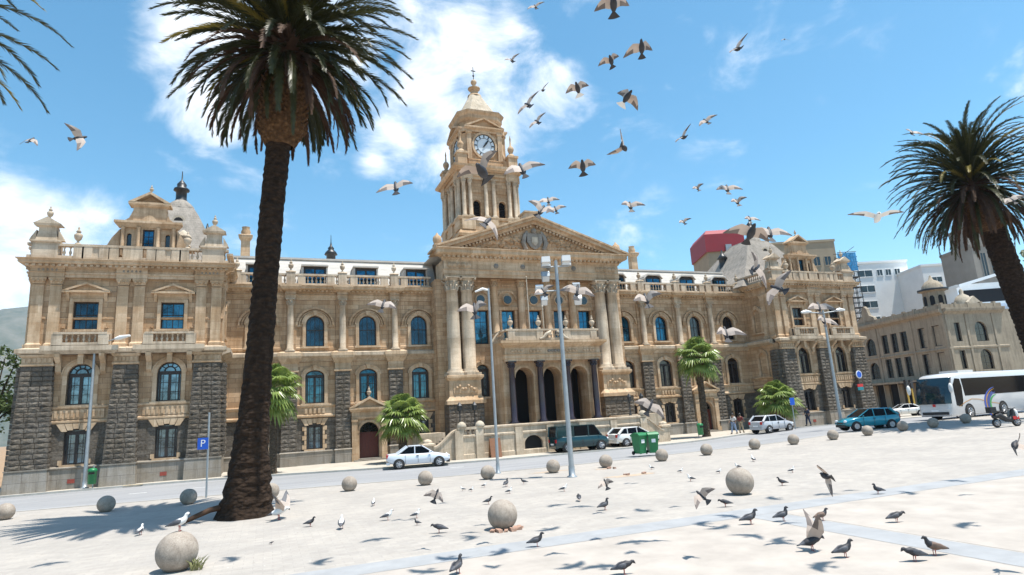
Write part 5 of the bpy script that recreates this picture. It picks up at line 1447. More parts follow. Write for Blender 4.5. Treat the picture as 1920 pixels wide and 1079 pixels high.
    for q in (-1,1):
        m_ = MB(); m_.ball((hx*.955,q*w*.68,.66 if kind != 'van' else .8),.14,10,6,0,.8,1.3,.75); m_.build('headlight', M['head'], t)
        m_ = MB(); m_.box(-hx*1.004,-hx*.93,q*w*.62,q*w*.87,.72,.95); m_.build('tail_light', M['tail'], t)
        m_ = MB(); m_.ball((g[3][0]*hx-.25,q*(w+.08),.98 if kind != 'van' else 1.2),.1,8,5,0,.6,1,.8); m_.build('wing_mirror', P_, t)
        m_ = MB(); m_.box(-.03*hx-.1,-.03*hx+.06,q*(w-.01),q*(w+.02),.78,.82); m_.build('door_handle', M['plastic'], t)
    m_ = MB(); m_.box(hx*.94,hx*1.01,-w*.45,w*.45,.5,.6); m_.build('grille', M['plastic'], t)
    m_ = MB(); m_.box(hx*.90,hx*1.0,-w*.72,w*.72,.24,.4); m_.build('front_bumper', M['plastic'], t)
    m_ = MB(); m_.box(-hx*1.01,-hx*.9,-w*.8,w*.8,.3,.46); m_.build('rear_bumper', P_, t)
    m_ = MB(); m_.box(-hx*1.015,-hx*1.0,-.26,.26,.55,.66); m_.build('number_plate', M['signwhite'], t)
    # door seams
    m_ = MB()
    for f in (-.42,-.02,.36):
        for q in (-1,1): m_.box(f*hx-.008,f*hx+.008,q*(w-.012),q*(w+.004),.35,.9)
    m_.build('door_seams', M['plastic'], t)
    return t
car('white_sedan', -13.35, -10.95, radians(-9), (.68,.71,.76), 4.15, 1.68, 1.45, 'sedan', 'white four door sedan parked at the kerb by the low fan palm')
car('green_van', -1.0, -10.6, radians(-3), (.004,.035,.042), 4.3, 1.75, 1.9, 'van', 'dark green van parked before the terrace wall', 'van')
car('white_hatchback', 4.2, -9.9, radians(4), (.70,.69,.66), 4.1, 1.66, 1.45, 'hatch', 'white hatchback parked right in front of the green van')
car('silver_hatchback', 17.4, -10.9, radians(6), (.50,.51,.54), 3.9, 1.6, 1.45, 'hatch', 'silver hatchback parked beneath the low bushy fan palm')
car('teal_hatchback', 18.6, -19.2, radians(180-19), (.01,.22,.30), 4.2, 1.68, 1.5, 'hatch', 'bright teal hatchback driving towards the left')
car('white_car', 46.5, -1.5, radians(150), (.68,.68,.66), 4.2, 1.7, 1.4, 'sedan', 'distant white car seen between teal car and coach')
# coach
def coach(x, y, rz, s):
    t = empty('coach', (x,y,G(x,y)-.11), rz); tag(t, 'long white touring coach with coloured swirl on its side', 'coach'); t.scale = (s,s,s)
    Lc, w = 12.4, 1.28; mb = MB()      # x: 0 front .. Lc rear (front faces -X)
    st = []
    def sec(x, ww, zb, zt, r=.22): return (x, [(0,zb),(ww*.96,zb),(ww,zb+.15),(ww,1.6),(ww*.99,zt-.5),(ww*.965,zt-r),(ww*.86,zt-.04),(0,zt)])
    st = [sec(0.0,w*.80,.45,1.15,.1),sec(.06,w*.90,.34,1.75,.15),sec(.22,w*.96,.3,2.7,.2),sec(.5,w*.985,.3,3.25,.2),sec(.95,w,.3,3.42),sec(1.8,w,.3,3.5),sec(Lc-.5,w,.32,3.5),sec(Lc,w*.94,.45,3.3)]
    # fix rings so heights stay ordered
    def ring(x, ww, zb, zt): 
        zs = [zb, zb, zb+.12, zb+(zt-zb)*.45, zt-(zt-zb)*.18, zt-(zt-zb)*.06, zt-.03, zt]; ys = [0,.95,1,1,.985,.95,.84,0]
        return (x, [(ww*a,z) for a,z in zip(ys,zs)])
    st = [ring(0,w*.80,.42,1.1),ring(.05,w*.9,.32,1.7),ring(.18,w*.95,.28,2.35),ring(.36,w*.975,.28,2.95),ring(.62,w*.99,.28,3.3),ring(1.1,w,.28,3.42),ring(2.2,w,.28,3.5),ring(Lc-.4,w,.3,3.5),ring(Lc,w*.95,.4,3.35)]
    loft(mb, st); mb.box(2.6,4.6,-.7,.7,3.49,3.66)
    mb.build('body', paint('coach_paint',(.62,.62,.63),.35), t)
    ws = MB(); vs = []; rows = [(1.22,.0),(1.7,.03),(2.3,.15),(2.9,.33),(3.15,.47)]
    for z, xx in rows:
        for k in range(7):
            q = -1+2*k/6; vs.append((xx-.06+.02*q*q+.10*abs(q)**6, q*w*1.0, z))
    ws.add(vs,[(i*7+k,i*7+k+1,(i+1)*7+k+1,(i+1)*7+k) for i in range(4) for k in range(6)],0,True); ws.build('windscreen', rgb('coach_windscreen',(.012,.035,.05),.06,.2,.9), t)
    for q in (-1,1):
        m_ = MB(); m_.prism([(1.85,1.72),(Lc-.35,1.72),(Lc-.35,3.02),(1.75,3.02)],q*(w-.03),q*(w+.012)); m_.build('side_window_band', M['carglass'], t)
        m_ = MB(); m_.prism([(.62,1.05),(1.25,.95),(1.5,1.4),(1.62,2.4),(1.5,3.0),(1.0,3.05),(.62,2.6)],q*(w-.08),q*(w+.016)); m_.build('front_door', M['carglass'], t)
        m_ = MB(); m_.tube([(.55,q*w*.95,3.0),(.0,q*(w+.2),2.95),(-.22,q*(w+.28),2.7)],.04,6,0,False); mm = m_.build('mirror_arm', M['plastic'], t)
        m_ = MB(); m_.ball((-.25,q*(w+.28),2.35),.2,8,8,0,.8,.7,1.9); m_.build('mirror', M['lampwhite'], mm)
        m_ = MB(); m_.ball((.1,q*w*.72,.85),.17,10,6,0,.7,1.5,.7); m_.build('headlight', M['head'], t)
        for xx in (2.1, 6.6):
            a = MB(); a.T = Matrix.Translation((xx,q*(w-.1),.52)) @ Matrix.Rotation(pi/2,4,'X'); a.lathe([(.62,-.12),(.62,.12)],0,0,20,0,False); a.build('wheel_arch', M['void'], t)
            wheel(t, xx, q*(w-.08), .50, .28, -q)
        # coloured swirl and line on the flank
        for col, r0, r1, nm in (((.02,.06,.35),1.55,1.38,'blue'),((.5,.25,.03),1.36,1.28,'orange'),((.02,.05,.25),1.26,1.02,'navy'),((.03,.28,.06),1.0,.84,'green')):
            m_ = MB(); n = 20
            for k in range(n):
                a0, a1_ = radians(100+150*k/n), radians(100+150*(k+1)/n); cx_, cz_ = 6.1, 1.0
                def P(r_, a_): return (min(11.5,cx_+r_*1.25*cos(a_)), cz_+r_*.85*sin(a_)-.12*(r_<1.2))
                f = sin(pi*(k+.5)/n*.98+.03)**.6; rm = (r0+r1)/2
                m_.prism([P(rm+(r0-rm)*f,a0),P(rm+(r0-rm)*f,a1_),P(rm-(rm-r1)*f,a1_),P(rm-(rm-r1)*f,a0)],q*(w+.005),q*(w+.02))
            m_.build('swirl_stripe', rgb('swirl_'+nm, col, .3), t)
        m_ = MB(); pts = [(.9,.95),(1.8,1.25),(2.6,1.42),(3.6,1.36),(4.8,1.1),(6.2,.92),(7.0,.9)]
        for (a,b),(c,d) in zip(pts,pts[1:]): m_.prism([(a,b),(c,d),(c,d+.05),(a,b+.05)],q*(w+.004),q*(w+.016))
        m_.build('flank_line', rgb('flank_line_paint',(.45,.22,.05),.4), t)
    m_ = MB(); m_.box(-.03,.12,-w*.75,w*.75,.42,.62); m_.build('lower_grille', M['plastic'], t)
    m_ = MB(); m_.box(-.05,.0,-.1,.1,1.02,1.2); m_.build('badge', M['signred'], t)
    m_ = MB(); m_.box(-.04,.0,-.26,.26,.66,.78); m_.build('number_plate', M['signwhite'], t)
    for q in (-1,1):
        m_ = MB(); m_.tube([(-.02,q*.15,1.25),(.0,q*.6,1.95)],.02,4); m_.build('wiper', M['plastic'], t)
    return t
coach(28.9, -17.3, radians(4), 1.1)
# parked motor scooter at the right edge
t = empty('motor_scooter', (20.0,-27.8,G(20,-27.8))); t.rotation_euler = (0,0,radians(-20)); tag(t, 'dark motor scooter with white and red panels parked at the right edge', 'scooter'); t.scale = (1.05,)*3
for xx in (-.6,.62): wheel(t, xx, 0, .26, .12, 1)
mb = MB(); mb.tube([(-.75,0,.62),(-.4,0,.72),(.0,0,.45),(.3,0,.38),(.5,0,.7),(.48,0,1.0)],[.12,.2,.16,.14,.16,.1],8); mb.build('body', M['plastic'], t)
mb = MB(); mb.ball((-.35,0,.88),.22,10,6,0,1.7,.7,.4); mb.build('seat', M['void'], t)
mb = MB(); mb.box(-.95,-.6,-.2,.2,.85,1.2); mb.build('top_box', M['plastic'], t)
mb = MB(); mb.ball((.62,0,.72),.2,10,6,0,.5,1.1,1.6); mb.build('front_fairing', M['lampwhite'], t)
mb = MB(); mb.tube([(.42,-.32,1.08),(.5,0,1.02),(.42,.32,1.08)],.025,6); mb.build('handlebar', M['plastic'], t)
mb = MB(); mb.box(.35,.72,-.16,-.13,.42,.6); mb.build('red_panel', M['signred'], t)
# lanterns on the terrace
for (x, y, z), w in (((-9.6,-8.6,2.3),'left end of the terrace, outer one'),((-8.35,-8.3,2.3),'left end of the terrace, inner one'),((5.4,-7.9,2.3),'right end of the terrace, inner one'),((6.6,-7.9,2.3),'right end of the terrace, outer one')):
    t = empty('terrace_lantern', (x,y,z)); tag(t, 'black iron lantern post on the '+w, 'lamp post', 'iron lanterns on the terrace')
    mb = MB(); mb.lathe([(.14,0),(.1,.1),(.05,.2),(.045,1.0),(.09,1.05),(.04,1.1)],0,0,8); mb.build('post', M['iron'], t)
    mb = MB(); mb.lathe([(.09,1.1),(.17,1.15),(.2,1.5),(.22,1.52),(.12,1.66),(.04,1.78)],0,0,6,0,False); mb.build('lamp_head', M['iron'], t)
# earth patches by the mast
def patch(name, cx, cy, rx, ry, m, dz, seed, label=None):
    r = random.Random(seed); mb = MB(); n = 26; vs = [(cx,cy,G(cx,cy)+dz)]
    for k in range(n):
        a = 2*pi*k/n; q = r.uniform(.6,1.15); vs.append((cx+rx*q*cos(a), cy+ry*q*sin(a), G(cx,cy)+dz))
    mb.add(vs,[(0,1+k,1+(k+1)%n) for k in range(n)]); o = mb.build(name, m); o['kind'] = 'structure'
M['sandpatch'] = plain('sandy_soil', (.42,.33,.25), .95, 0, .2, 3, .2, .3)
patch('earth_patch', -7.6,-28.4,1.5,.42,M['sandpatch'],.006,3); patch('earth_patch', -9.2,-23.4,1.5,.25,M['sandpatch'],.0065,4); patch('earth_patch',-7.0,-24.7,.5,.3,M['sandpatch'],.005,5)
for k in range(8):
    mb = MB(); q = rr.uniform(.04,.1); mb.box(-q,q,-q*.7,q*.7,0,q*.9); mb.v = [(p[0]*rr.uniform(.7,1.2),p[1]*rr.uniform(.7,1.2),p[2]*rr.uniform(.6,1.2)) for p in mb.v]
    x, y = (-7.3+rr.uniform(-.6,.6),-28.3+rr.uniform(-.3,.3)) if k < 5 else (-6.6+rr.uniform(-.2,.2),-25.0+rr.uniform(-.2,.2))
    o = mb.build('rubble_piece', M['rub'], None, (x,y,.006)); tag(o, 'small brown rubble piece on the bare soil by the floodlight mast', 'rubble', 'rubble pieces on the bare soil')
# A-board by the terrace
t = empty('board_stand', (-7.35,-9.6,0), 0); tag(t, 'brown wooden notice stand against the terrace wall', 'stand')
mb = MB(); mb.prismx([(-.32,0),(-.26,0),(.0,1.35),(-.05,1.35)],-.42,.42); mb.build('front_panel', plain('brown_board',(.22,.10,.05),.7), t)
mb = MB(); mb.prismx([(.26,0),(.32,0),(.05,1.35),(.0,1.35)],-.42,.42); mb.build('back_panel', plain('brown_board_back',(.35,.17,.07),.7), t)
# ------------------------------------------------------------------ people
def skinmesh(name, verts, edges, rad, m, parent, sub=1):
    me = D.meshes.new(name); me.from_pydata(verts, edges, []); o = D.objects.new(name, me); COL.objects.link(o)
    md = o.modifiers.new('skin', 'SKIN')
    if not me.skin_vertices: me.attributes.new if 0 else None
    sv = me.skin_vertices[0].data if me.skin_vertices else None
    if sv:
        for v, r in zip(sv, rad): v.radius = r if isinstance(r, tuple) else (r, r)
        sv[0].use_root = True
    o.modifiers.new('sub', 'SUBSURF').levels = sub; o.modifiers['sub'].render_levels = sub
    dg = bpy.context.evaluated_depsgraph_get(); ev = D.meshes.new_from_object(o.evaluated_get(dg))
    D.objects.remove(o); ev.materials.clear(); ev.materials.append(m)
    for p in ev.polygons: p.use_smooth = True
    q = D.objects.new(name, ev); COL.objects.link(q); q.parent = parent; return q
M['skin'] = rgb('skin', (.22,.12,.075), .6)
def person(x, y, rz, top, legs, label, h=1.75, stride=.22):
    t = empty('person', (x,y,G(x,y)), rz); tag(t, label, 'person'); t.scale = (h/1.75,)*3
    s = stride
    V = [(0,0,.98),(0,0,1.2),(0,.0,1.42),(0,.01,1.52),(0,.03,1.62),(0,.03,1.72),
         (.19,0,1.42),(.25,.08,1.16),(.24,.25,1.02),(.23,.33,.98),(-.19,0,1.42),(-.26,-.06,1.15),(-.25,.06,.95),(-.25,.10,.88),
         (.10,0,.92),(.11,s*.6,.52),(.11,s,.09),(.11,s+.16,.04),(-.10,0,.92),(-.11,-s*.2,.50),(-.11,-s,.12),(-.11,-s+.15,.04)]
    Ed = [(0,1),(1,2),(2,3),(3,4),(4,5),(2,6),(6,7),(7,8),(8,9),(2,10),(10,11),(11,12),(12,13),(0,14),(14,15),(15,16),(16,17),(0,18),(18,19),(19,20),(20,21)]
    Rd = [(.15,.11),(.14,.10),(.16,.10),.055,.095,.085,.06,.045,.035,.035,.06,.045,.035,.035,.09,.065,.045,.04,.09,.065,.045,.04]
    skinmesh('body', V, Ed, Rd, M['skin'], t)
    a = [0,1,2,6,7,10,11]; k = {v:i for i,v in enumerate(a)}
    skinmesh('shirt', [V[i] for i in a], [(k[p],k[q]) for p,q in Ed if p in k and q in k], [(.175,.135),(.165,.125),(.18,.125),.085,.062,.085,.062], top, t)
    a = [0,14,15,16,18,19,20]; k = {v:i for i,v in enumerate(a)}
    skinmesh('trousers', [V[i] for i in a], [(k[p],k[q]) for p,q in Ed if p in k and q in k], [(.165,.13),.11,.085,.065,.11,.085,.065], legs, t)
    mb = MB(); mb.ball((0,.0,1.70),.108,10,8,0,.95,1.05,1.0); mb.build('hair', M['iron'], t)
    for q, yy in ((.11,s+.06),(-.11,-s+.05)):
        mb = MB(); mb.ball((q,yy,.05),.06,8,6,0,.85,2.2,.8); mb.build('shoe', M['plastic'], t)
    return t
wh = rgb('white_cotton', (.65,.62,.6), .9); dk = rgb('dark_denim', (.03,.04,.07), .9); bl = rgb('light_blue_denim', (.25,.33,.48), .9); rd = rgb('maroon_cloth', (.18,.04,.04), .9); kh = rgb('khaki_cloth', (.33,.28,.2), .9)
person(15.6,-8.3,radians(100), wh, bl, 'person in white top and pale blue jeans walking on the pavement by the entrance')
person(17.0,-7.6,radians(-80), rd, kh, 'person in maroon top and khaki trousers on the pavement by the entrance', 1.7, .12)
person(23.6,-9.0,radians(80), dk, dk, 'person in dark clothes beside the right lamp post', 1.75, .15)
# ------------------------------------------------------------------ buildings behind
M['offwhite'] = plain('white_painted_wall', (.80,.80,.78), .85, 0, .06, .3)
M['palebluew'] = plain('pale_blue_wall', (.55,.66,.80), .8, 0, .06, .4)
M['beige'] = stone('beige_render', (.40,.335,.25), (.36,.30,.225), (.33,.27,.2), 3, 1.5, (.24,.19,.14), .4, .1, .004)
M['greywall'] = plain('grey_concrete_wall', (.27,.25,.22), .9, 0, .1, .5)
M['brownwall'] = plain('tan_concrete_wall', (.33,.27,.19), .9, 0, .1, .5)
M['redclad'] = plain('red_cladding', (.27,.02,.03), .6, 0, .08, .6)
def block(name, A, B, z1, depth, m, label, wins=(), z0=0, extra=None, cat='building'):
    """A, B: the two front corners seen from the square (left, right)"""
    phi = atan2(B[1]-A[1], B[0]-A[0]); L = math.hypot(B[0]-A[0], B[1]-A[1])
    t = empty(name, (A[0],A[1],0), phi); tag(t, label, cat)
    mb = MB(); mb.box(0, L, 0, depth, z0, z1); mb.box(-.15, L+.15, -.15, depth+.15, z1, z1+.5); mb.build('wall', m, t)
    for (u0,u1,a,b) in wins:
        w_ = MB(); w_.box(u0*L-.12,u1*L+.12,-.12,.02,a-.22,a-.02); w_.box(u0*L-.1,u0*L,-.08,.05,a,b); w_.box(u1*L,u1*L+.1,-.08,.05,a,b); w_.box(u0*L-.1,u1*L+.1,-.08,.05,b,b+.1)
        w_.box((u0+u1)/2*L-.05,(u0+u1)/2*L+.05,-.05,0,a,b)
        f = w_.build('window', m, t); g = MB(); g.box(u0*L,u1*L,-.025,.0,a,b); g.build('pane', M['glass_dark'], f)
    if extra: extra(t, L)
    return t
W1 = [(.10,.36,z,z+1.5) for z in (19,22.8,26.6,30.4)] + [(u,u+.09,z,z+1.4) for u in (.45,.60,.76) for z in (30.5,)] 
block('office_block', (108.5,51.9), (121.5,46.9), 33.6, 14, M['offwhite'], 'white office block with ribbon windows just right of the city hall wing', W1+[(.45,.9,8,9.5)])
block('office_block', (121.0,48.5), (128.5,45.2), 28.4, 12, M['offwhite'], 'lower white office block with small square windows beside the ribbon window block', [(u,u+.22,z,z+1.5) for u in (.1,.55) for z in (17.5,21.5,25.2)])
block('office_block', (115.2,39.4), (123.5,35.8), 30.2, 10, M['offwhite'], 'tall plain white block with one small top window above the corner building', [(.2,.45,26.5,27.6)])
def spire(t, L):
    mb = MB(); mb.box(L*.05,L*.75,1.5,6,29.5,34); mb.frus(L*.1,L*.7,2,5.5,34,L*.3,L*.5,3,4.5,41); mb.build('upper_tower', M['greywall'], t)
block('office_tower', (104.6,21.9), (111.8,18.9), 29.6, 9, M['greywall'], 'grey concrete tower with three tall blue windows behind the right date palm', [(.18,.30,23.6,28.2),(.40,.54,23.6,28.2),(.64,.78,23.6,28.2)], 0, spire)
def slope(t, L):
    mb = MB(); mb.prism([(-.2,20.2),(L,22.4),(L,22.9),(-.2,20.7)], -1.2, 8); mb.build('canopy_roof', M['offwhite'], t)
    mb = MB(); mb.box(.3,L-1.2,-.06,.1,17.4,19.7); mb.build('louvre_opening', M['void'], t)
block('modern_building', (91.5,18.0), (99.8,14.0), 20.3, 9, M['offwhite'], 'white modern building with a slanted roof and dark louvres', [], 0, slope)
def undercroft(t, L):
    mb = MB(); mb.box(.3,L-.2,-.08,.1,1.5,8.0); mb.build('parking_opening', M['void'], t)
    mb = MB(); mb.box(L*.48,L*.52,-.3,.05,0,8.2); mb.box(-.1,L,-.4,.05,8.2,8.7); mb.build('pillar', M['offwhite'], t)
block('shop_building', (83.6,11.2), (95,6.2), 15.3, 9, M['palebluew'], 'pale blue building with an open dark ground level behind the coach', [(.13,.20,10.4,13),(.30,.37,10.4,13),(.48,.55,10.4,13),(.66,.73,10.4,13)], 0, undercroft)
def redtop(t, L):
    mb = MB(); mb.box(-.4,L*.9,-.4,12,36.1,40.2); mb.frus(-.4,L*.9,-.4,12,40.2,.5,L*.85,1,12,41.4); mb.build('red_upper_storey', M['redclad'], t)
    mb = MB(); mb.box(L*.42,L*.56,-.8,0,31,37.5); mb.build('steel_panel', M['galv'], t)
    for k in range(4):
        mb = MB(); mb.box(-.1,L*.42,-.25,0,24.5+k*2.3,25.1+k*2.3); mb.build('ledge', M['offwhite'], t)
block('tall_building', (69.3,55.6), (78.0,52.0), 36.0, 12, M['brownwall'], 'tall tan building with a dark red top behind the right roof', [], 0, redtop)
block('apartment_building', (74.5,43.5), (88.0,38.3), 34.6, 12, M['brownwall'], 'brown flat roofed block rising behind the right wing', [(u,u+.09,z,z+1.8) for u in (.5,.66,.82) for z in (26,29.6)])
# scaffold with blue net
t = empty('scaffold', (80.3,31.4,0), radians(-20)); tag(t, 'dark scaffold wrapped with blue netting behind the right wing', 'scaffold')
mb = MB()
for i in range(4):
    for j in range(2): mb.tube([(i*1.1,j*1.4,0),(i*1.1,j*1.4,29.5)],.07,5)
for k in range(15):
    for j in range(2): mb.tube([(-.2,j*1.4,1+k*2),(3.5,j*1.4,1+k*2)],.1,5); mb.tube([(-.2,j*1.4,2+k*2),(3.5,j*1.4,2+k*2)],.07,5)
    mb.box(-.2,3.5,0,1.4,.9+k*2,.98+k*2); mb.tube([(0,0,1+k*2),(1.1*(1+k%3),0,3+k*2)],.05,4)
mb.build('frame', M['iron'], t)
mb = MB()
for k in range(9): mb.box(-.3+.45*k*.9,-.3+.45*(k*.9+.8),-.12,-.08,26.2,29.8)
mb.build('net', plain('blue_scaffold_net',(.03,.22,.45),.8,0,.4,2), t)
# ornate corner building
t = empty('corner_building', (0,0,0)); tag(t, 'three storey beige corner building with round arched windows and a small cupola', 'building')
CNR = Vector((66.8,5.2,0)); FARE = Vector((72.3,23.6,0)); RGT = Vector((77.0,3.4,0))
def face(P0, P1, ops, extra=None):
    d = (P1-P0); L = d.length; phi = atan2(d.y,d.x); T = Matrix.Translation(P0) @ Matrix.Rotation(phi,4,'Z')
    mb = MB(); mb.T = T; wall(mb, 0, L, 4.3, 14, 0, .5, [o for o in ops if o[2] < 8.5]) if 0 else None
    lows = [o for o in ops if o[2] < 8.3]; ups = [o for o in ops if o[2] >= 8.3]
    wall(mb, 0, L, 4.3, 8.3, 0, .6, lows); wall(mb, 0, L, 8.3, 14, 0, .6, ups)
    moulding(mb, 0, L, 0, [(0,8.2),(.12,8.3),(.12,8.5),(0,8.6)], False); moulding(mb, 0, L, 0, [(0,13.2),(.2,13.4),(.5,13.6),(.6,13.9),(.6,14.1)], False)
    mb.box(0,L,-.1,.2,14.0,14.7)
    x = 0
    while x < L: mb.box(x-.2,x+.2,-.16,.25,14.0,14.9); x += 2.3
    for x in ((4.4,12.5,19.0) if L > 12 else (.3,3.7,8.4)): mb.box(x-.18,x+.18,-.11,0,4.4,13.2)
    mb.build('wall', M['beige'], t)
    for (cx,w_,zb,zs,rise) in ops:
        h = zs+rise-zb; fr, pn, su = window_mesh(w_, h, rise, 'fine')
        f = inst('window', fr, t); f.matrix_local = T @ Matrix.Translation((cx,.3,zb)); pk = CACHE[(w_,h,rise,'fine','p')]
        if 'glass_dark' not in pk: pk['glass_dark'] = pn.mesh('pane', M['glass_dark'])
        inst('pane', pk['glass_dark'], f)
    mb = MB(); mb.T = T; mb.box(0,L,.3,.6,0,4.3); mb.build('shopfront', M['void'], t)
    mb = MB(); mb.T = T; mb.box(-.3,L+.3,-2.2,.3,4.0,4.3); 
    x = .5
    while x < L: mb.tube([(x,-2.0,0),(x,-2.0,4.0)],.08,6); x += 3.2
    mb.build('street_canopy', M['beige'], t)
    x = 1.6
    while x < L:
        mb = MB(); mb.T = T; mb.box(x-.5,x+.5,-.05,.3,0,3.9); x += 3.2; mb.build('shop_pillar', M['beige'], t)
    return T, L
Lf = (CNR-FARE).length
ops = [(2.6,2.3,8.9,10.6,1.15),(2.6,2.3,5.0,6.6,1.15)]
for cx in (6.2,8.4,10.6,14.4,17.3): ops += [(cx,1.45,8.9,11.9,0),(cx,1.45,5.0,8.0,0)]
T1, L1 = face(FARE, CNR, ops)
T2, L2 = face(CNR, RGT, [(2.0,1.0,9.3,12,0),(2.0,1.0,5.4,8,0),(6.0,2.1,9.2,11,1.05),(6.0,2.1,5.2,7.0,1.05)])
mb = MB(); mb.add([tuple(CNR+Vector((.5,.8,0))),tuple(FARE+Vector((.5,0,0))),(90,19,0),(84,2,0),tuple(CNR+Vector((.5,.8,13.8))),tuple(FARE+Vector((.5,0,13.8))),(90,19,13.8),(84,2,13.8)],[(0,1,2,3),(7,6,5,4),(0,4,5,1),(1,5,6,2),(2,6,7,3),(3,7,4,0)]); mb.build('core', M['beige'], t)
mb = MB(); mb.T = T1; mb.prism([(.3,14.5),(5.0,14.5),(4.6,15.2),(3.6,15.6),(3.2,16.8),(2.6,17.3),(2.0,16.8),(1.6,15.6),(.7,15.2)],-.1,.4); mb.build('curved_gable', M['beige'], t)
c = CNR+Vector((3.4,3.0,-.8))
mb = MB(); mb.box(c.x-1.6,c.x+1.6,c.y-1.6,c.y+1.6,13.5,14.5); mb.lathe([(1.5,14.5),(1.45,17.1),(1.9,17.3),(2.0,17.5)],c.x,c.y,8,0,False); mb.lathe([(1.5,17.5),(1.35,18.1),(.9,18.7),(.35,19.0),(.1,19.7)],c.x,c.y,12); cu = mb.build('cupola', M['beige'], t)
for k in range(8):
    a = 2*pi*k/8+pi/8; mb = MB(); mb.T = Matrix.Translation((c.x,c.y,15.1)) @ Matrix.Rotation(a,4,'Z'); mb.prismx([(-.3,0),(.3,0),(.3,1.1),(.15,1.4),(-.15,1.4),(-.3,1.1)],1.3,1.45); mb.build('cupola_opening', M['void'], cu)
mb = MB(); mb.lathe([(2.05,17.3),(2.1,17.55),(1.9,17.6)],c.x,c.y,10); mb.build('dark_eave', M['iron'], cu)
c = CNR+Vector((6.4,.9,0))
mb = MB(); mb.lathe([(1.3,14.5),(1.2,15.3),(.8,16.1),(.25,16.5),(.3,16.9),(.05,17.3)],c.x,c.y,12); mb.prism([(c.x-2,14.6),(c.x,15.9),(c.x+2,14.6)],c.y-1.6,c.y-1.2); mb.build('small_dome', M['white_stone'], t)
# yellow poles and street clutter by the corner building
for k,(x,y) in enumerate(((51.2,1.2),(54.0,2.6))):
    tt = empty('traffic_pole', (x,y,G(x,y))); tag(tt, ('yellow traffic pole left of the coach' if k == 0 else 'second yellow traffic pole nearest the coach front'), 'pole', 'yellow poles by the coach')
    mb = MB(); mb.tube([(0,0,0),(0,0,3.4)],.1,6); mb.build('post', M['yellow'], tt); mb = MB(); mb.box(-.2,.2,-.15,.15,3.1,4.2); mb.build('signal_box', M['plastic'], tt)
# ------------------------------------------------------------------ mountain
def hillmesh():
    mb = MB(); rr = random.Random(4); nx, ny = 60, 14; vs = []
    for j in range(ny):
        for i in range(nx):
            x = -1500+i*32; y = 1500+j*60
            ridge = 370-.02*(x+630)*(1 if x > -630 else -.2)*1.0
            ridge = 368-max(0,(x+600))*.28+max(0,-(x+640))*.05
            f = sin(pi*min(1,j/9.)*.5)**1.2; z = max(-5, ridge*f+18*sin(x*.013+j)*f+rr.uniform(-9,9)*f)
            vs.append((x,y,z-1))
    fs = [(j*nx+i,j*nx+i+1,(j+1)*nx+i+1,(j+1)*nx+i) for j in range(ny-1) for i in range(nx-1)]
    mb.add(vs, fs, 0, True); return mb
mm, nt_, b_ = mat('mountain_scrub'); n_ = noise(nt_, worldco(nt_), .012, 8, .7); nt_.links.new(ramp(nt_, n_, [(.35,(.05,.07,.045)),(.6,(.13,.13,.10)),(.75,(.2,.18,.15))]), b_.inputs['Base Color']); b_.inputs['Roughness'].default_value = 1
tag(hillmesh().build('hills', mm), kind='structure')
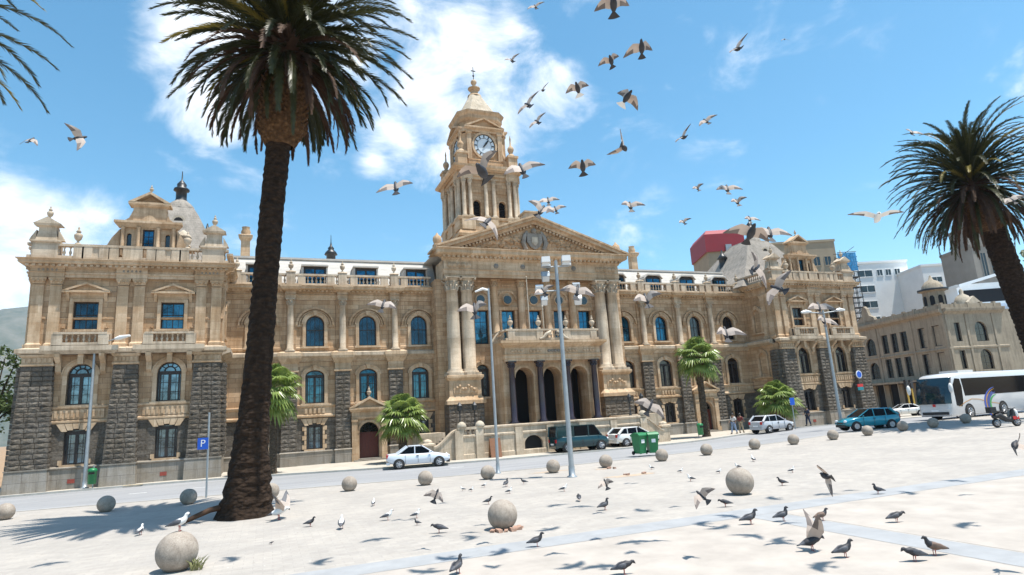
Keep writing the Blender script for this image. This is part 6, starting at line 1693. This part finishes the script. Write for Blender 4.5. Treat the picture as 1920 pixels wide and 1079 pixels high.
FLY = [(-29.93, -31.11, 12.32, 0.89, 0.23, -0.34, 'down', 1.0, 'far left sky, left one of two, over the wing'),
(-26.66, -38.85, 9.2, 1.27, 1.12, 0.05, 'mid', 1.0, 'far left sky, right one of two, over the wing'),
(-20.93, -43.48, 6.82, 1.02, -0.15, -0.41, 'mid', 1.0, 'between the tall palm and clock tower'),
(-14.73, -36.71, 16.3, 1.04, -0.25, -0.44, 'mid', 1.0, 'at the top edge, small one left'),
(-18.47, -46.74, 8.5, 0.62, 0.15, 2.73, 'up', 1.0, 'large one cut by the top edge'),
(-15.43, -36.05, 14.59, 0.95, -0.45, -0.48, 'up', 1.0, 'just right above the tower cross'),
(-16.0, -42.8, 10.41, 0.47, 0.45, 2.66, 'up', 1.0, 'left one of the fan-tailed pair at upper centre'),
(-16.94, -45.2, 9.06, 0.68, 0.15, 2.73, 'up', 1.0, 'right one of the fan-tailed pair at upper centre'),
(-17.17, -44.92, 8.24, 0.57, -0.66, 2.92, 'up', 1.0, 'white-tailed one with a raised dark wing'),
(-17.17, -43.28, 9.31, 0.57, 0.37, 2.68, 'down', 1.0, 'left of the white-tailed one, wings drooping'),
(-13.15, -33.6, 15.18, 0.71, -0.76, -0.58, 'mid', 1.0, 'small one above the diagonal gliding one'),
(-17.89, -42.42, 9.31, 0.84, -0.71, -0.56, 'mid', 1.0, 'diagonal one right of the clock dome'),
(-15.98, -38.81, 10.94, 0.89, -0.62, -0.53, 'mid', 1.0, 'small one below the diagonal gliding one'),
(-13.0, -43.45, 10.86, 0.62, -0.87, -0.63, 'mid', 1.0, 'upper right one, steeply banked'),
(11.27, -23.84, 28.17, 0.64, 0.06, -0.37, 'down', 1.0, 'tiny dark dot highest at right'),
(-10.92, -39.78, 11.12, 0.96, -0.42, -0.48, 'mid', 1.0, 'right one of two at middle right sky'),
(-13.24, -41.51, 9.55, 0.57, -0.92, -0.66, 'mid', 1.0, 'left one of two at middle right sky, banked'),
(-16.54, -43.75, 7.91, -0.1, -1.08, -0.78, 'up', 1.0, 'climbing with its tail pointing down'),
(-17.67, -44.08, 7.25, 0.62, 0.15, 2.73, 'up', 1.0, 'wide V-winged one above the pediment right slope'),
(-15.22, -41.8, 7.47, 1.04, 0.01, -0.38, 'up', 1.0, 'V-winged one lower, right of the pediment'),
(-6.23, -33.45, 11.78, 1.02, -0.28, -0.44, 'up', 1.0, 'leftmost of three small ones above the right wing'),
(-12.7, -42.18, 7.95, 1.04, 0.11, -0.36, 'mid', 1.0, 'topmost wide one of three above the right wing'),
(-9.22, -38.76, 9.08, 1.02, -0.11, -0.41, 'up', 1.0, 'lowest of three small ones above the right wing'),
(-6.75, -32.95, 10.43, 0.97, -0.37, -0.46, 'up', 1.0, 'small one left of the red building'),
(-20.86, -47.62, 5.44, 0.2, 0.62, 2.61, 'up', 1.0, 'large one flapping across the tower belfry'),
(-19.52, -45.59, 6.41, 1.04, -0.28, -0.44, 'mid', 1.0, 'at the right corner of the tower belfry'),
(-19.81, -44.76, 5.88, 0.79, 0.66, -0.23, 'down', 1.0, 'dark one in front of the belfry windows'),
(-15.66, -38.46, 8.75, 1.04, -0.03, -0.39, 'mid', 1.0, 'topmost of the trio at the pediment apex'),
(-18.36, -43.64, 6.53, 1.14, 0.57, -0.25, 'up', 1.0, 'largest of the trio at the pediment apex'),
(-15.02, -37.61, 8.83, 1.05, -0.2, -0.42, 'mid', 1.0, 'rightmost of the trio at the pediment apex'),
(-16.96, -47.11, 5.14, 0.63, -0.2, 2.8, 'mid', 1.0, 'big dark one over the right pavilion roof'),
(-6.84, -36.73, 9.32, 1.04, 0.06, -0.37, 'mid', 1.0, 'small one above the right roof lantern'),
(-15.08, -45.6, 5.69, 1.05, 0.15, -0.35, 'mid', 1.0, 'pale one right of the roof lantern'),
(-2.91, -40.41, 11.41, 0.95, 0.4, -0.3, 'mid', 1.0, 'beside the fronds of the right palm'),
(-19.66, -43.53, 4.73, 1.03, -0.08, -0.4, 'up', 1.0, 'V-winged one by the slim lamp post'),
(-20.65, -40.43, 5.38, 1.06, 0.23, -0.34, 'mid', 1.0, 'in front of the upper arched windows, left block'),
(-16.56, -44.0, 4.85, 1.02, -0.11, -0.41, 'up', 1.0, 'in front of the cornice right of the portico'),
(-15.22, -44.39, 4.17, 1.04, 0.03, -0.38, 'up', 1.0, 'V-winged one before the fourth right window'),
(-17.73, -43.58, 5.07, 1.13, 0.26, -0.33, 'mid', 1.0, 'right of the floodlight crossbar'),
(-16.44, -39.42, 5.95, 0.92, -0.45, -0.48, 'up', 1.0, 'left of the floodlight crossbar'),
(-16.0, -46.1, 4.94, 1.24, 1.07, -0.0, 'mid', 1.0, 'steep one left at the right wing parapet'),
(-15.65, -46.17, 4.62, 0.74, -0.87, -0.63, 'mid', 1.0, 'steep one right at the right wing parapet'),
(-11.68, -43.33, 4.86, 1.05, 0.15, -0.35, 'mid', 1.0, 'upper one at the right lamp arms'),
(-9.87, -41.82, 4.81, 1.05, 0.23, -0.34, 'mid', 1.0, 'lower one at the right lamp arms'),
(-16.24, -43.26, 2.97, 1.35, 0.57, -0.25, 'mid', 1.0, 'before the right end of the terrace'),
(-14.41, -45.36, 1.71, 0.24, 1.04, -0.03, 'down', 1.0, 'flying low over the paving, one wing raised'),
(-11.19, -46.35, 1.97, 1.24, 1.07, -0.0, 'up', 1.0, 'at the right edge over the paving'),
(-2.47, -42.57, 8.3, 1.03, -0.28, -0.44, 'mid', 1.0, 'pale one in the right palm crown'),
(-19.07, -38.12, 1.19, 1.32, 0.4, -0.3, 'up', 1.0, 'landing near the kerb by the white sedan side'),
(-14.68, -42.48, 1.14, 1.04, -0.79, -0.59, 'up', 1.0, 'landing left of the right large stone ball'),
(-13.49, -36.46, 0.8, 1.06, -0.28, -0.44, 'up', 1.0, 'landing on the paving below the mast')]
STAND = [(-21.59, -32.35, 0.0, -0.37, 'p', 1.33, 'right of the tall palm foot'),
(-18.5, -36.2, 0.0, 2.77, 'p', 1.48, 'left of the middle large ball'),
(-18.73, -34.5, 0.0, 2.77, 'p', 0.81, 'small one left of the middle large ball'),
(-17.1, -39.43, 0.0, -0.37, 'p', 1.44, 'below right of the middle large ball'),
(-16.75, -42.62, 0.0, -0.37, 'p', 1.45, 'at the bottom edge, centre right'),
(-19.35, -40.73, 0.0, 0.66, 'p', 1.55, 'at the bottom edge, centre left'),
(-15.71, -32.06, 0.0, -0.37, 'p', 1.23, 'behind the middle large ball'),
(-13.05, -33.75, 0.0, 1.19, 'p', 1.33, 'upright one centre right of middle ball'),
(-13.36, -35.99, 0.0, -0.03, 'p', 1.55, 'near the landing one, below the mast'),
(-11.81, -40.42, 0.0, -0.37, 'p', 1.65, 'leftmost of the middle right row'),
(-10.47, -37.99, 0.0, 2.77, 'p', 1.37, 'just below the right large ball'),
(-10.95, -40.61, -0.0, -0.37, 'p', 1.56, 'second of the middle right row'),
(-10.24, -41.15, 0.0, -0.37, 'b', 1.35, 'speckled third one of the middle right row'),
(-9.23, -42.33, 0.0, -0.37, 'p', 1.47, 'rightmost of the middle right row'),
(-5.82, -39.21, 0.0, 2.77, 'p', 1.42, 'alone on the paving, upper right'),
(-12.78, -43.97, 0.0, -0.37, 'p', 1.48, 'right of the wing-raised one'),
(-12.06, -44.86, 0.0, 2.77, 'p', 1.48, 'left of the pair at bottom right'),
(-11.42, -44.78, 0.0, 2.77, 'b', 1.59, 'brown right of the pair at bottom right'),
(-6.14, -35.77, 0.0, 2.77, 'p', 1.37, 'right of the right large ball'),
(-22.7, -34.64, -0.0, -0.37, 'p', 0.42, 'tiny one in the sun below the palm foot'),
(-13.37, -27.67, 0.0, 0.66, 'p', 1.51, 'one by the kerb left of the mast'),
(-12.44, -27.42, 0.0, 2.77, 'p', 1.2, 'one next to the kerb left of the mast'),
(-12.84, -43.25, 0.0, -0.37, 'w', 1.71, 'with both wings raised at bottom right'),
(-26.48, -29.98, 0.0, 1.19, 'g', 1.44, 'in the shade of the tall palm'),
(-24.71, -36.51, 0.84, -0.2, 'G', 1.79, 'standing on the front large stone ball'),
(-20.77, -33.5, 0.0, 1.36, 'g', 1.67, 'second from the tall palm'),
(-19.33, -32.92, 0.0, -0.2, 'g', 1.44, 'left of the small pigeon'),
(-18.48, -33.19, 0.0, -0.2, 'g', 1.22, 'between palm and middle ball'),
(-22.47, -29.98, 0.0, -0.37, 'W', 2.98, 'spreading its wings at the foot of the tall palm'),
(-19.16, -29.14, 0.0, 1.19, 'g', 1.18, 'small one far left by the kerb'),
(-15.24, -27.54, 0.0, 2.77, 'g', 0.88, 'leftmost of the kerb trio'),
(-15.03, -28.03, 0.0, -0.37, 'g', 0.87, 'middle of the kerb trio'),
(-14.14, -27.04, 0.0, -0.37, 'g', 0.91, 'rightmost of the kerb trio'),
(-14.11, -29.95, 0.0, -0.37, 'g', 1.1, 'near the slim lamp post foot'),
(-12.32, -31.06, 0.0, -0.37, 'g', 1.22, 'below the floodlight mast foot'),
(-0.59, -28.28, 0.0, 1.36, 'g', 1.4, 'behind the right large ball'),
(-8.46, -36.33, 0.8, 2.77, 'T', 0.82, 'standing on the right large stone ball'),
(-7.37, -32.3, 0.0, 2.77, 'g', 1.25, 'far one right of the sandy patch'),
(-5.76, -29.43, 0.0, -0.37, 'g', 0.95, 'far one above the sandy patch'),
(-5.72, -27.12, 0.0, 2.77, 'g', 1.02, 'far one at the sandy patch'),
(-4.92, -30.97, 0.0, -0.37, 'g', 0.91, 'far one left of the right ball'),
(-3.11, -33.2, 0.0, -0.37, 'g', 1.15, 'far one right of the right ball')]
OVER = [(-23.91, -36.83, 16.6, 0.31, 16.6),
(-18.17, -40.82, 14.6, 1.29, 14.6),
(-19.81, -39.18, 15.6, -1.3, 15.6),
(-16.13, -39.33, 16.6, 0.07, 16.6),
(-15.73, -42.2, 14.1, 2.44, 14.1),
(-16.53, -42.94, 13.6, 2.46, 13.6),
(-14.42, -42.44, 14.6, -2.32, 14.6),
(-14.07, -40.65, 16.1, -1.82, 16.1),
(-14.04, -44.21, 13.1, -2.78, 13.1),
(-13.59, -44.58, 13.1, -0.37, 13.1),
(-12.07, -40.99, 16.1, -2.91, 16.1),
(-11.67, -43.28, 14.1, -0.27, 14.1),
(-8.85, -42.81, 15.6, 0.92, 15.6),
(-9.27, -44.34, 14.1, -1.37, 14.1),
(-9.34, -45.01, 13.6, 1.09, 13.6),
(-10.65, -46.65, 12.1, 0.56, 12.1),
(-8.95, -43.38, 15.1, -2.95, 15.1),
(-5.19, -46.2, 13.6, 0.36, 13.6),
(2.43, -42.61, 18.1, -1.49, 18.1),
(-9.03, -38.65, 18.6, -0.53, 18.6),
(-7.51, -42.47, 16.1, -1.34, 16.1),
(-4.18, -41.31, 17.6, 1.2, 17.6),
(-2.56, -41.73, 17.6, -0.37, 17.6),
(-0.97, -43.16, 17.1, -2.13, 17.1),
(-9.45, -37.92, 19.1, 0.28, 19.1),
(-8.32, -40.48, 17.6, 1.74, 17.6)]
# ------------------------------------------------------------------ birds
M['b_dark'] = plain('dark_slate_feathers', (.022,.022,.027), .6, 0, .3, 14)
M['b_grey'] = plain('blue_grey_feathers', (.075,.078,.09), .6, 0, .3, 14)
M['b_pale'] = leafmat('pale_wing_feathers', (.50,.42,.36), (.68,.60,.54), .4, .7)
M['b_tip'] = leafmat('dark_flight_feathers', (.14,.115,.105), (.26,.22,.20), .2, .7)
M['b_white'] = plain('white_feathers', (.72,.71,.69), .7, 0, .06, 10)
M['b_brown'] = plain('brown_feathers', (.15,.10,.075), .7, 0, .3, 12)
M['b_leg'] = rgb('pink_bird_leg', (.42,.10,.08), .6); M['b_beak'] = rgb('dark_beak', (.06,.05,.05), .5)
def ell_tube(mb, pts, rad, seg=10, m=0, flat=1.0, mats=None):
    """closed body surface swept along a spine in the Y-Z plane, rounded ends"""
    vs = []; fs = []; P = [Vector(p) for p in pts]; n = len(P)
    for i in range(n):
        t = (P[min(i+1,n-1)]-P[max(i-1,0)]).normalized(); b = Vector((1,0,0)); c = t.cross(b)
        rx, rz_ = rad[i] if isinstance(rad[i], tuple) else (rad[i], rad[i])
        for k in range(seg):
            a = 2*pi*k/seg; vs.append(tuple(P[i]+b*cos(a)*rx+c*sin(a)*rz_))
    base = len(mb.v)
    for i in range(n-1):
        q = [(i*seg+k,i*seg+(k+1)%seg,(i+1)*seg+(k+1)%seg,(i+1)*seg+k) for k in range(seg)]
        mb.add([], [], 0)
        fs.append(q)
    mb.v += vs if mb.T is None else [tuple(mb.T@Vector(p)) for p in vs]
    for i, q in enumerate(fs):
        for f in q: mb.f.append([base+j for j in f]); mb.m.append(mats[i] if mats else m); mb.sm.append(True)
    mb.f.append([base+k for k in range(seg-1,-1,-1)]); mb.m.append(mats[0] if mats else m); mb.sm.append(True)
    mb.f.append([base+(n-1)*seg+k for k in range(seg)]); mb.m.append(mats[-1] if mats else m); mb.sm.append(True)
def wing_surf(mb, q, dih, sweep, mroot, mtip, span=.34, root=(.03,.02), fold=0.0):
    """one wing: chordwise rows from the shoulder to the tip, thin closed surface"""
    st = [(0,.075,-.075),(.10,.10,-.085),(.20,.115,-.075),(.30,.06,-.085),(.38,.0,-.10),(.44,-.06,-.105),(.47,-.10,-.108)]
    vs = []; fs = []; ms = []
    n = len(st)
    for i, (u, yf, yb) in enumerate(st):
        s_ = u*span/.34*.75; a = radians(dih)*(1-.45*(u/.47)) if dih > 0 else radians(dih)*(.5+.9*u/.47)
        # integrate height along span
        z = 0; x = 0; 
        for j in range(i):
            du = (st[j+1][0]-st[j][0])*span/.34*.75; aj = radians(dih)*(1-.5*(st[j][0]/.47)) if dih > 0 else radians(dih)*(.5+.9*st[j][0]/.47)
            x += du*cos(aj); z += du*sin(aj)
        off = -sweep*u
        for yy, dz in ((yf+off,.0),((yf+yb)/2+off,.010),(yb+off,-.002),((yf+yb)/2+off,-.006)):
            vs.append((q*(root[0]*.4+x), yy+root[1], .03+z+dz))
    for i in range(n-1):
        for k in range(4):
            f = (i*4+k,i*4+(k+1)%4,(i+1)*4+(k+1)%4,(i+1)*4+k)
            fs.append(f if q > 0 else f[::-1]); ms.append(mtip if i >= 4 or (k in (1,2) and i >= 2) else mroot)
    b = len(mb.v); mb.v += [tuple(mb.T@Vector(p)) for p in vs] if mb.T is not None else vs
    for f, m_ in zip(fs, ms): mb.f.append([b+j for j in f]); mb.m.append(m_); mb.sm.append(False)
    mb.f.append([b+j for j in (0,3,2,1)]); mb.m.append(mroot); mb.sm.append(False); mb.f.append([b+(n-1)*4+j for j in (0,1,2,3)]); mb.m.append(mtip); mb.sm.append(False)
def flying(dih, asym=0, sweep=.12, white=False, fan=.1):
    mb = MB()
    ell_tube(mb, [(0,-.10,-.005),(0,-.085,0),(0,-.03,-.005),(0,.04,-.008),(0,.10,0),(0,.135,.01),(0,.155,.014),(0,.175,.012),(0,.19,.006),(0,.205,.0)],
             [.012,.03,.052,.058,.045,.03,.028,.022,.009,.003], 10, 0, 1, [0,0,0,0,0,0,0,0,1])
    # tail fan
    n = 6; vs = [(0,-.07,.012),(0,-.07,-.006)]
    for k in range(n+1):
        a = -.55+1.1*k/n; vs += [(sin(a)*fan*1.5,-.10-cos(a)*.11,.006),(sin(a)*fan*1.5,-.10-cos(a)*.11,0)]
    fs = []
    for k in range(n): fs += [(0,2+2*k+2,2+2*k),(1,3+2*k,3+2*k+2),(2+2*k,4+2*k,5+2*k,3+2*k)]
    mb.add(vs, fs, 4 if white else 0)
    wing_surf(mb, 1, dih+asym, sweep, 2, 3); wing_surf(mb, -1, dih-asym, sweep, 2, 3)
    return mb.mesh('flying_pigeon', [M['b_dark'], M['b_beak'], M['b_pale'], M['b_tip'], M['b_white']])
FV = {'up': [flying(48,10,.1,False,.13), flying(38,-8,.18,False,.11)], 'mid': [flying(18,6,.14), flying(24,-10,.2,False,.08), flying(12,4,.05)], 'down': [flying(-26,6,.2), flying(-34,-8,.12)], 'white': [flying(50,16,.14,True,.15)]}
for i, (x,y,z,a,b,c,var,s,w) in enumerate(FLY):
    key = 'white' if 'white-tailed' in w else var
    me = FV[key][i % len(FV[key])]
    gull = i == -1
    o = D.objects.new('flying_pigeon', me); COL.objects.link(o); o.location = (x,y,z); o.rotation_euler = (a,b,c); o.scale = (s*.88,)*3
    tag(o, 'flying pigeon '+w, 'pigeon', 'pigeons in flight')
# the gull over the right of the roofs
mb = MB(); ell_tube(mb, [(0,-.16,0),(0,-.12,0),(0,-.03,-.005),(0,.06,-.005),(0,.13,.005),(0,.17,.01),(0,.20,.005),(0,.225,0)],[(.035,.006),.03,.055,.058,.04,.034,.014,.004],10,0,1,[0,0,0,0,0,0,2])
wing_surf(mb, 1, 22, .1, 0, 1, .44); wing_surf(mb, -1, 22, .1, 0, 1, .44)
gull_me = mb.mesh('flying_gull', [M['b_white'], M['b_tip'], M['b_beak']])
o = D.objects.new('flying_gull', gull_me); COL.objects.link(o); 
p = Vector(CP)+(Fv*1154.82+Rv*(1645-960)+Uv*(539.5-410))*(10.5/1154.82); o.location = p; o.rotation_euler = (.2,-.12,2.4); o.scale = (.95,)*3
tag(o, 'white gull with dark wing tips gliding left of the right palm crown', 'gull')
for i, (x,y,z,rz,s) in enumerate(OVER):
    me = FV['mid'][i % 3] if i % 2 else FV['down'][i % 2]
    o = D.objects.new('circling_pigeon', me); COL.objects.link(o); o.location = (x,y,z); o.rotation_euler = (.1,.1,rz); o.scale = (1.25,)*3
    tag(o, 'pigeon circling high above the frame, seen only by its shadow on the paving', 'pigeon', 'pigeons circling overhead')

def standing(kind, pose=0):
    """feet at origin, facing +X in the end (modelled facing +Y)"""
    mb = MB(); body, wingm, head = {'p':(0,2,1),'b':(3,3,1),'w':(0,2,1),'g':(4,2,4),'W':(4,2,4)}[kind]
    hd = [(0,.105,.20),(0,.115,.235),(0,.125,.262),(0,.145,.27),(0,.165,.262),(0,.19,.252)] if pose == 0 else [(0,.125,.17),(0,.15,.185),(0,.17,.20),(0,.19,.195),(0,.205,.18),(0,.225,.16)] if pose == 1 else [(0,.09,.205),(0,.088,.24),(0,.092,.268),(0,.112,.278),(0,.132,.27),(0,.158,.262)]
    sp = [(0,-.20,.085),(0,-.15,.10),(0,-.09,.118),(0,-.03,.13),(0,.03,.145),(0,.075,.165)]+hd
    rd = [(.022,.004),(.028,.010),(.045,.035),(.062,.055),(.066,.062),(.055,.055),(.038,.04),.028,.026,.026,.018,.003]
    mm = [wingm,wingm,body,body,body,head,head,head,head,head,5]
    ell_tube(mb, sp, rd, 10, 0, 1, mm)
    if kind in ('w','W'):
        for q in (-1,1):
            mb.T = Matrix.Translation((0,.0,.14)) @ Matrix.Rotation(-.5,4,'X'); wing_surf(mb, q, 74 if kind == 'w' else 50, .1, 6, 7 if kind == 'w' else 2, .42); mb.T = None
    else:
        for q in (-1,1):     # folded wing
            pts = [(q*.05,.06,.165),(q*.066,.02,.155),(q*.064,-.04,.14),(q*.045,-.10,.118),(q*.02,-.17,.10),(q*.008,-.205,.092)]
            rr_ = [(.008,.02),(.012,.042),(.012,.042),(.012,.032),(.01,.016),(.004,.005)]
            ell_tube(mb, pts, rr_, 8, 0, 1, [wingm]*4+[2 if kind == 'g' else 1])
    for q in (-1,1):
        mb.tube([(q*.025,.02,.10),(q*.028,.025,.05),(q*.028,.02,.004)],[.012,.006,.005],5,8)
        for a in (-.5,0,.5): mb.tube([(q*.028,.02,.005),(q*.028+sin(a)*.03,.02+cos(a)*.035,.003)],[.005,.003],4,8)
    return mb.mesh('pigeon', [M['b_dark'],M['b_dark'],M['b_grey'],M['b_brown'],M['b_white'],M['b_beak'],M['b_pale'],M['b_tip'],M['b_leg']])
SV = {('p',0):standing('p',0),('p',1):standing('p',1),('p',2):standing('p',2),('b',0):standing('b',0),('w',0):standing('w',1),('g',0):standing('g',0),('g',1):standing('g',2),('W',0):standing('W',1)}
for i, (x,y,z,rz,k,s,w) in enumerate(STAND):
    kk = {'p':('p',i%3),'b':('b',0),'w':('w',0),'g':('g',i%2),'G':('g',0),'T':('g',1),'W':('W',0)}[k]
    nm = 'gull' if k in 'gGTW' else 'pigeon'
    o = D.objects.new(nm, SV[kk]); COL.objects.link(o); o.location = (x,y,z); o.rotation_euler = (0,0,rz-pi/2); o.scale = (s,)*3
    o.scale = (s*(.62 if k == 'W' else .78 if k == 'w' else .76),)*3
    tag(o, {'gull':'white gull ','pigeon':'dark pigeon '}[nm]+w, nm, {'gull':'gulls on the paving','pigeon':'pigeons on the paving'}[nm])
# ------------------------------------------------------------------ air
mb = MB(); mb.box(-2200, 700, -300, 2700, -2, 460)
hz, nt_, b_ = mat('haze_air'); nt_.nodes.remove(b_)
pv = nt_.nodes.new('ShaderNodeVolumePrincipled'); pv.inputs['Density'].default_value = .00010; pv.inputs['Color'].default_value = (.55,.74,1,1)
nt_.links.new(pv.outputs[0], nt_.nodes['Material Output'].inputs['Volume'])
tag(mb.build('haze', hz), kind='stuff')
